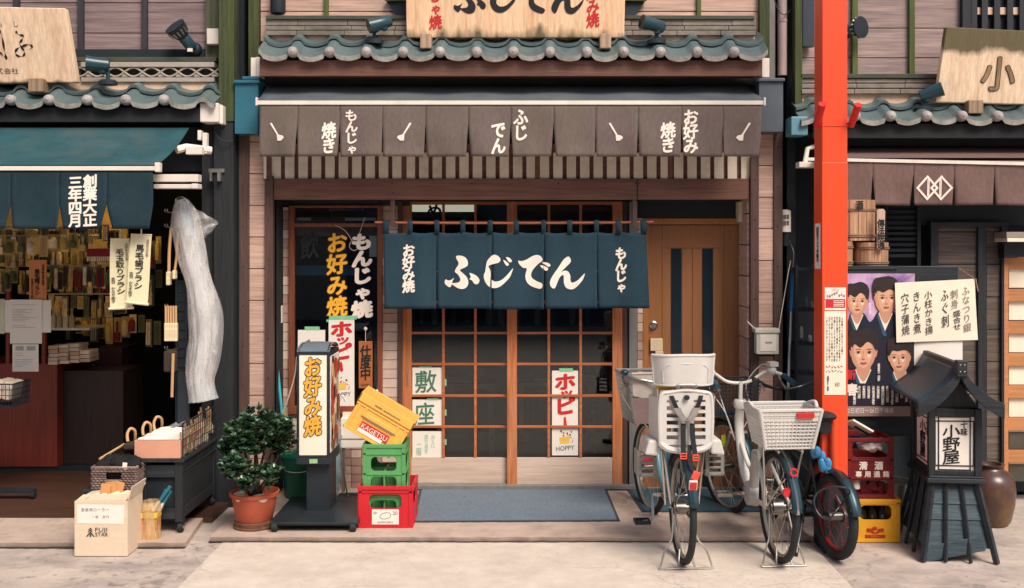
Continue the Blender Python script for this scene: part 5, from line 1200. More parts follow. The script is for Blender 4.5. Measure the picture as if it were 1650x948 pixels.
# child seat: tub that backs on to the rider
SZ = .62
def seat_back():
    mb = MB(); th = .018; Zb, Zt = SZ+.02, SZ+.395
    # backrest with two columns of slots: vertical bars and rungs
    def bar(y0, y1, z0, z1, x=-.115, d_=th): mb.box(x, x+d_, y0, y1, z0, z1)
    rows = [(.055, .085), (.105, .135), (.155, .185), (.205, .235), (.255, .285), (.310, .325)]
    bar(-.045, .045, Zb, Zt-.02)
    for s_ in (-1, 1):
        a, b_ = sorted((s_*.045, s_*.115)); z = Zb
        for r0, r1 in rows: bar(a, b_, z, SZ+r0); z = SZ+r1
        bar(a, b_, z, Zt-.02)
        a, b_ = sorted((s_*.115, s_*.150)); bar(a, b_, Zb, Zt-.035)
        # side wings sweeping forward
        mb.grid(lambda u, v, s_=s_: Vector((-.115+.20*u*(1-.35*v), s_*(.150+.035*math.sin(u*math.pi*.5)+.012*v), Zb+(Zt-Zb-.05)*v)), 8, 8)
        mb.grid(lambda u, v, s_=s_: Vector((-.115+.20*u*(1-.35*v)+.004, s_*(.138+.035*math.sin(u*math.pi*.5)+.012*v), Zb+(Zt-Zb-.05)*v)), 8, 8)
        mb.tube(smooth_path([(-.106, s_*.150, Zb), (-.106, s_*.156, Zb+.2), (-.106, s_*.148, Zt-.05), (-.106, s_*.12, Zt-.02), (-.106, s_*.04, Zt-.012)], 5), .013, 8)
    mb.tube(smooth_path([(-.106, .12, Zt-.022), (-.108, 0, Zt-.004), (-.106, -.12, Zt-.022)], 6), .014, 8)
    mb.tube(smooth_path([(-.106, .150, Zb+.01), (-.112, .10, Zb-.03), (-.114, 0, Zb-.045), (-.112, -.10, Zb-.03), (-.106, -.150, Zb+.01)], 6), .022, 8)
    mb.box(-.10, .16, -.15, .15, SZ-.01, SZ+.03)
    return mb
cs = seat_back().build('child_seat', m_wplastic, b, smooth=True, local=True, ang=35)
mb = MB(); top = SZ+.42; Hb = .20; n = 14                     # tall head guard
def hr(u, v):
    y = -.185+.37*u; e = 1-.07*(1-v); return Vector((-.125+.09*(2*u-1)**4, y*e, top+Hb*v+.008*math.cos((2*u-1)*1.5)))
mb.grid(hr, 20, 8); mb.grid(lambda u, v: hr(u, v)+Vector((.014, 0, 0)), 20, 8)
mb.tube([hr(k/20, 1)+Vector((.006, 0, .003)) for k in range(21)], .011, 8); mb.tube([hr(k/20, 0)+Vector((.006, 0, 0)) for k in range(21)], .008, 8)
for u in (0, 1): mb.tube([hr(u, k/8)+Vector((.006, 0, 0)) for k in range(9)], .009, 8)
mb.tube([hr(a_, b__)+Vector((-.001, 0, 0)) for a_, b__ in [(.12, .1), (.12, .55), (.2, .7), (.5, .74), (.8, .7), (.88, .55), (.88, .1)]], .004, 6)
mb.build('head_guard', m_wplastic, cs, smooth=True, local=True, ang=60)
mb = MB(); mb.tube([(-.10, .045, SZ+.36), (-.10, .045, top+.03)], .009, 8); mb.tube([(-.10, -.045, SZ+.36), (-.10, -.045, top+.03)], .009, 8); mb.tube(smooth_path([(-.12, .055, top-.008), (-.13, .05, top+.012), (-.13, -.05, top+.012), (-.12, -.055, top-.008)], 4), .006, 6); mb.build('head_guard_posts', m_steel, cs, smooth=True, local=True)
mb = MB(); mb.box(-.02, .10, .03, .145, SZ+.375, SZ+.425); mb.build('yellow_pad', m_yel_c, cs, local=True, bev=.006)
for s_ in (-1, 1):                                             # foot guards
    mb = MB(); y = s_*.185
    mb.box(-.06, .10, y-.016, y+.05*s_ if s_ > 0 else y+.016, SZ-.09, SZ+.06) if False else None
    prof = [(y-.030, SZ+.045), (y+.030, SZ+.045), (y+.042+.012*s_, SZ-.055), (y-.042+.012*s_, SZ-.065)]
    mb.add([(-.085, p[0], p[1]) for p in prof]+[(.12, p[0], p[1]) for p in prof], [(0, 1, 2, 3), (7, 6, 5, 4), (0, 4, 5, 1), (1, 5, 6, 2), (2, 6, 7, 3), (3, 7, 4, 0)])
    mb.build('thigh_guard', m_wplastic, cs, local=True, bev=.012)
    mb = MB(); z0, z1 = SZ-.235, SZ-.06; yy = s_*.205
    for (za, zc) in ((z0, z0+.022), (z0+.046, z0+.062), (z0+.086, z0+.102), (z0+.128, z0+.144), (z1-.014, z1)): mb.box(.045, .057, yy-.058, yy+.048, za, zc)
    mb.box(.045, .058, yy-.062, yy-.040, z0, z1); mb.box(.045, .058, yy+.030, yy+.052, z0, z1); mb.box(.05, .17, yy-.062, yy+.052, z0-.008, z0+.008); mb.box(.05, .16, yy+s_*.05, yy+s_*.058, z0, z1)
    mb.build('foot_rest', m_gplastic, cs, local=True, bev=.003)
mb = MB()
def band(pts, w_, d_=.004, m=0):
    q = smooth_path(pts, 4); vs = []
    for p in q: vs += [p+Vector((0, w_, 0)), p+Vector((0, -w_, 0)), p+Vector((d_, -w_, 0)), p+Vector((d_, w_, 0))]
    k = len(q); mb.add(vs, [(4*i+a, 4*i+(a+1) % 4, 4*i+4+(a+1) % 4, 4*i+4+a) for i in range(k-1) for a in range(4)]+[(0, 1, 2, 3), (4*k-4, 4*k-1, 4*k-2, 4*k-3)], m)
xb = -.135
for s_ in (-1, 1):
    band([(-.10, s_*.092, SZ+.375), (xb+.005, s_*.080, SZ+.33), (xb, s_*.055, SZ+.26)], .013)
    band([(xb-.006, s_*.026-.004, SZ+.17), (xb-.03, s_*.028, SZ+.08), (xb-.065, s_*.034, SZ-.03)], .015)
band([(xb-.03, -.01, SZ+.03), (xb-.08, .0, SZ-.07), (xb-.11, -.015, SZ-.13)], .012)
mb.build('strap', m_strap, cs, local=True, smooth=True)
mb = MB()
for s_ in (-1, 1): band([(xb-.002, s_*.058, SZ+.275), (xb-.012, s_*.035, SZ+.225), (xb-.016, -s_*.012, SZ+.175)], .020, .012)
mb.build('shoulder_pads', M('grey_pad', (136, 130, 126), .8), cs, local=True, smooth=True)
mb = MB()
for (y, z, w_) in ((.036, SZ-.035, .020), (-.036, SZ-.045, .020)):
    for q in ((y-w_, y-w_+.006, z-.02, z+.02), (y+w_-.006, y+w_, z-.02, z+.02), (y-w_, y+w_, z+.014, z+.02), (y-w_, y+w_, z-.02, z-.014), (y-w_, y+w_, z-.003, z+.003)): mb.box(xb-.08, xb-.068, *q)
mb.obox((xb-.125, -.022, SZ-.155), (.012, .042, .062), Matrix.Rotation(R(20), 3, 'X')); mb.build('buckle', m_orange_b, cs, local=True, bev=.002)
mb = MB(); mb.lathe([(.002, -.012), (.016, -.01), (.018, 0), (.016, .01), (.002, .012)], (-.13, 0, SZ+.345), 14, axis='x'); mb.build('dial', m_black, cs, local=True, smooth=True)
for o_ in [cs]+[q for q in bpy.data.objects if q.parent == cs]:   # seat set at its measured height
    for v in o_.data.vertices: v.co.z = v.co.z*.854+.180
# steering part: stem, bars, basket (turned with the front wheel)
m4 = Matrix.Translation((.80, 0, .055))@Rz(R(7))
def fr(mb): return mb.xf(m4)
mb = MB(); mb.tube([(.0, 0, .76), (-.03, 0, .90)], .013, 10); mb.tube(smooth_path([(-.20, .27, .93), (-.06, .25, .96), (.0, .12, .93), (-.02, 0, .91), (.0, -.12, .93), (-.06, -.25, .96), (-.20, -.27, .93)], 6), .011, 10); fr(mb); mb.build('handlebar', m_chrome, b, smooth=True, local=True)
for s_ in (-1, 1):
    mb = MB(); mb.tube([(-.21, s_*.272, .928), (-.10, s_*.256, .956)], .017, 12); fr(mb); mb.build('grip', M('brown_grip', (80, 62, 62), .8), b, smooth=True, local=True)
mb = MB(); mb.ball((-.03, .235, .985), (.028, .028, .02)); fr(mb); mb.build('bell', m_fend, b, smooth=True, local=True)
mb = MB(); mb.tube(smooth_path([(-.09, .25, .95), (-.14, .235, .91), (-.19, .23, .87)], 4), .006, 6); mb.tube(smooth_path([(-.03, .2, .95), (.06, .23, .85), (.08, .16, .72), (.05, .05, .6)], 5), .004, 6); fr(mb); mb.build('brake_lever', m_chrome, b, smooth=True, local=True)
mb = MB(); bz, tz = .625, .95                                # deep grey front basket with solid lower cover
basket_grid(mb, .125, .150, .165, .19, bz, tz, 11, 16, .0022, .010); mb.xf(Matrix.Translation((.20, 0, 0))); fr(mb); bo = mb.build('front_basket', M('grey_wire', (150, 152, 150), .45, .1, metal=.5), b, smooth=True, local=True)
mb = MB(); mb.grid(lambda u, v: Vector((.034-.014*math.sin(u*3.14)-.03*v, -.148+.296*u+.03*v*(2*u-1), bz+.002+.18*v)), 10, 6); fr(mb); mb.build('mauve_cover', M('mauve_cover', (128, 108, 106), .55), bo, smooth=True, local=True)
mb = MB(); mb.grid(lambda u, v: Vector((.026-.02*v, (-.178+.356*u)*(1-.1*(1-v)), tz-.13+.15*v-.03*math.sin(u*3.14)*(1-v))), 14, 6); mb.tube([Vector((.006, -.178+.356*k/14, tz+.02)) for k in range(15)], .007, 6); fr(mb); mb.build('pale_panel', M('pale_grey_panel', (188, 176, 166), .5), bo, smooth=True, local=True)
mb = MB(); mb.ball((.0, 0, 0), (.12, .05, .035), 16, 8)
for v in mb.v:
    if v.x < 0: v.y *= 1.9
mb.xf(Matrix.Translation((.27, 0, .80))); mb.build('saddle', m_black, b, smooth=True, local=True)
mb = MB(); mb.cyl((.30, 0, .70), (.28, 0, .79), .012); mb.build('seat_post', m_chrome, b, local=True)
mb = MB(); mb.tube([bbx+Vector((0, -.07, 0)), bbx+Vector((0, .09, 0))], .012, 8); mb.tube([bbx+Vector((0, .09, 0)), bbx+Vector((-.05, .10, -.15))], .010, 8); mb.tube([bbx+Vector((0, -.07, 0)), bbx+Vector((.05, -.09, .15))], .010, 8); mb.tube([bbx+Vector((-.05, .10, -.15)), bbx+Vector((-.05, .17, -.155))], .006, 6); mb.build('crank', m_chrome, b, smooth=True, local=True)
pedal(b, bbx+Vector((-.05, .168, -.155)), m_black); pedal(b, bbx+Vector((.05, -.15, .15)), m_black)
mb = MB(); mb.torus((.47, -.055, .29), .085, .006, 'y', 30, 6); mb.box(.02, .47, -.062, -.05, .365, .378); mb.box(.02, .47, -.062, -.05, .255, .268); mb.build('chain_guard', m_black, b, local=True)
mb = MB(); mb.lathe([(.001, -.02), (.03, -.016), (.036, 0), (.03, .016), (.001, .02)], (.44, .13, .52), 16, axis='x'); mb.xf(Matrix.Identity(4)); mb.build('pink_light', M('pink_reflector', (216, 80, 96), .3), b, smooth=True, local=True)
stand(b, 0, .15, Rw, .12)

# --- white electric bicycle with the rear basket
b = bike('bicycle', 'white bicycle with a white plastic basket over its rear wheel', 1254, 905, 4.6)
wheel(b, 'wheel', Vector((0, 0, Rw)), Rw, rt, m_steel, drum=.055)
st2 = R(14); wheel(b, 'wheel', fc, Rw, rt, m_steel, steer=st2)
fender(b, Vector((0, 0, Rw)), Rw+.016, 30, 172, .028, m_fend); fender(b, Vector((0, 0, Rw)), Rw+.0195, 60, 173, .009, m_chrome, name='fender_strip')
fender(b, fc, Rw+.018, 55, 205, .034, m_fend, Rz(st2))
bbx = Vector((.45, 0, .30)); head_b = Vector((.80, 0, .66)); head_t = Vector((.775, 0, .80)); mb = MB()
mb.tube(smooth_path([head_t, head_b, Vector((.70, 0, .42)), Vector((.56, 0, .31)), bbx], 7), [.030]*3+[.036]*22+[.030]*4 if False else .031, 14)
mb.tube([bbx, Vector((.28, 0, .74))], .019, 10); mb.tube(smooth_path([Vector((.74, 0, .56)), Vector((.55, 0, .44)), Vector((.36, 0, .52))], 6), .016, 10)
for s_ in (-1, 1):
    mb.tube([bbx+Vector((0, s_*.035, -.01)), Vector((.0, s_*.075, Rw))], .013, 8); mb.tube([Vector((.33, s_*.02, .60)), Vector((.0, s_*.075, Rw))], .011, 8)
mb.lathe([(.040, 0), (.044, .012), (.044, .05), (.036, .06)], (.773, 0, .79), 16)
mb.build('frame', m_whitefr, b, smooth=True, local=True)
mb = MB(); mb.obox((.40, .0, .43), (.075, .085, .32), Matrix.Rotation(R(-14), 3, 'Y')); mb.build('battery', m_wplastic, b, local=True, bev=.012)
mb = MB(); mb.lathe([(.02, -.06), (.075, -.055), (.085, 0), (.075, .055), (.02, .06)], bbx, 20, axis='y'); mb.build('motor_cover', m_wplastic, b, smooth=True, local=True)
mb = MB()
for s_ in (-1, 1): mb.tube(smooth_path([Vector((.82, s_*.05, .62)), Vector((.92, s_*.055, .50)), fc+Rz(st2)@Vector((0, s_*.06, 0))], 5), .013, 8)
mb.build('fork', m_steel, b, smooth=True, local=True)
mb = MB()
for s_ in (-1, 1):
    mb.tube([(.0, s_*.08, Rw), (-.09, s_*.12, .71)], .007, 8); mb.tube([(-.22, s_*.07, .70), (.24, s_*.05, .70)], .007, 8); mb.tube([(.05, s_*.07, Rw+.2), (.12, s_*.06, .70)], .006, 8)
    mb.tube(smooth_path([(.0, s_*.07, Rw), (-.12, s_*.05, Rw+.13), (-.22, s_*.03, Rw+.22)], 4), .005, 6)
mb.build('rear_rack', m_chrome, b, smooth=True, local=True)
mb = MB(); mb.torus((-.27, .0, Rw+.265), .02, .006, 'x', 20, 6); mb.lathe([(.001, -.012), (.024, -.008), (.027, .004), (.015, .01)], (-.285, .045, Rw+.155), 18, axis='x'); mb.build('reflector', m_refl, b, smooth=True, local=True)
mb = MB(); bz, tz = .715, .94
def wall(mb, fn, L, nzs, nus):                                # perforated plastic wall
    pass
b0, b1, t0, t1 = .110, .140, .145, .183
basket_grid(mb, b0, b1, t0, t1, bz, tz, 11, 13, .0046, .010)
mb.box(-b0, b0, -b1, b1, bz-.006, bz+.006)
for (sx_, sy_) in ((1, 1), (1, -1), (-1, 1), (-1, -1)): mb.tube([(sx_*b0, sy_*b1, bz), (sx_*t0, sy_*t1, tz)], .012, 8)
for z_, k in ((tz-.018, 1), (tz-.05, .87)):                   # solid band under the rim
    a, c = b0+(t0-b0)*k, b1+(t1-b1)*k
    mb.box(-a, -a+.005, -c, c, z_-.014, z_+.016); mb.box(a-.005, a, -c, c, z_-.014, z_+.016); mb.box(-a, a, -c, -c+.005, z_-.014, z_+.016); mb.box(-a, a, c-.005, c, z_-.014, z_+.016)
mb.tube(smooth_path([(-.03, t1, tz), (.03, t1+.01, tz+.022), (.11, t1, tz+.004)], 4), .010, 8); mb.tube(smooth_path([(-.06, -t1, tz), (.0, -t1-.012, tz+.026), (.09, -t1, tz+.004)], 4), .012, 8)
mb.xf(Matrix.Translation((-.08, 0, 0))); bk = mb.build('rear_basket', m_wplastic, b, smooth=True, local=True, ang=50)
mb = MB(); mb.box(-.237, -.229, -.135, -.03, tz-.045, tz-.012); mb.build('red_badge', M('red_badge', (196, 40, 44), .4), bk, local=True, bev=.002)
m4 = Matrix.Translation((.775, 0, -.05))@Rz(R(8))
mb = MB(); mb.tube([(0, 0, .82), (-.01, 0, 1.02)], .014, 10); mb.tube(smooth_path([(-.24, .27, 1.03), (-.10, .26, 1.07), (.0, .19, 1.08), (.02, .09, 1.02), (.0, 0, 1.01), (.02, -.09, 1.02), (.0, -.19, 1.08), (-.10, -.26, 1.07), (-.24, -.27, 1.03)], 6), .0115, 10); fr(mb); mb.build('handlebar', m_whitefr, b, smooth=True, local=True)
for s_ in (-1, 1):
    mb = MB(); mb.tube([(-.25, s_*.272, 1.027), (-.11, s_*.261, 1.068)], .018, 12); fr(mb); mb.build('grip', M('teal_grip', (40, 76, 88), .7), b, smooth=True, local=True)
    mb = MB(); mb.tube(smooth_path([(-.07, s_*.25, 1.065), (-.13, s_*.235, 1.03), (-.20, s_*.235, .99)], 4), .008, 6); fr(mb); mb.build('brake_lever', m_chrome, b, smooth=True, local=True)
mb = MB(); mb.ball((-.03, -.215, 1.09), (.035, .032, .035)); mb.box(-.06, .0, -.25, -.19, 1.12, 1.15); mb.ball((-.04, .225, 1.09), (.03, .026, .032)); fr(mb); mb.build('shifter', m_wplastic, b, smooth=True, local=True, ang=40)
mb = MB()
for s_, e in ((1, .12), (-1, .10), (1, .18)): mb.tube(smooth_path([(-.05, s_*.22, 1.08), (.08, s_*.20, 1.12), (.12, s_*e, .98), (.03, s_*.09, .80), (.02, .03, .62)], 6), .0035, 6)
fr(mb); mb.build('brake_cable', m_wplastic, b, smooth=True, local=True)
mb = MB(); basket_grid(mb, .11, .14, .145, .19, .78, 1.0, 9, 14, .002, .007); mb.xf(Matrix.Translation((.20, 0, 0))); fr(mb); mb.build('front_basket', M('black_teal_wire', (38, 52, 60), .5), b, smooth=True, local=True)
mb = MB(); mb.ball((.06, 0, .86), (.05, .03, .03)); fr(mb); mb.build('headlight', m_chrome, b, smooth=True, local=True)
mb = MB(); mb.ball((.0, 0, 0), (.13, .05, .04), 16, 8)
for v in mb.v:
    if v.x < 0: v.y *= 1.9
mb.xf(Matrix.Translation((.22, 0, .80))); mb.build('saddle', m_fend, b, smooth=True, local=True)
mb = MB(); mb.tube([bbx+Vector((0, -.09, 0)), bbx+Vector((0, .09, 0))], .012, 8); mb.tube([bbx+Vector((0, .09, 0)), bbx+Vector((.15, .10, -.04))], .011, 8); mb.tube([bbx+Vector((0, -.09, 0)), bbx+Vector((-.15, -.10, .04))], .011, 8); mb.build('crank', m_chrome, b, smooth=True, local=True)
pedal(b, bbx+Vector((.15, .165, -.04)), m_steel); pedal(b, bbx+Vector((-.15, -.16, .04)), m_steel)
mb = MB(); mb.torus((.06, -.055, Rw), .05, .006, 'y', 24, 6); mb.box(.05, .45, -.06, -.05, Rw+.045, Rw+.056); mb.box(.05, .45, -.06, -.05, Rw-.056, Rw-.045); mb.build('chain', m_black, b, local=True)
stand(b, 0, .125, Rw, .10)
# lime tag on the fork of that bicycle
mb = MB(); mb.box(.93, .936, .055, .085, .50, .58); mb.build('lime_tag', M('lime_tag', (200, 220, 60), .5), b, local=True)

# --- small black bicycle with red rims
b = bike('bicycle', 'small black bicycle with red rims and fat tyres beside the orange post', 1345, 900, 11, 0)
Rs, rt3 = .255, .029; WB3 = .92; fc3 = Vector((WB3, 0, Rs)); m_redrim = M('red_rim', (150, 34, 30), .4, .08, 6, bump=0); m_blackp = M('black_bike_paint', (26, 30, 34), .3, .1, 5, bump=0, coat=.3)
for c, s_ in ((Vector((0, 0, Rs)), 0), (fc3, R(-8))): wheel(b, 'wheel', c, Rs, rt3, m_redrim, 24, .025, steer=s_, spm=m_redrim)
fender(b, Vector((0, 0, Rs)), Rs+.022, 30, 160, .036, m_blackp); mb = MB()
fender(b, Vector((0, 0, Rs)), Rs+.025, 118, 166, .028, m_fend, name='fender_tip')
fender(b, fc3, Rs+.022, 50, 200, .045, m_blackp, Rz(R(-8)))
bb3 = Vector((.38, 0, .27)); mb.tube([bb3, Vector((.24, 0, .62))], .018, 10); mb.tube([Vector((.70, 0, .52)), bb3], .024, 10); mb.tube([Vector((.70, 0, .58)), Vector((.30, 0, .46))], .018, 10); mb.tube([Vector((.71, 0, .48)), Vector((.66, 0, .72))], .02, 10)
for s_ in (-1, 1): mb.tube([bb3+Vector((0, s_*.03, 0)), Vector((0, s_*.08, Rs))], .011, 8); mb.tube([Vector((.28, s_*.02, .54)), Vector((0, s_*.08, Rs))], .010, 8); mb.tube([Vector((.74, s_*.055, .52)), fc3+Vector((0, s_*.065, 0))], .012, 8)
mb.tube([(.72, .055, .53), (.72, -.055, .53)], .014, 8)
mb.build('frame', m_blackp, b, smooth=True, local=True)
mb = MB(); mb.tube([(.665, 0, .70), (.64, 0, .93)], .014, 10); mb.tube(smooth_path([(.50, .29, 1.0), (.60, .25, 1.01), (.66, .13, .95), (.65, 0, .93), (.66, -.13, .95), (.60, -.25, 1.01), (.50, -.29, 1.0)], 6), .011, 10); mb.build('handlebar', m_blackp, b, smooth=True, local=True)
for s_ in (-1, 1):
    mb = MB(); mb.tube([(.49, s_*.292, 1.0), (.59, s_*.26, 1.01)], .016, 10); mb.build('grip', m_rubber, b, smooth=True, local=True)
mb = MB(); mb.box(.55, .60, -.235, -.19, .955, .985); mb.tube([(.57, .225, .985), (.5, .225, .95)], .006, 6); mb.tube([(.57, -.225, .985), (.5, -.225, .95)], .006, 6); mb.build('brake_lever', m_chrome, b, local=True)
mb = MB(); mb.ball((0, 0, 0), (.13, .045, .035), 16, 8)
for v in mb.v:
    if v.x < 0: v.y *= 1.8
mb.xf(Matrix.Translation((.17, 0, .83))@Matrix.Rotation(R(6), 4, 'Y')); mb.build('saddle', m_rubber, b, smooth=True, local=True)
mb = MB(); mb.cyl((.24, 0, .60), (.19, 0, .82), .014); mb.lathe([(.04, -.03), (.045, 0), (.03, .04)], (.14, 0, .77), 12, axis='x'); mb.build('seat_post', m_blackp, b, local=True, smooth=True)
mb = MB(); mb.tube(smooth_path([Vector((-.20+.04*math.sin(a*2), .125+.105*math.cos(a), .40+.085*math.sin(a)-.03*math.cos(a))) for a in [k*math.pi/7 for k in range(14)]], 3, True), .0058, 8, closed=True); mb.build('cable_lock', M('lock_cable', (40, 46, 52), .35), b, smooth=True, local=True)
mb = MB(); mb.tube([(.30, .04, .26), (.10, .20, .006)], .009, 8); mb.tube([(.10, .20, .006), (.075, .215, .004)], .012, 8); mb.build('kick_stand', m_blackp, b, local=True)
mb = MB(); mb.tube([bb3+Vector((0, -.08, 0)), bb3+Vector((0, .08, 0))], .011, 8); mb.tube([bb3+Vector((0, .08, 0)), bb3+Vector((-.12, .09, -.1))], .010, 8); mb.tube([bb3+Vector((0, -.08, 0)), bb3+Vector((.12, -.09, .1))], .010, 8); mb.build('crank', m_blackp, b, local=True)
pedal(b, bb3+Vector((-.12, .14, -.1)), m_rubber); pedal(b, bb3+Vector((.12, -.14, .1)), m_rubber)
mb = MB(); random.seed(4)
for k in range(9): mb.ball((.07+random.uniform(-.05, .05), .06+random.uniform(-.04, .03), .58+random.uniform(-.07, .07)), (.026, .022, .036), 8, 6)
mb.build('blue_bag', film('blue_bag_film', (70, 150, 200), .9, .2), b, smooth=True, local=True)
mb = MB(); mb.torus((.0, -.07, Rs), .07, .004, 'y', 24, 6); mb.build('disc', m_chrome, b, smooth=True, local=True)
# ------------------------------------------------------------------ the orange post
m_verm = M('vermilion_paint', (236, 78, 40), .42, .05, 3, (1, 1, .3), .03, grime=.4, grgb=(206, 72, 44), gsc=3.5, gst=(2, 2, .5))
YP = -1.45
t = T('orange_post', 'tall square vermilion gate post with notices and two pegs', 'post', tuple(gp(1345, 880, -.031)))
x0, x1 = X(1325, YP), X(1365.5, YP)
mb = MB(); mb.box(x0, x1, YP, YP+.175, .40, 4.2); mb.build('shaft', m_verm, t, bev=.004)
mb = MB(); mb.box(x0-.004, x1+.004, YP-.065, YP+.179, -.033, .41); mb.build('black_footing', m_black, t, bev=.004)
mb = MB(); mb.box(x0-.003, x1+.004, YP-.004, YP+.179, Z(201, YP)-.01, Z(201, YP)-.004); mb.build('seam', m_verm, t)
mb = MB(); mb.box(x0-.002, x1+.002, YP-.002, YP+.177, .40, Z(262, YP)); mb.build('lower_sleeve', m_verm, t, bev=.003)
m_redpipe = M('red_pipe', (204, 36, 34), .4, .06)
for (a, c) in (((1316, 203), (1325, 168)), ((1371, 203), (1383, 169))):
    mb = MB(); p, q = P(*a, YP+.02), P(*c, YP-.10); mb.tube([p, q, q-(q-p)*.02, p+(q-p)*.4], [.021, .023, .017, .016], 16); mb.build('peg', m_redpipe, t, smooth=True, ang=50)
mb = MB(); mb.tube([P(1344.5, 774, YP-.03), P(1344.5, 679, YP-.03)], .028, 18); mb.build('side_pipe', m_verm, t, smooth=True, ang=50)
mb = MB(); xs = x0-.003; mb.box(xs, xs+.002, YP+.03, YP+.15, Z(434, YP), Z(360, YP)); mb.build('narrow_label', m_paper, t)
mb = MB(); vtext(mb, '防犯カメラ作動中', 0, Z(366, YP), Z(424, YP), .05, lambda u, v: Vector((xs-.001, YP+.09-u, v)), off=.03); mb.build('narrow_label_lettering', m_ink, t, fixn=False)
mb = MB(); mb.pbox(1329, 1363, 463.5, 500, YP-.005, .003); mb.build('small_plate', m_paper, t, bev=.001)
mb = MB(); mb.pbox(1330, 1362, 482, 496.5, YP-.0056, .002, 0)
for k in range(4): mb.pbox(1343, 1360, 484.5+k*2.8, 485.6+k*2.8, YP-.0062, .002, 1)
random.seed(6)
for k in range(8):
    a = 1332+k*3.8; b_ = 476+random.uniform(-4, 3); strip([(a, -b_), (a+1.2, -b_+2.2), (a+2.4, -b_+.4), (a+1.6, -b_-1.8)], .35, pmap(YP-.0055)); mb.m[-4:] = [2 if k % 2 else 0]*4
htext(mb, 'たばこは', 1340, 1352, -467.5, 3, pmap(YP-.0055)); mb.m[-1] = 0
mb.build('small_plate_print', [m_red_ink, m_paper, m_ink], t, fixn=False)
mb = MB(); mb.pbox(1328.5, 1363, 501.5, 636.5, YP-.005, .003); mb.build('long_notice', m_paper_warm, t)
mb = MB(); cols = ['お客様へのお知らせとお願い', '浅草の町並みを守るため皆様の', '安全な通行の確保にご協力を', 'お願いします歩きながらの飲食', 'はご遠慮ください店舗の前では', '立ち止まらずゴミはお持ち帰り', 'くださいありがとうございます']
for k, c in enumerate(cols): vtext(mb, c, 1357-k*4.1, -(510 if k else 512), -(583 if k else 572), 3.0, pmap(YP-.0055), off=.01, rise=0, res=1, fill=.95)
pts = lambda y, s_: [(1331+i*3.1, y+s_*(2.2 if i % 2 else -1.2)) for i in range(10)]
brush_line(mb, pts(591, 1), .8, pmap(YP-.0055)); k0 = len(mb.m); mb.m[-46:] = [1]*46
brush_line(mb, pts(599, -1), .6, pmap(YP-.0055))
for y in (610, 617, 624): vtext(mb, '通り会', 1334, -606, -630, 3, pmap(YP-.0055), res=1); break
put_glyph(mb, '印', 1349, -620, 8, 8, pmap(YP-.0055), res=1)
mb.build('long_notice_print', [M('grey_print', (84, 82, 84), .8), m_red_ink], t, fixn=False)

# ------------------------------------------------------------------ notice board with theatre poster
YBd = -.95
t = T('notice_board', 'black standing notice board holding the theatre poster behind the orange post', 'notice board', tuple(P(1440, 690, YBd)))
mb = MB(); mb.pbox(1352, 1544, 429, 704, YBd, .03); mb.build('board', m_black_woodx, t, bev=.004)
each('leg', m_black_wood, t, [(1376, 1386, 704, 868, YBd+.05, .04), (1528, 1538, 704, 868, YBd+.05, .04)])
t = T('theatre_poster', 'purple theatre poster with four portraits of performers in dark robes', 'poster', tuple(P(1412, 676, YBd-.003)))
yy = YBd-.004; E = [0]
def pz():
    E[0] += .00025; return pmap(yy-E[0], 0)
mb = MB(); mb.pbox(1352, 1474, 441, 670, yy, .002)
pm = M('poster_violet', (120, 84, 160), .5, .5, 5, (1, 1, 1), 0, rgb2=(226, 190, 214))
mb.build('sheet', pm, t)
MATS = [M('poster_skin', (216, 166, 136), .6, .07, 9, bump=0), M('poster_hair', (44, 34, 34), .6, .25, 20, bump=0), M('poster_robe', (24, 30, 46), .6, .3, 8, bump=0), M('poster_feature', (88, 54, 48), .7), m_paper, M('poster_lip', (172, 84, 76), .7), M('poster_skin_shade', (196, 146, 118), .6, .05, bump=0), M('poster_band', (150, 128, 120), .6), m_red_ink, M('poster_trim', (50, 84, 110), .6), M('poster_dark', (34, 28, 44), .6, .3, 6, bump=0), M('poster_skin_light', (238, 204, 178), .6, .04, 9, bump=0)]
def poly(mb, pts, m, sm=True):
    q = smooth_path([(a, b_, 0) for a, b_ in pts], 4, True) if sm else [Vector((a, b_, 0)) for a, b_ in pts]
    vs, fs = tess([(v.x, -v.y) for v in q]); f = pz(); mb.add([f(v.x, v.y) for v in vs], fs, m)
def clip(pts, x0, x1, y0, y1): return [(min(x1, max(x0, a)), min(y1, max(y0, b_))) for a, b_ in pts]
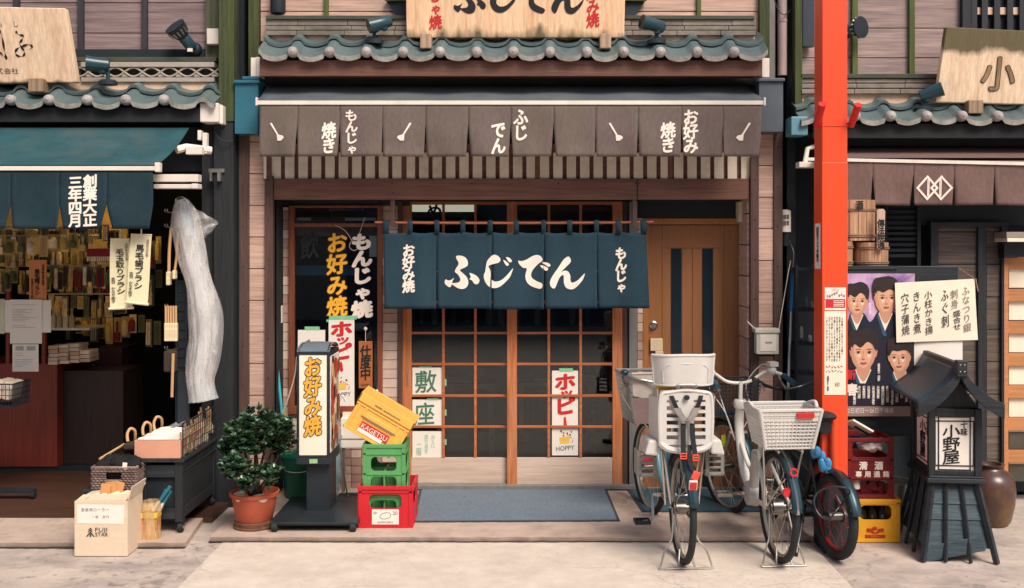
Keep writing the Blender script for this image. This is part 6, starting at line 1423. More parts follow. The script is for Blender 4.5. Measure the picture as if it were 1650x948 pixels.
def portrait(mb, cx, cy, s_, turn, robe=True):
    """generic face about (cx, cy); s_ = half width in photo px"""
    c = lambda pts: clip([(cx+a*s_+(turn*.06*s_ if abs(b_) < .4 else 0), cy+b_*s_) for a, b_ in pts], 1366, 1473, 442, 640)
    if robe:
        poly(mb, c([(-.55, 1.0), (-1.2, 1.9), (-2.2, 2.6), (-2.4, 4.2), (2.4, 4.2), (2.2, 2.6), (1.2, 1.9), (.55, 1.0)]), 2)
        poly(mb, c([(-.75, 1.45), (-.2, 3.2), (.1, 3.2), (-.4, 1.35)]), 9, False)
        poly(mb, c([(-.62, 1.25), (-.05, 2.8), (.62, 1.25), (.3, 1.0), (-.3, 1.0)]), 4, False)
        poly(mb, c([(-.48, .7), (-.5, 1.4), (0, 2.15), (.5, 1.4), (.48, .7)]), 6)
    v_ = int(cx*7+cy) % 3
    poly(mb, c([(-1.02, .1), (-1.14, -.5), (-1.18, -1.1), (-.95, -1.75), (-.3, -2.02+.1*v_), (.4, -1.98), (1.0, -1.65), (1.2, -1.05), (1.14, -.45), (1.0, .15), (0, .3)]), 1)
    for e in (-1, 1): poly(mb, c([(e*.90, -.3), (e*1.06, -.28), (e*1.02, .12), (e*.9, .28)]), 6)
    poly(mb, c([(-.90, -.6), (-.66, -1.12+.08*v_), (-.1, -1.2), (.5, -1.02), (.90, -.6), (.93, 0), (.80, .62), (.42, 1.16), (0, 1.34), (-.42, 1.16), (-.80, .62), (-.93, 0)]), 6)
    poly(mb, c([(-.70+turn*.12, -.62), (-.4, -1.0), (.1, -1.02), (.55+turn*.1, -.72), (.66+turn*.1, -.1), (.56, .55), (.26, 1.0), (-.05, 1.1), (-.34, .92), (-.62, .45), (-.72, -.1)]), 0)
    for e in (-1, 1): poly(mb, c([(e*.38+turn*.12-.14, .12), (e*.38+turn*.12, .04), (e*.38+turn*.12+.14, .14), (e*.38+turn*.12, .34)]), 11)
    poly(mb, c([(-1.0, -.2), (-1.02, -.8), (-.7, -1.4), (0, -1.5), (.7, -1.35), (1.02, -.8), (1.0, -.2), (.84, -.42), (.70, -.70), (.3, -.76-.06*v_), (-.2, -.66+.1*v_), (-.66, -.72), (-.84, -.42)]), 1)
    sd = -1 if turn > 0 else 1
    poly(mb, c([(sd*.92, -.55), (sd*.95, 0), (sd*.82, .62), (sd*.45, 1.12), (sd*.50, .6), (sd*.70, .1)]), 6)
    t_ = turn*.1
    for e in (-1, 1):
        x_ = e*.42+t_
        poly(mb, c([(x_-.25, -.29), (x_, -.37), (x_+.25, -.31), (x_, -.32)]), 1)
        poly(mb, c([(x_-.08, -.15), (x_+.08, -.15), (x_+.07, -.02), (x_-.07, -.02)]), 1)
        poly(mb, c([(x_-.24, -.09), (x_, -.2), (x_+.24, -.1), (x_, -.155)]), 1)
    poly(mb, c([(t_-.05, -.2), (t_+.03, -.2), (t_+sd*.10, .3), (t_+sd*.16, .38), (t_, .42)]), 6)
    poly(mb, c([(t_-.16, .40), (t_, .46), (t_+.16, .40), (t_, .43)]), 3)
    poly(mb, c([(t_-.28, .72), (t_-.1, .66), (t_, .69), (t_+.1, .66), (t_+.28, .72), (t_, .82)]), 5)
    poly(mb, c([(t_-.28, .715), (t_, .73), (t_+.28, .715), (t_, .755)]), 3)
mb = MB()
portrait(mb, 1381, 487, 16.5, .7); portrait(mb, 1427, 482, 18.5, .9); poly(mb, [(1366, 560), (1400, 548), (1473, 545), (1473, 640), (1366, 640)], 10, False); portrait(mb, 1391, 570, 21, .3); portrait(mb, 1450, 578, 17.5, -.7)
mb.build('portraits', MATS, t, fixn=False)
mb = MB(); E[0] += .0006; yb = yy-E[0]
mb.pbox(1366, 1473, 618, 655, yb, .0004, 10); mb.pbox(1362, 1474, 655, 671, yb-.0003, .0004, 7)
htext(mb, '2日初日〜26日千穐楽', 1366, 1440, -662, 9.5, pmap(yb-.0003, .0006), off=.01); mb.m = [4 if q == 0 else q for q in mb.m]
random.seed(9)
for k in range(13):
    x_ = 1468-k*7.6; vtext(mb, random.choice(['市川座', '初春歌舞伎', '新作公演', '出演者']), x_, -622, -622-random.choice((20, 26, 30)), 4.4, pmap(yb, .0006), off=.02, m=4, res=1)
put_glyph(mb, '春', 1373, -628, 19, 20, pmap(yb, .0007), off=.04, m=4); put_glyph(mb, '新', 1371, -604, 15, 17, pmap(yb, .0008), off=.04, m=8)
vtext(mb, '昼夜二部', 1416, -586, -614, 4, pmap(yb, .0006), off=.02, m=4, res=1); vtext(mb, '特別公演', 1402, -488, -506, 3, pmap(yb, .0006), off=.02, m=4, res=1)
mb.build('lettering', MATS, t, fixn=False)
# hand-written menu
t = T('menu_sheet', 'white sheet with handwritten menu columns hanging over the theatre poster', 'menu', tuple(P(1508, 552, YBd-.03)))
qd = [(1442, 456), (1571, 449.5), (1576, 548), (1444, 552)]
mb = MB(); A, B_, C_, D_ = [P(*q, YBd-.03) for q in qd]
def ms(u, v, e=0): q = (A*(1-u)+B_*u)*(1-v)+(D_*(1-u)+C_*u)*v; return Vector((q.x, q.y-.006*math.sin(u*4+v*2)-e, q.z))
mb.grid(ms, 12, 10); o = mb.build('sheet', m_paper_warm, t, smooth=True, fixn=False)
mb = MB(); mm = lambda u, v: ms((u-1442)/131, (-v-453)/98, .0035); i1, i2 = 0, 1
for s_, x_, a, b_, m_ in (('ふなつり銀', 1557, 464, 538, 1), ('刺身', 1538, 468, 500, 1), ('盛合せ', 1541, 502, 534, 0), ('ふぐ刺', 1522, 466, 530, 0), ('小柱かき揚', 1495, 468, 540, 0), ('きんき煮', 1476, 468, 538, 0), ('穴子蒲焼', 1457, 470, 540, 0)):
    vtext(mb, s_, x_, -a, -b_, 13.5, mm, off=.006, m=m_, rise=.2, fill=1.0)
mb.build('handwriting', [M('brush_ink', (74, 72, 70), .8, .3, 30), M('pale_brush_ink', (150, 138, 126), .8, .3, 30)], t, fixn=False)
mb = MB(); mb.tube([P(1545, 432, YBd-.01), P(1574, 452, YBd-.03)], .0025, 5); mb.tube([P(1572, 449, YBd-.03), P(1576, 470, YBd-.03)], .004, 5); mb.tube([P(1444, 455, YBd-.03), P(1474, 441, YBd-.012)], .002, 5); mb.build('string', wood('twine', (150, 120, 90)), t)
o = paper('paper_sign', 'plain white sheet hanging below the handwritten menu', 'paper sign', 1472, 1551, 545, 604, YBd-.012)
# the casks
def cask(label, cx, top, bot, r, Y):
    c = P(cx, bot, Y); h_ = Z(top, Y)-c.z; t = T('wooden_cask', label, 'cask', (c.x, c.y+r, c.z), group='wooden casks on the notice board'); c = Vector((c.x, c.y+r, c.z))
    mb = MB(); n = 15
    for k in range(n):
        a0, a1 = 2*math.pi*(k+.03)/n, 2*math.pi*(k+.97)/n; st_ = [(a0+(a1-a0)*i/3) for i in range(4)]; r0, r1 = r*.97, r*1.0; vs = []
        for a in st_: vs += [c+Vector((r0*math.cos(a), r0*math.sin(a), 0)), c+Vector((r1*math.cos(a), r1*math.sin(a), h_))]
        for a in st_: vs += [c+Vector((r0*.88*math.cos(a), r0*.88*math.sin(a), 0)), c+Vector((r1*.88*math.cos(a), r1*.88*math.sin(a), h_))]
        fs = [(2*i, 2*i+2, 2*i+3, 2*i+1) for i in range(3)]+[(8+2*i, 9+2*i, 11+2*i, 10+2*i) for i in range(3)]+[(2*i+1, 2*i+3, 8+2*i+3, 8+2*i+1) for i in range(3)]
        mb.add(vs, fs)
    mb.lathe([(.001, h_*.03), (r*.93, h_*.03)], c, 24); mb.lathe([(.001, h_*.96), (r*.9, h_*.96)], c, 24)
    mb.build('staves', wood('bleached_stave', (188, 148, 118), 'z', var=.35, rough=.75, isl=.16, grime=.6, grgb=(122, 72, 48)), t, smooth=True, ang=30)
    for z in (.10, .74):
        mb = MB(); rr = r*(.97+.03*z)
        for k in range(2): mb.torus(c+Vector((0, 0, h_*z+k*.010)), rr+.002, .0058, 'z', 36, 6)
        mb.build('hoop', wood('woven_hoop', (132, 104, 80), 'x'), t, smooth=True)
    return t
YC = -.93
k1 = cask('weathered wooden cask on top, partly hidden by the orange post', 1387, 322, 388, .14, YC+.02)
cask('weathered wooden cask carrying the upright name plank', 1412.5, 391, 429, .115, YC)
cask('weathered wooden cask at the far left, mostly behind the orange post', 1357, 389, 429, .10, YC)
mb = MB(); vtext(mb, '酒', 1385, -324, -338, 12, lambda u, v: P(u, -v, YC+.012), off=.03); mb.build('lettering', m_ink, k1, fixn=False)
t = T('name_plank', 'upright whitened plank with five black characters standing in a cask', 'sign', tuple(P(1419, 402, YC-.03)))
mb = MB(); pts = [(1413, 340), (1415, 337), (1424, 337), (1426.5, 340), (1425, 402), (1413.5, 402)]; mb.prism([(X(a, YC-.03), Z(b_, YC-.03)) for a, b_ in pts], YC-.03, YC-.015); mb.build('board', wood('bleached_plank', (186, 160, 142), 'z', var=.2), t, bev=.002)
mb = MB(); pvtext(mb, '傳法院通', 1419.5, 354, 401, 11, YC-.0305, off=.03, rise=0); mb.build('lettering', m_ink, t, fixn=False)
# shelf for the casks stands on the board
mb = MB(); mb.pbox(1330, 1446, 429, 434, YC-.03, .36); o = mb.build('cask_shelf', m_black_woodx); tag(o, 'black plank shelf under the wooden casks', 'shelf'); o['category'] = 'shelf'

# ------------------------------------------------------------------ crates on the right
m_maroon = M('maroon_crate_plastic', (112, 26, 28), .42, .08, 7, bump=.03, grime=.25, grgb=(70, 24, 24))
m_yel2 = M('golden_crate_plastic', (228, 164, 38), .42, .07, 7, bump=.03, grime=.25, grgb=(180, 126, 40))
q = gp(1410, 874, -.031)
yc2 = crate('beer_crate', 'golden yellow crate of empty bottles at the foot of the notice board', .31, .28, .275, m_yel2, loc=tuple(q), win=(.20, .84, .52, .85), ribs=(.90,))
mb = MB(); mb.box(-.064, .064, -.003, .001, .028, .048, 0); f_ = lambda u, v: Vector((u, -.0034, v))
for sgn in (-1, 1):
    for k in range(3):
        pts = [(sgn*(-.002), .055), (sgn*.02, .075+k*.006), (sgn*.05, .070+k*.010), (sgn*.058, .064+k*.008), (sgn*.035, .066+k*.005), (sgn*.012, .056)]
        vs, fs = tess(pts); mb.add([f_(v.x, v.y)-Vector((0, .0002*k, 0)) for v in vs], fs, 0)
mb.add([f_(.018*math.cos(a)-.004, .088+.012*math.sin(a)) for a in [k*math.pi/6 for k in range(12)]], [tuple(range(12))], 0)
htext(mb, 'KIRIN', -.045, .045, .038, .016, f_, off=.02, m=1) if False else htext(mb, 'ラガー', -.03, .03, .038, .016, f_, off=.02, m=1)
mb.build('emblem', [M('crate_print_red', (176, 50, 28)), m_yel2], yc2, local=True, fixn=False)
bot = T('beer_bottle', 'dark bottle standing in the golden yellow crate', 'bottle', tuple(q+Vector((-.065, .06, .021))), group='bottles in the golden crate')
mb = MB(); mb.lathe([(.001, 0), (.030, 0), (.032, .01), (.032, .14), (.026, .17), (.0135, .205), (.0125, .235), (.015, .237), (.015, .25), (.001, .25)], OFF[bot.name], 18); mb.build('glass_body', M('brown_bottle_glass', (40, 30, 26), .12, .1, spec=.6), bot, smooth=True, ang=40)
mb = MB(); mb.lathe([(.0142, .19), (.0155, .194), (.0150, .212), (.0138, .214)], OFF[bot.name], 18); mb.build('neck_label', M('silver_blue_label', (120, 170, 196), .35, metal=.3), bot, smooth=True)
for i, (dx, dy) in enumerate(((.0, .06), (.065, .06), (-.065, .13), (0, .13), (.065, .13))):
    c_ = copy_tree(bot); c_.location = q+Vector((dx, dy, .021))
q2 = Vector((X(1402.5, q.y+.005), q.y+.005, q.z+.277))
rc2 = crate('sake_crate', 'maroon sake crate with white characters on top of the yellow crate', .285, .27, .385, m_maroon, 'crate', tuple(q2), win=[(.10, .90, .06, .30), (.10, .90, .68, .93)], ribs=(.34, .64))
mb = MB(); fm = lambda u, v: Vector((u, -.002, v))
for k, c in enumerate('清酒'): put_glyph(mb, c, -.045+k*.098, .21, .055, .055, fm, off=.05)
for k, c in enumerate('専用通箱'): put_glyph(mb, c, -.075+k*.058, .155, .042, .042, fm, off=.04)
mb.build('lettering', m_white_ink, rc2, local=True, fixn=False)
mb = MB()
for k in range(7):
    mb.obox((-.09+.03*k, .06+.01*(k % 2), .05+.02*(k % 3)), (.05, .01, .08), Matrix.Rotation(.5*k, 3, 'Y'))
mb.build('inner_cells', m_maroon, rc2, local=True)
def crumple(name, label, cat, cx, py, Y, sx_, sz_, mat, seed, rotz=0):
    random.seed(seed); mb = MB(); mb.ball((0, 0, 0), (sx_, .05, sz_), 14, 10)
    for v in mb.v: v.x += random.uniform(-.012, .012); v.z += random.uniform(-.010, .010); v.y += random.uniform(-.01, .01)
    c = P(cx, py, Y); mb.xf(Matrix.Translation(c)@Matrix.Rotation(rotz, 4, 'Y')); o = thing1(mb, name, mat, label, cat, smooth=True, ang=25); return o
crumple('plastic_bag', 'dark and white plastic bag stuffed in the upper opening of the maroon crate', 'bag', 1402, 718, -1.24, .09, .035, M('dark_bag_print', (60, 58, 70), .4, .5, 9, rgb2=(214, 200, 190)), 21)
mb = MB(); mb.obox(P(1384, 688, -1.2), (.15, .12, .012), Matrix.Rotation(R(30), 3, 'Y')@Matrix.Rotation(R(-20), 3, 'X')); mb.obox(P(1388, 694, -1.2), (.10, .02, .014), Matrix.Rotation(R(30), 3, 'Y'), m=1); thing1(mb, 'printed_carton', [m_paper, m_ink], 'white printed carton lying on top of the maroon crate', 'carton')
mb = MB(); mb.lathe([(.02, 0), (.03, .005), (.03, .09), (.014, .12), (.012, .15), (.001, .15)], P(1378, 788, -1.22), 14); thing1(mb, 'white_flask', M('white_ceramic', (226, 216, 200), .3), 'small white flask in the lower opening of the maroon crate', 'flask', smooth=True)
mb = MB(); c = gp(1452, 858, -.031); mb.lathe([(.001, .0), (.09, .0), (.11, .30), (.125, .305), (.125, .315), (.108, .315), (.088, .02), (.001, .02)], c+Vector((0, .12, 0)), 26); thing1(mb, 'steel_pail', m_steel, 'dull steel pail behind the yellow bottle crate', 'pail', smooth=True, ang=40)

# ------------------------------------------------------------------ wooden lantern
YLn = -1.72
m_lblue = wood('blue_black_lantern_board', (62, 78, 86), 'x', var=.35, rough=.55, isl=.2, grime=.4, grgb=(38, 44, 48))
t = T('wooden_lantern', 'black wooden street lantern with white paper panels and a gabled roof', 'lantern', tuple(gp(1545, 890, -.031)))
# turned slightly so its left side shows; local frame: x along the front, y back
ang = R(-6); o0 = Vector((2.64, -1.42, -.031))
s0 = S(-1.72)
def L(x, y, z): return o0+Matrix.Rotation(ang, 3, 'Z')@Vector((x, y, z))
LM = Matrix.Translation(o0)@Matrix.Rotation(ang, 4, 'Z')
def lb(mb, name, mat, **k): mb.xf(LM); return mb.build(name, mat, t, **k)
zw0, zw1 = .50, .905; hw = .135; hd = .185                     # light chamber
for (x, y) in ((-hw, -hd), (hw, -hd), (-hw, hd), (hw, hd)): lb(MB().box(x-.02, x+.02, y-.02, y+.02, zw0, zw1), 'corner_post', m_black_wood, bev=.003)
mb = MB()
for z0, z1 in ((zw0, zw0+.03), (zw1-.05, zw1)):
    for q in ((-hw+.02, hw-.02, -hd-.012, -hd+.012, z0, z1), (-hw+.02, hw-.02, hd-.012, hd+.012, z0, z1), (-hw-.012, -hw+.012, -hd+.02, hd-.02, z0, z1), (hw-.012, hw+.012, -hd+.02, hd-.02, z0, z1)): lb(MB().box(*q), 'rail', m_black_wood, bev=.003)
mb = MB(); mb.box(-hw+.02, hw-.02, -hd+.002, -hd+.008, zw0+.03, zw1-.05); lb(mb, 'front_panel', m_paper)
for a_ in (-hw+.002, hw-.008): lb(MB().box(a_, a_+.006, -hd+.02, hd-.02, zw0+.03, zw1-.05), 'side_panel', m_paper)
mb = MB(); e = .016
def rect_frame(f, a, b_, c, d_, w_):
    for q in ((a, a+w_, c, d_), (b_-w_, b_, c, d_), (a, b_, c, c+w_), (a, b_, d_-w_, d_)): f(*q)
rect_frame(lambda a, b_, c, d_: mb.box(a, b_, -hd-.003, -hd+.003, c, d_), -hw+.040, hw-.040, zw0+.03, zw1-.05, .006)
rect_frame(lambda a, b_, c, d_: mb.box(a, b_, -hd-.0025, -hd+.0035, c, d_), -hw+.02, hw-.02, zw0+.055, zw1-.075, .006)
rect_frame(lambda a, b_, c, d_: mb.box(-hw-.003, -hw+.003, a, b_, c, d_), -hd+.045, hd-.045, zw0+.03, zw1-.05, .006)
rect_frame(lambda a, b_, c, d_: mb.box(-hw-.0025, -hw+.0035, a, b_, c, d_), -hd+.02, hd-.02, zw0+.055, zw1-.075, .006)
lb(mb, 'panel_bars', m_black)
mb = MB(); fm = lambda u, v: Vector((u, -hd-.0005, v))
vtext(mb, '小野屋', -.018, zw1-.10, zw0+.07, .095, fm, off=.014, rise=.12); vtext(mb, '十味', .056, zw1-.075, zw1-.165, .038, fm, off=.02, rise=.1)
fs_ = lambda u, v: Vector((-hw-.0005, -u, v))
vtext(mb, '小野屋', .0, zw1-.10, zw0+.075, .11, fs_, off=.03, rise=.12); vtext(mb, '十味', .09, zw1-.085, zw1-.185, .045, fs_, off=.02, rise=.1)
lb(mb, 'lettering', m_ink, fixn=False)
mb = MB(); mb.box(-hw-.035, hw+.035, -hd-.045, hd+.045, zw0-.04, zw0-.012); mb.box(-hw-.022, hw+.022, -hd-.03, hd+.03, zw0-.012, zw0); lb(mb, 'table', m_black_woodx, bev=.004)
# splayed foot clad with boards
def splay(z): k = (zw0-.04-z)/(zw0-.04); return hw-.01+.075*k, hd-.01+.09*k
mb = MB(); zs = [.02, .08, .24, .33, .42, zw0-.045]
for i in range(len(zs)-1):
    if i == 0: continue
    a0, b0 = splay(zs[i]); a1, b1 = splay(zs[i+1]); e = .012
    a0, b0 = a0+.004, b0+.004; a1, b1 = a1-.004, b1-.004
    mb.add([(-a0, -b0, zs[i]), (a0, -b0, zs[i]), (a0, b0, zs[i]), (-a0, b0, zs[i]), (-a1, -b1, zs[i+1]), (a1, -b1, zs[i+1]), (a1, b1, zs[i+1]), (-a1, b1, zs[i+1])], [(0, 1, 5, 4), (1, 2, 6, 5), (2, 3, 7, 6), (3, 0, 4, 7), (3, 2, 1, 0), (4, 5, 6, 7)])
lb(mb, 'cladding', m_lblue, bev=.002)
mb = MB(); mb.obox((-.03, -hd-.075, .075), (.36, .012, .09), Matrix.Rotation(R(-13), 3, 'Y')); lb(mb, 'loose_board', m_lblue, bev=.003)
tp = zw0-.04
for u in (-1, -.38, .3, 1):
    a1, b1 = splay(0); w_ = .020 if abs(u) == 1 else .012
    for sgn in ((-1, 1) if abs(u) == 1 else (-1,)):
        mb = MB(); mb.tube([(u*(hw-.005), sgn*(hd+.005), tp), (u*(a1+.012), sgn*(b1+.02), .002)], w_, 4); lb(mb, 'leg', m_black_woodx)
for v_ in (-.33, .33):
    a1, b1 = splay(0); mb = MB(); mb.tube([(-hw-.002, v_*hd, tp), (-a1-.014, v_*b1, .002)], .012, 4); lb(mb, 'leg', m_black_woodx)
# roof: two curved slopes, ridge along y, barge boards on the front
ov = .40; rz = 1.165; ez = .935; ow = .235
def roofz(x):
    k = min(1, abs(x)/ow); return rz-(rz-ez)*(k**.72*1.0)+.02*math.sin(k*math.pi)*-1
mb = MB()
for sgn in (-1, 1): mb.grid(lambda u, v, sgn=sgn: Vector((sgn*ow*u, -.30+.74*v, roofz(ow*u)+.012)), 16, 6)
lt = mb; mb.xf(LM); o = mb.build('roof', M('blue_black_roof_sheet', (34, 58, 70), .42, .15, 5, (1, .4, 1), .05, grime=.3, grgb=(54, 66, 70)), t, smooth=True, ang=60, fixn=False); s_ = o.modifiers.new('t', 'SOLIDIFY'); s_.thickness = .02; s_.offset = 0
for sgn in (-1, 1):
    for y0 in (-.305, .435):
        mb = MB()
        n = 14; top = [(sgn*(ow+.012)*k/n, roofz(ow*k/n)+.022) for k in range(n+1)]; btm = [(sgn*(ow+.012)*k/n, roofz(ow*k/n)-.055-.012*k/n) for k in range(n+1)]
        pts = top+btm[::-1]; mb.prism(pts, y0-.012, y0+.016); lb(mb, 'barge_board', m_black_woodx, bev=.003)
mb = MB(); mb.box(-.030, .030, -.335, -.275, rz-.05, rz+.045); mb.box(-.018, .018, -.31, .42, rz-.02, rz+.026); lb(mb, 'ridge_block', m_black_woodx, bev=.005)
mb = MB()
for (x, z) in ((-.012, rz+.02), (.012, rz+.02), (-.012, rz-.02), (.012, rz-.02)): mb.ball((x, -.336, z), (.005, .003, .005), 8, 5)
lb(mb, 'rivets', m_steel)
mb = MB(); mb.prism([(-hw-.0, zw1), (hw+.0, zw1), (hw-.01, zw1+.03), (.0, rz-.06), (-hw+.01, zw1+.03)], -hd+.01, hd-.01); lb(mb, 'gable', m_black_wood)

# ------------------------------------------------------------------ urn, meters, poles in the alley
c = gp(1607, 850, -.031)+Vector((0, .10, 0))
mb = MB(); mb.lathe([(.001, 0), (.11, 0), (.13, .03), (.152, .13), (.16, .23), (.152, .30), (.12, .35), (.085, .365), (.078, .38), (.086, .395), (.09, .405), (.07, .405), (.066, .38), (.001, .3)], c, 40)
thing1(mb, 'ceramic_urn', M('brown_salt_glaze', (78, 54, 46), .3, .3, 7, bump=.06, grime=.65, grgb=(140, 104, 58), gsc=4, spec=.6), 'large brown glazed urn standing beside the wooden lantern', 'urn', smooth=True, ang=50)
t = T('wall_mailbox', 'small white box with a paper slip hung on the right wooden post', 'mailbox', tuple(P(1237, 570, -.42)))
mb = MB(); mb.pbox(1219, 1255, 536, 571, -.42, .08); mb.pbox(1217, 1257, 530, 537, -.43, .1); mb.build('body', M('pale_green_grey_box', (200, 198, 184), .5, .05), t, bev=.004)
mb = MB(); mb.pbox(1225, 1251, 539, 566, -.424, .003); mb.pbox(1233, 1244, 551, 554, -.4245, .002, 1); mb.build('slip', [m_paper, M('grey_print_line', (150, 146, 138))], t)
mb = MB(); mb.tube(smooth_path([P(1219, 532, -.38), P(1210, 524, -.36), P(1204, 518, -.34)], 4), .004, 6); mb.tube([P(1255, 530, -.4), P(1270, 440, -.25), P(1274, 420, -.2)], .003, 5); mb.build('wire', m_white, t)
t = T('electric_meter', 'round white electric meter on the dark alley wall', 'meter', tuple(P(1265, 376, -.28)))
mb = MB(); mb.tube([P(1265.5, 374, -.27), P(1265.5, 341, -.27)], .040, 20); mb.ball(P(1265.5, 341, -.27), (.04, .04, .016), 18, 6); mb.build('body', m_white, t, smooth=True, ang=40)
mb = MB(); fmm = lambda u, v: P(u, -v, -.313)
for k in range(6): mb.pbox(1259+(k % 3)*4.4, 1262.4+(k % 3)*4.4, 346+(k//3)*10, 353+(k//3)*10, -.313, .002)
mb.build('dial_print', M('grey_dial', (90, 88, 86)), t)
mb = MB(); mb.tube([P(1265.5, 374, -.27), P(1265.5, 396, -.26)], .025, 12); mb.build('socket', m_black, t, smooth=True)
t = T('alley_pole', 'thin grey pole with a blue grip leaning in the dark alley', 'pole', tuple(gp(1268, 830, -.031)))
mb = MB(); mb.tube([P(1270, 620, -.45), P(1274.5, 500, -.30)], .010, 8); mb.tube([P(1270, 620, -.45), gp(1268, 830, -.031)], .010, 8); mb.build('shaft', m_steel, t, smooth=True)
mb = MB(); mb.tube([P(1274.5, 502, -.302), P(1276.5, 440, -.25)], .014, 10); mb.build('grip', M('blue_grip', (30, 92, 140), .5), t, smooth=True)
mb = MB(); mb.tube(smooth_path([P(1276.5, 440, -.25), P(1279, 410, -.24), P(1276, 398, -.23), P(1272, 388, -.23)], 5), .003, 6); mb.build('hook_wire', m_steel, t, smooth=True)
t = T('alley_shelf', 'dark open shelf with small odds and ends behind the orange post', 'shelf', tuple(gp(1300, 830)))
mb = MB()
for y in (432, 497, 552, 600): mb.pbox(1284, 1316, y, y+5, -.42, .2)
mb.pbox(1282, 1286, 428, 800, -.43, .03); mb.pbox(1314, 1318, 428, 800, -.43, .03); mb.build('frame', m_black, t, bev=.002)
for i, (a, b_, c_, d_, col, lab) in enumerate(((1289, 1294, 545, 526, (190, 186, 176), 'small white jar on the dark alley shelf'), (1302, 1308, 552, 540, (196, 190, 180), 'white tin low on the dark alley shelf'), (1296, 1301, 497, 478, (70, 96, 110), 'blue grey can on the dark alley shelf'), (1305, 1310, 497, 486, (120, 104, 90), 'brown tin on the dark alley shelf'))):
    mb = MB(); p = P((a+b_)/2, c_, -.34); h_ = (c_-d_)/S(-.34); r = (b_-a)/2/S(-.34); mb.lathe([(r*.9, 0), (r, .004), (r, h_*.8), (r*.7, h_*.86), (r*.7, h_), (.001, h_)], p, 16)
    thing1(mb, 'storage_jar', M('jar_%d' % i, col, .5), lab, 'jar', 'things on the alley shelf', smooth=True, ang=40)
t = T('security_light', 'white bracket lamp under the right eave beside the orange post', 'lamp', tuple(P(1302, 270, -.5)))
mb = MB(); mb.tube([P(1312, 236, -.45), P(1301, 240, -.48), P(1297, 262, -.5)], .018, 8); mb.pbox(1288, 1316, 261, 270, -.54, .1); mb.build('body', m_white, t, bev=.003)
# ------------------------------------------------------------------ inside the brush shop
m_cab = wood('red_brown_cabinet', (132, 54, 40), 'z', var=.2, rough=.4, isl=.05, bump=.05)
m_cab_d = wood('dark_cabinet', (50, 36, 34), 'z', var=.25, rough=.5)
YI = .55
t = T('shop_cabinet', 'red brown display counter with a glass top in the left shop', 'cabinet', tuple(P(40, 755, YI)))
mb = MB(); mb.box(X(-330, YI), X(92, YI), YI, YI+.55, .04, Z(586, YI)); mb.build('body', m_cab, t, bev=.005)
mb = MB(); mb.box(X(92, YI)+.002, X(92, YI)+.5, YI+.1, YI+.55, .04, Z(600, YI)); mb.build('end_cupboard', m_cab_d, t, bev=.005)
mb = MB(); mb.box(X(-330, YI), X(92, YI)+.5, YI+.02, YI+.54, 0, .04); mb.build('plinth', m_black, t)
for px in (12, 70):
    mb = MB(); mb.box(X(px, YI)-.014, X(px, YI)+.014, YI, YI+.03, Z(586, YI), Z(390, YI)); mb.build('upright', m_cab, t)
mb = MB(); mb.box(X(-330, YI), X(142, YI), YI+.03, YI+.4, Z(533, YI), Z(529, YI)); mb.build('glass_shelf', M('white_shelf', (214, 204, 186), .3), t)
t = T('tall_cupboard', 'dark brown cupboard with a thin metal edge deep in the left shop', 'cupboard', tuple(P(172, 735, 1.0)))
mb = MB(); mb.pbox(152, 196, 560, 742, 1.0, .5); mb.build('body', wood('dark_red_cupboard', (66, 34, 30), 'z', var=.2), t, bev=.005)
mb = MB(); mb.pbox(147, 151, 588, 702, .98, .02); mb.build('metal_edge', M('brass_edge', (196, 176, 140), .4, metal=.6), t)
# packets of paper on the counter
random.seed(14); n_ = 0
for col in range(4):
    for k in range(5-(col == 3)*2):
        mb = MB(); x_ = 78+col*17; y_ = 588-col*1.5-k*6.2; w_ = 15.5; jx = random.uniform(-1, 1)
        mb.pbox(x_+jx, x_+jx+w_, y_-5.4, y_, YI-.02+.008*random.random(), .18)
        thing1(mb, 'brush_box', M('pale_box_%d%d' % (col, k), random.choice(((214, 190, 162), (226, 204, 178), (196, 168, 140), (206, 196, 180))), .8), 'flat pale carton stacked on the counter of the left shop', 'carton', 'flat cartons stacked on the counter', bev=.002)
# hanging goods: cards with brushes, in rows
m_pack = film('clear_pack', (206, 196, 160), .32, .2, 12)
m_bris = [M('bristle_%s' % a, c, .9, .25, 40) for a, c in (('tan', (190, 158, 110)), ('cream', (222, 204, 166)), ('dark', (60, 48, 40)), ('red', (120, 30, 34)), ('straw', (196, 166, 90)), ('green', (92, 96, 60)))]
def hang(px, py, Y, kind, h_=30, w_=9):
    c = P(px, py, Y); s_ = 1/S(Y); t = T('hanging_brush', 'packaged brush hanging in the rows of the left shop', 'brush', tuple(c), group='packaged brushes hanging in rows')
    mb = MB(); mb.box(c.x-w_*.5*s_, c.x+w_*.5*s_, Y+.004, Y+.012, c.z-h_*s_, c.z); mb.build('card', M_CARD[kind % 4], t)
    mb = MB()
    if kind % 3 == 0: mb.tube([c+Vector((0, -.012, -h_*.15*s_)), c+Vector((0, -.012, -h_*.95*s_))], .009, 8); mb.box(c.x-w_*.35*s_, c.x+w_*.35*s_, Y-.03, Y-.006, c.z-h_*.95*s_, c.z-h_*.6*s_)
    elif kind % 3 == 1: mb.lathe([(.001, -h_*.9*s_), (w_*.42*s_, -h_*.88*s_), (w_*.45*s_, -h_*.35*s_), (w_*.2*s_, -h_*.2*s_), (.001, -h_*.15*s_)], c+Vector((0, -.02, 0)), 12)
    else:
        for q in (-.25, 0, .25): mb.tube([c+Vector((q*w_*s_, -.01, -h_*.1*s_)), c+Vector((q*w_*1.1*s_, -.014, -h_*.92*s_))], .0055, 6)
    mb.build('brush', m_bris[random.randrange(6) if kind != 7 else 3], t, smooth=True, ang=45)
    return t
M_CARD = [M('card_%d' % i, c, .7) for i, c in enumerate(((160, 140, 84), (206, 186, 132), (120, 108, 76), (96, 98, 74)))]
random.seed(17)
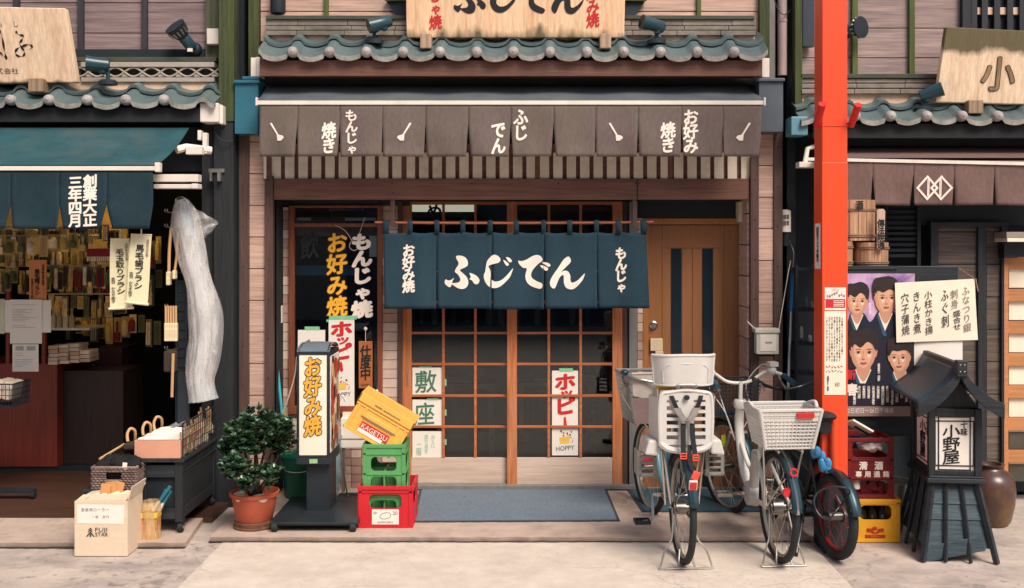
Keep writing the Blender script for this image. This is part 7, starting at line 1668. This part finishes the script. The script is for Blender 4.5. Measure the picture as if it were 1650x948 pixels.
for row, (y, x0, x1, Y, st, h_) in enumerate(((366, -10, 190, .35, 12, 24), (380, 2, 150, .05, 17, 36), (404, -6, 178, .5, 11, 30), (430, 84, 178, .25, 8, 36), (436, -8, 46, .3, 12, 38), (444, 40, 190, .7, 12, 34), (478, 82, 200, .6, 12, 34), (512, 112, 262, .9, 14, 40), (384, 180, 266, .9, 13, 40), (440, 214, 262, 1.0, 12, 44))):
    px = x0
    while px < x1:
        hang(px, y+random.uniform(-6, 6), Y, random.randrange(6), h_*random.uniform(.6, 1.15), st*random.uniform(.6, .95)); px += st*random.uniform(.8, 1.1)
mb = MB(); mb.pbox(-120, 205, 300, 430, 1.25, .03); o = thing1(mb, 'glow_panel', M('lit_wall_straw', (196, 170, 104), .7, .2, 6), 'straw coloured panel added so the back wall of the left shop looks lit', 'glow_panel')  # pale panel added to make the back wall seem lit
# hanging rails
for i, (y, x0, x1, Y) in enumerate(((366, -20, 200, .37), (380, -4, 160, .07), (428, 70, 200, .27), (474, 76, 210, .62))):
    mb = MB(); mb.tube([P(x0, y, Y), P(x1, y, Y)], .006, 6); o = mb.build('hanging_rail', m_steel); tag(o, ('thin steel rail for packaged brushes, highest in the left shop', 'thin steel rail for packaged brushes, second row in the left shop', 'thin steel rail for packaged brushes, right row in the left shop', 'thin steel rail for packaged brushes, lowest in the left shop')[i], 'rail', 'rails for packaged brushes')
# the red brush
t = T('red_brush', 'dark red bristle broom head lying under the teal valance in the left shop', 'brush', tuple(P(157, 425, -.1)))
mb = MB(); mb.pbox(139, 178, 401, 414, -.1, .1); mb.build('bristles', M('crimson_bristle', (120, 26, 40), .9, .3, 50, (1, 1, .2)), t, bev=.008)
mb = MB()
for k in range(12): mb.tube([P(141+k*3.2, 413, -.09), P(141+k*3.3, 421, -.1)], .006, 6)
mb.build('tips', m_bris[1], t)
# small bottles on the glass shelf
for i, px in enumerate((86, 96, 106, 116)):
    mb = MB(); c = P(px, 529, YI+.05); mb.lathe([(.001, 0), (.022, 0), (.024, .01), (.024, .09), (.010, .115), (.010, .14), (.014, .142), (.014, .165), (.001, .165)], c, 14)
    thing1(mb, 'small_bottle', M('amber_oil', (150, 136, 96), .15, spec=.6) if i % 2 else M('pale_oil', (190, 180, 140), .15, spec=.6), 'small glass bottle on the shelf behind the paper sheets', 'bottle', 'small bottles on the counter shelf', smooth=True, ang=40)
# cloth banners on the valance
def banner(label, q, Y, txt, small, cx, skew):
    t = T('cloth_banner', label, 'banner', tuple(P((q[2][0]+q[3][0])/2, q[2][1], Y)), group='cream banners under the teal awning')
    A, B_, C_, D_ = [P(*k, Y) for k in q]
    def f(u, v, e=0): p = (A*(1-u)+B_*u)*(1-v)+(D_*(1-u)+C_*u)*v; return Vector((p.x, p.y-.006*math.sin(v*5+u)-e, p.z))
    mb = MB(); mb.grid(f, 6, 14); o = mb.build('cloth', m_cb, t, smooth=True, fixn=False)
    mb = MB(); mb.tube([f(0, 1)-Vector((.006, 0, 0)), f(1, 1)+Vector((.006, 0, 0))], .009, 8); mb.tube([f(0, 0), f(1, 0)], .005, 8); mb.build('hem_rod', m_cb, t, smooth=True)
    w_ = q[1][0]-q[0][0]; h_ = q[3][1]-q[0][1]
    mb = MB(); mp = lambda u, v: f(u, -v, .0035)
    vtext(mb, txt, .50, -.14, -.80, .42, mp, off=.02, rise=0, fill=1); vtext(mb, '浅草仲店名物', .84, -.06, -.32, .13, mp, off=0, rise=0, res=1); vtext(mb, '合羽 かなや刷子', .16, -.55, -.92, .17, mp, off=.01, rise=0, res=1)
    mb.build('lettering', m_ink, t, fixn=False)
    mb = MB(); m_ = f(.5, 0); mb.tube(smooth_path([m_, m_+Vector((0, .0, .05)), m_+Vector((0, .01, .10))], 4), .004, 6); mb.build('cord', m_white, t)
m_cb = M('cream_banner_cloth', (226, 216, 178), .85, .05, 60, bump=.05)
banner('cream hanging banner for lint brushes, left and lower of the pair', [(178, 385), (209, 385), (213.5, 496), (176.5, 498)], -1.05, '毛玉取りブラシ', '', 195, 0)
banner('cream hanging banner for horsehair toothbrushes, right of the pair', [(211, 377.5), (245, 379), (237.5, 491), (203, 487)], -1.09, '馬毛歯ブラシ', '', 222, 0)
t = T('wooden_price_board', 'narrow orange wooden board with black characters behind the paper sheets', 'sign', tuple(P(60, 482, .0)))
mb = MB(); mb.pbox(47, 74.5, 419, 484, -.02, .01); mb.build('board', wood('orange_board', (214, 138, 82), 'z', var=.1), t, bev=.001)
mb = MB(); pvtext(mb, '馬毛歯ブラシ', 60, 434, 476, 8, -.0205, off=.04, rise=0); pvtext(mb, '浅草仲店名物', 69.5, 426, 460, 4, -.0205, off=.02, rise=0, res=1); pvtext(mb, '合羽かなや刷', 52, 449, 481, 4, -.0205, off=.02, rise=0, res=1); mb.build('lettering', m_ink, t, fixn=False)
def printed(lines, x0, x1, y0, dy, seed, blocks=()):
    def f(mb, Y):
        random.seed(seed)
        for k in range(lines):
            if random.random() < .2: continue
            mb.pbox(x0, x0+(x1-x0)*random.uniform(.3, 1), y0+k*dy, y0+k*dy+.7, Y-.0012, .001)
        for b_ in blocks: mb.pbox(*b_, Y-.0012, .001)
        return [M('faint_print', (170, 166, 164), .8)]
    return f
paper('paper_sheet', 'wide white sheet pinned behind two smaller sheets on the left counter', 'paper', 5, 82, 484, 536, -.03)
paper('paper_sheet', 'white printed sheet hanging in front of the wide sheet in the left shop', 'paper', 16, 67.5, 483, 554, -.036, printed(15, 20, 60, 491, 2.6, 2))
paper('paper_sheet', 'small white sheet with two grey pictures, lowest of the hanging papers', 'paper', 20, 62, 555, 599, -.03, printed(7, 24, 56, 569, 3.5, 4, ((25, 38, 558, 565), (43, 57, 558, 565))))
paper('paper_sheet', 'pale green slip at the left edge beside the wide sheet', 'paper', -10, 7, 482, 538, -.034, None, None, M('pale_green_paper', (206, 206, 176), .8))
# fluorescent lamp of the shop
t = T('shop_lamp', 'fluorescent tube lamp on the ceiling of the left shop', 'lamp', (-3.3, .5, 2.5))
mb = MB(); mb.box(-3.9, -2.7, .44, .56, 2.5, 2.56); mb.build('housing', m_white, t)
mb = MB(); mb.tube([(-3.85, .5, 2.48), (-2.75, .5, 2.48)], .016, 10); mb.build('tube', emit('warm_tube', (255, 206, 130), 26), t)

# ------------------------------------------------------------------ goods at the right jamb of the brush shop
t = T('goods_rack', 'black wire rack with hooks on the dark jamb of the left shop', 'rack', tuple(P(292, 640, -.75)))
mb = MB(); YG = -.72
for px in (284, 300): mb.tube([P(px, 330, YG), P(px, 700, YG)], .007, 6)
for k in range(24): mb.tube([P(283, 335+k*15, YG), P(301, 335+k*15, YG)], .003, 5)
mb.pbox(284, 301, 452, 650, YG+.01, .02); mb.pbox(286, 304, 600, 705, YG-.06, .03); mb.build('frame', m_black, t)
for y in (341, 365, 494, 562, 596):
    mb = MB()
    for dx in (0, 4): mb.tube(smooth_path([P(284+dx, y, YG), P(274+dx, y+2, YG-.05), P(266+dx, y, YG-.09), P(266+dx, y-4, YG-.1)], 4), .0028, 5)
    mb.build('double_hook', m_chrome, t, smooth=True)
m_wh = wood('pale_handle', (196, 156, 112), 'z', var=.12, isl=.1)
def handle_brush(label, pts, r, bpx=None, grp='long handled brushes on the rack'):
    t = T('body_brush', label, 'brush', tuple(P(*pts[-1], YG-.09)), group=grp)
    mb = MB(); mb.tube(smooth_path([P(a, b_, YG-.09) for a, b_ in pts], 4), r, 8); mb.build('handle', m_wh, t, smooth=True)
    if bpx: mb = MB(); mb.pbox(*bpx, YG-.12, .05); mb.build('bristles', m_bris[1], t, bev=.006)
handle_brush('long handled body brush with a white head, left on the rack', [(276, 368), (273, 400), (272, 440)], .011, (267, 273, 438, 460))
handle_brush('long handled body brush, right of its pair on the rack', [(286, 375), (285, 410), (281, 440)], .009, (277, 282, 436, 450))
for i in range(5):
    x_ = 267+i*4.1; t = T('hand_brush', 'small pale hand brush in the row on the rack hooks', 'brush', tuple(P(x_, 550, YG-.1)), group='row of pale hand brushes')
    mb = MB(); mb.tube([P(x_, 493, YG-.09), P(x_+.3, 526, YG-.1)], .0075, 8); mb.build('handle', m_wh, t, smooth=True)
    mb = MB(); mb.pbox(x_-2.6, x_+1.4, 521, 550, YG-.12, .03); mb.build('bristles', m_bris[1], t, bev=.003)
t = T('horsehair_brush', 'dark horsehair brush with a bamboo handle below the hand brushes', 'brush', tuple(P(275, 640, YG-.1)))
mb = MB(); mb.pbox(263, 283, 566, 600, YG-.12, .05); mb.build('bristles', m_bris[2], t, bev=.01)
mb = MB(); mb.tube([P(279, 570, YG-.14), P(277, 640, YG-.14)], .010, 8); mb.build('handle', m_wh, t, smooth=True)
# wrapped awning crank or poles under a plastic sheet
t = T('plastic_wrapped_bundle', 'tall bundle wrapped in crinkled clear plastic on the dark post', 'wrapped bundle', tuple(P(325, 645, -.84)))
path = [(291, 322), (297, 345), (304, 380), (312, 420), (322, 460), (330, 500), (332, 540), (328, 575), (323, 610), (328, 646)]
q = smooth_path([P(a, b_, -.82) for a, b_ in path], 6); k = len(q); nn = 44
m_film = film('crinkled_film', (240, 238, 236), .27, .12, 3, (4, 4, .9), .06)
for lay, (sc_, ph) in enumerate(((1.0, 0), (.72, 1.9), (.45, 3.7))):
    mb = MB(); mb.tube(q, [(.092, .066, .042)[lay]*(.35+.65*min(1, i/9))*(1+.10*math.sin(i*.22+ph)+.05*math.sin(i*.47+ph*2)) for i in range(k)], nn, cap=False)
    for i, v in enumerate(mb.v):
        a = (i % nn)/nn*6.283; r_ = i//nn; tw = r_*.012+.25*math.sin(r_*.06+ph)
        f = 1+.13*math.sin(a*4+tw*3+ph)+.08*math.sin(a*9-tw*5+r_*.03)+.045*math.sin(a*17+r_*.11); c = q[r_]; d_ = v-c; d_.y *= .75; mb.v[i] = c+d_*f
    mb.build('outer_sheet' if lay == 0 else 'inner_fold', m_film, t, smooth=True, ang=180)
mb = MB(); mb.tube(smooth_path([P(293, 326, -.82), P(300, 352, -.82), P(306, 380, -.82)], 4), [.02]*3+[.035]*3+[.03]*3, 10); mb.build('core', M('pale_blue_core', (170, 190, 200), .6, .1, 8), t, smooth=True)
mb = MB(); TA, TB, TC = P(304, 328, -.84), P(354, 358, -.86), P(316, 396, -.82); random.seed(61)
def flapfn(u, v):
    q_ = TA.lerp(TB, u).lerp(TC.lerp(TB, u*.55+.05), v); return q_+Vector((.006*math.sin(u*17+v*5), -.03*math.sin(math.pi*u)*(1-v)-.012*math.sin(v*13+u*9), .005*math.sin(v*21)))
mb.grid(flapfn, 14, 14); mb.grid(lambda u, v: flapfn(u*.94, v)+Vector((-.004, .02+.02*math.sin(v*9+u*6), -.006)), 14, 14); mb.build('loose_flap', m_film, t, smooth=True, ang=180, fixn=False)
mb = MB(); mb.add([P(318, 612, -.82), P(345, 634, -.84), P(351, 640, -.84), P(330, 648, -.82), P(306, 648, -.82)], [(0, 1, 2, 3, 4)]); mb.build('loose_hem', film('blue_tint_film', (176, 196, 206), .55, .2), t)
mb = MB(); mb.torus(P(291, 326, -.82), .035, .006, 'y', 20, 6); mb.ball(P(345, 568, -.76), (.02, .02, .02)); mb.build('hook', m_chrome, t, smooth=True)

# ------------------------------------------------------------------ wheeled display table with basket goods
X0, X1 = -2.47, -2.185; Y0, Y1 = -1.2, -.47
t = T('display_cart', 'black wooden display table on casters with a wire screen along its side', 'cart', (-2.33, -.85, 0))
for y0 in [Y0+.0+i*.104 for i in range(7)]:
    pass
mb = MB()
for i in range(4): w_ = (X1+.015-X0+.03)/4; mb.box(X0-.03+i*w_+.001, X0-.03+(i+1)*w_-.001, Y0-.02, Y1, .462, .484)
mb.build('top_boards', m_black_woodx, t, bev=.003)
for (a, c) in ((X0, Y0), (X1-.05, Y0), (X0, Y1-.05), (X1-.05, Y1-.05)): MB().box(a, a+.05, c, c+.05, .075, .462).build('leg', m_black_wood, t, bev=.003)
mb = MB()
for z0, z1 in ((.36, .44), (.09, .16)): mb.box(X0+.05, X1-.05, Y0+.006, Y0+.03, z0, z1); mb.box(X1-.03, X1-.006, Y0+.05, Y1-.05, z0, z1); mb.box(X0+.006, X0+.03, Y0+.05, Y1-.05, z0, z1)
mb.build('rails', m_black_woodx, t, bev=.003)
mb = MB(); mb.box(X0+.01, X1-.01, Y0+.035, Y1-.01, .16, .36); mb.build('inner_box', m_black, t)
for (a, c) in ((X0+.03, Y0+.03), (X1-.02, Y0+.03), (X0+.03, Y1-.03), (X1-.02, Y1-.03)):
    mb = MB(); mb.lathe([(.012, -.016), (.032, -.014), (.034, 0), (.032, .014), (.012, .016)], (a, c, .035), 18, axis='x'); mb.box(a-.022, a+.022, c-.02, c+.02, .066, .075); mb.lathe([(.001, -.018), (.012, -.018), (.012, .018), (.001, .018)], (a, c, .035), 10, axis='x', m=1); mb.build('caster', [m_rubber, m_chrome], t, smooth=True, ang=40)
mb = MB(); xx = X1+.004
for k in range(19): y = Y0+(Y1-Y0)*k/18; mb.tube([(xx, y, .40), (xx, y, .71)], .0026, 5)
for k in range(7): z = .40+.31*k/6; mb.tube([(xx, Y0, z), (xx, Y1, z)], .0026 if k not in (0, 6) else .005, 5)
mb.tube([(xx, Y0, .71), (xx, Y0, .40)], .005, 6); mb.build('wire_screen', m_black, t)
t = T('wooden_tray', 'pinkish wooden tray box at the front of the black display cart', 'tray', (-2.33, -1.1, .484))
mb = MB(); bw = M('peach_box_board', (206, 150, 124), .7, .08, 5, bump=.03)
mb.box(X0-.02, X1-.01, Y0-.012, Y0, .486, .602); mb.box(X0-.02, X1-.01, Y0+.43, Y0+.442, .486, .602); mb.box(X0-.02, X0-.008, Y0, Y0+.43, .486, .602); mb.box(X1-.022, X1-.01, Y0, Y0+.43, .486, .602); mb.box(X0-.008, X1-.022, Y0, Y0+.43, .486, .50)
mb.build('body', bw, t, bev=.003)
mb = MB(); mb.grid(lambda u, v: Vector((X0-.006+(X1-X0-.018)*u, Y0+.002+.425*v, .605+.012*math.sin(u*5)*math.sin(v*7)+.006*math.sin(v*19))), 16, 20); o = mb.build('wrapping_paper', m_paper, t, smooth=True)
random.seed(31)
for i in range(16):
    t = T('sponge_brush', 'natural fibre brush hooked on the wire screen of the cart', 'brush', (xx-.03, Y0+.06+i*.042, .45), group='fibre brushes along the wire screen')
    y = Y0+.06+i*.042; z = .50+random.uniform(0, .10); mb = MB(); mb.tube([(xx-.035, y, z+.14), (xx-.03, y+.004, z+.02)], .007, 6); mb.build('handle', m_wh, t)
    mb = MB(); mb.obox((xx-.03, y, z), (.04, .03, random.uniform(.05, .08))); mb.build('bristles', m_bris[random.choice((0, 1, 1, 1))], t, bev=.006)
for (px, py, lab) in ((213, 700, 'wooden ring handled brush nearest the wicker basket'), (238, 690, 'wooden ring handled brush, middle of the three on the cart'), (256, 681, 'wooden ring handled brush, rearmost of the three on the cart')):
    Yb = {213: -1.12, 238: -.95, 256: -.8}[px]; t = T('ring_handle_brush', lab, 'brush', tuple(P(px, py+18, Yb)), group='ring handled brushes on the cart')
    mb = MB(); pts = [(px-7, py+12), (px-8, py), (px-3, py-9), (px+4, py-6), (px+5, py+6), (px+4, py+14)]; mb.tube(smooth_path([P(a, b_, Yb+.02*i) for i, (a, b_) in enumerate(pts)], 4), .0095, 8); mb.build('handle', m_wh, t, smooth=True)
    mb = MB(); c = P(px+2, py+18, Yb); mb.obox(c, (.10, .10, .04)); mb.build('head', m_bris[2], t, bev=.01)
mb = MB()
for k in range(7): mb.tube(smooth_path([(X1-.01-.004*k, Y0-.0+.02*k, .70), (X1-.06, Y0-.02+.02*k, .685), (X1-.075, Y0-.02+.02*k, .70)], 4), .0026, 5)
mb.tube([(X1-.02, Y0-.01, .70), (X1-.03, Y0+.14, .70)], .004, 5)
o = mb.build('hook_bar', m_chrome, smooth=True); tag(o, 'row of small wire hooks on the front corner of the cart screen', 'hooks')
# wicker basket on a dark crate
t = T('wicker_basket', 'grey woven basket of black brushes on a dark box beside the cart', 'basket', tuple(gp(182, 850)))
Yw = -1.33; a, b_ = X(148, Yw), X(218.5, Yw); z0, z1 = Z(789, Yw), Z(754, Yw); mb = MB(); m_wick = M('grey_wicker', (122, 104, 96), .75, .3, 30, bump=.3, isl=.25)
nr_ = 9
for r in range(nr_):
    z = z0+(z1-z0)*(r+.5)/nr_
    for (p, q_) in (((a, Yw), (b_, Yw)), ((b_, Yw), (b_, Yw+.26)), ((b_, Yw+.26), (a, Yw+.26)), ((a, Yw+.26), (a, Yw))):
        n = 22; pts = []
        for k in range(n+1):
            f = k/n; x = p[0]+(q_[0]-p[0])*f; y = p[1]+(q_[1]-p[1])*f; o_ = .005*(1 if (k+r) % 2 else -1); dx, dy = (0, o_) if p[1] == q_[1] else (o_, 0)
            if p[1] == Yw == q_[1] and r in (4, 5, 6) and .36 < f < .64: pts = pts; continue
            pts.append((x+dx, y+dy, z))
        if p[1] == Yw == q_[1] and r in (4, 5, 6): h = [w for w in pts if w[0] < (a+b_)/2]; g_ = [w for w in pts if w[0] >= (a+b_)/2]; mb.tube(h, .0062, 5); mb.tube(g_, .0062, 5)
        else: mb.tube(pts, .0062, 5)
mb.tube([(a, Yw, z1), (b_, Yw, z1), (b_, Yw+.26, z1), (a, Yw+.26, z1)], .010, 6, closed=True)
mb.box(a+.008, b_-.008, Yw+.008, Yw+.252, z0, z0+.01); mb.box(a+.012, b_-.012, Yw+.012, Yw+.02, z0, z0+.06)
mb.build('weave', m_wick, t, smooth=True, ang=60)
for i in range(9):
    mb = MB(); random.seed(40+i); mb.ball((0, 0, 0), (random.uniform(.05, .075), .05, .035), 12, 7)
    for v in mb.v: v += Vector((random.uniform(-.006, .006), random.uniform(-.006, .006), random.uniform(-.006, .006)))
    c = Vector((a+.06+(i % 3)*.085, Yw+.06+(i//3)*.08, z1+.005+.015*(i % 2))); mb.xf(Matrix.Translation(c)); thing1(mb, 'black_brush', M('black_bristle', (24, 22, 24), .9, .4, 60), 'black bristle brush heaped in the grey wicker basket', 'brush', 'black brushes in the wicker basket', smooth=True, ang=30)
mb = MB(); c = P(201, 751, Yw-.005); mb.obox(c, (.028, .002, .042), Matrix.Rotation(R(6), 3, 'Y')); thing1(mb, 'price_tag', m_paper, 'small white price tag on a black brush in the wicker basket', 'tag')
thing1(MB().tube([P(160, 740, -1.2), P(200, 716, -1.0)], .008, 6), 'long_brush', m_wh, 'pale stick brush lying across the black brushes', 'brush')
Yk = -1.31; mb = MB(); mb.box(X(134, Yk), X(222, Yk), Yk, Yk+.32, .0, z0-.004); mb.box(X(134, Yk)-.004, X(222, Yk)+.004, Yk-.006, Yk+.33, z0-.024, z0-.005); thing1(mb, 'dark_box', m_black_woodx, 'low black wooden box under the wicker basket', 'box', bev=.004)
# cardboard box
m_card = M('white_cardboard', (220, 200, 174), .85, .06, 5, bump=.04, grime=.5, grgb=(196, 150, 112), gsc=3)
q = gp(162.5, 896.5, -.031); Wc, Dc, Hc = .322, .25, .335
t = T('cardboard_box', 'open white cardboard box with a printed name and a taped note', 'box', tuple(q)); x0, x1, y0, y1, zb = q.x-Wc/2, q.x+Wc/2, q.y, q.y+Dc, q.z
mb = MB(); e = .005
mb.box(x0, x1, y0, y0+e, zb, zb+Hc); mb.box(x0, x1, y1-e, y1, zb, zb+Hc); mb.box(x0, x0+e, y0+e, y1-e, zb, zb+Hc); mb.box(x1-e, x1, y0+e, y1-e, zb, zb+Hc); mb.box(x0+e, x1-e, y0+e, y1-e, zb, zb+e)
mb.build('carton', m_card, t, bev=.002)
def flap(p, q_, out, up, w_):
    mb = MB(); p, q_ = Vector(p), Vector(q_); d = (Vector(out).normalized()*math.cos(up)+Vector((0, 0, 1))*math.sin(up))*w_; n = (q_-p).cross(d).normalized()*.0045
    mb.add([p, q_, q_+d, p+d, p+n, q_+n, q_+d+n, p+d+n], [(0, 1, 2, 3), (7, 6, 5, 4), (0, 4, 5, 1), (1, 5, 6, 2), (2, 6, 7, 3), (3, 7, 4, 0)]); mb.build('flap', m_card, t)
zt_ = zb+Hc
flap((x1-.002, y0+.01, zt_), (x1-.002, y1-.01, zt_), (1, 0, 0), R(74), .09); flap((x0+.01, y1, zt_), (x1-.01, y1, zt_), (0, 1, 0), R(20), .09); flap((x0+.01, y0+.004, zt_), (x1-.012, y0+.004, zt_), (0, 1, 0), R(6), .10); flap((x0+.003, y0+.02, zt_), (x0+.003, y1-.02, zt_), (1, 0, 0), R(12), .07)
mb = MB(); fm = lambda u, v: Vector((x0+u, y0-.0015, zb+v))
mb.add([fm(*p) for p in ((.015, .318), (.305, .312), (.302, .196), (.018, .200))], [(0, 1, 2, 3)]); mb.build('taped_note', m_paper, t, fixn=False)
mb = MB(); fm2 = lambda u, v: Vector((x0+u, y0-.003, zb+v))
for k, c in enumerate('塗装用ローラー'): put_glyph(mb, c, .052+k*.025, .283, .023, .023, fm2, res=2)
for k, c in enumerate('一個 百円'): put_glyph(mb, c, .115+k*.022, .240, .018, .018, fm2, res=2) if c != ' ' else None
mb.build('note_writing', M('pencil_grey', (110, 104, 100), .8), t, fixn=False)
mb = MB(); htext(mb, 'FUJI', .128, .200, .163, .034, fm2, off=.035); htext(mb, 'STAR', .128, .206, .133, .034, fm2, off=.035)
def bars(pts): 
    vs, fs = tess(pts); mb.add([fm2(v.x, v.y) for v in vs], fs)
bars([(.072, .120), (.080, .120), (.098, .142), (.116, .120), (.124, .120), (.098, .152)]); bars([(.082, .148), (.098, .164), (.114, .148), (.108, .148), (.098, .157), (.088, .148)]); bars([(.084, .160), (.098, .174), (.112, .160), (.108, .160), (.098, .168), (.088, .160)]); bars([(.094, .118), (.102, .118), (.102, .136), (.094, .136)])
mb.build('brand_print', m_ink, t, fixn=False)
for i, (dx, hgt, ry) in enumerate(((-.03, .10, 8), (.0, .12, -6), (.035, .11, 14))):
    mb = MB(); mb.obox((q.x+dx, y0+.14+.02*i, zt_+.02), (.06, .012, hgt), Matrix.Rotation(R(ry), 3, 'Y')); thing1(mb, 'paper_bag', M('kraft_paper_%d' % i, (206, 150, 96), .8, .1), 'brown paper bag standing in the open cardboard box', 'paper bag', 'brown paper bags in the cardboard box', bev=.002)
for i in range(4):
    mb = MB(); mb.tube([(x0+.06+.05*i, y0+.08, zt_-.012), (x0+.1+.05*i, y0+.20, zt_-.006)], .026, 12); thing1(mb, 'paint_roller', M('roller_fleece', (226, 206, 176), .95, .1, 40), 'pale fleece roller lying in the open cardboard box', 'roller', 'rollers in the cardboard box', smooth=True, ang=50)
# bag with sticks
q = gp(237, 880, -.031)
t = T('plastic_bag', 'yellowish clear bag of bundled refills beside the cardboard box', 'bag', tuple(q))
mb = MB(); mb.grid(lambda u, v: Vector((q.x+.062*(1+.10*math.sin(v*9))*math.cos(2*math.pi*u)*(1 if abs(math.cos(2*math.pi*u)) < .8 else .9), q.y+.07+.06*math.sin(2*math.pi*u)*(1+.1*math.sin(v*7+2)), q.z+.001+.265*v)), 20, 12); mb.build('film', film('amber_film', (222, 190, 140), .5, .15), t, smooth=True)
mb = MB(); mb.box(q.x-.05, q.x+.05, q.y+.03, q.y+.11, q.z+.005, q.z+.20); mb.box(q.x-.056, q.x+.052, q.y+.02, q.y+.115, q.z+.165, q.z+.20, 1); mb.build('contents', [M('kraft_refills', (188, 132, 84), .8, .25, 12, (1, 1, 4)), M('yellow_band', (220, 186, 50), .5)], t, bev=.004)
for i, (dx, a, col) in enumerate(((-.02, (274, 784), (224, 206, 190)), (.0, (268, 789), (54, 130, 146)), (.02, (275, 791), (54, 130, 146)), (.03, (270, 800), (54, 130, 146)))):
    mb = MB(); p = Vector((q.x+dx, q.y+.07, q.z+.16)); e_ = P(*a, q.y+.07+.02*i); mb.tube([p, p.lerp(e_, .55)], .009, 8, m=0); mb.tube([p.lerp(e_, .55), e_], .011, 8, m=1); thing1(mb, 'brush_stick', [M('pale_stick_%d' % i, (220, 200, 182), .6), M('teal_stick_%d' % i, (44, 112, 130), .5)], 'stick with a teal handle standing in the yellowish bag', 'stick', 'sticks with teal handles in the bag', smooth=True, ang=50)
# trolley at the left edge
t = T('basket_trolley', 'black wire basket trolley with white packets at the left edge', 'trolley', tuple(gp(30, 800)))
Yt = -.45; mb = MB(); c = P(-26, 636, Yt); basket_grid(mb, .205, .12, .215, .13, c.z-.09, c.z+.075, 4, 16, .0025, .005); mb.v = [v+Vector((c.x, c.y+.12, 0)) if i >= 0 else v for i, v in enumerate(mb.v)]; mb.build('wire_basket', m_black, t)
mb = MB(); mb.tube([(c.x, Yt+.12, c.z-.09), (c.x, Yt+.12, .06)], .014, 8); mb.box(c.x-.2, X(43, Yt), Yt+.09, Yt+.15, .05, .075); mb.build('stem', m_black, t)
mb = MB(); mb.lathe([(.012, -.014), (.03, -.012), (.032, 0), (.03, .012), (.012, .014)], (X(41, Yt), Yt+.12, .036), 18, axis='x'); mb.build('caster', m_rubber, t, smooth=True, ang=40)
for i in range(5):
    mb = MB(); mb.obox((c.x-.1+.062*i, Yt+.12, c.z+.02+.01*(i % 2)), (.06, .18, .13), Matrix.Rotation(R(-8+5*i), 3, 'Y')); thing1(mb, 'white_packet', M('packet_white_%d' % i, (222, 208, 190), .7), 'white packet standing in the wire basket trolley', 'packet', 'white packets in the trolley basket', bev=.01)
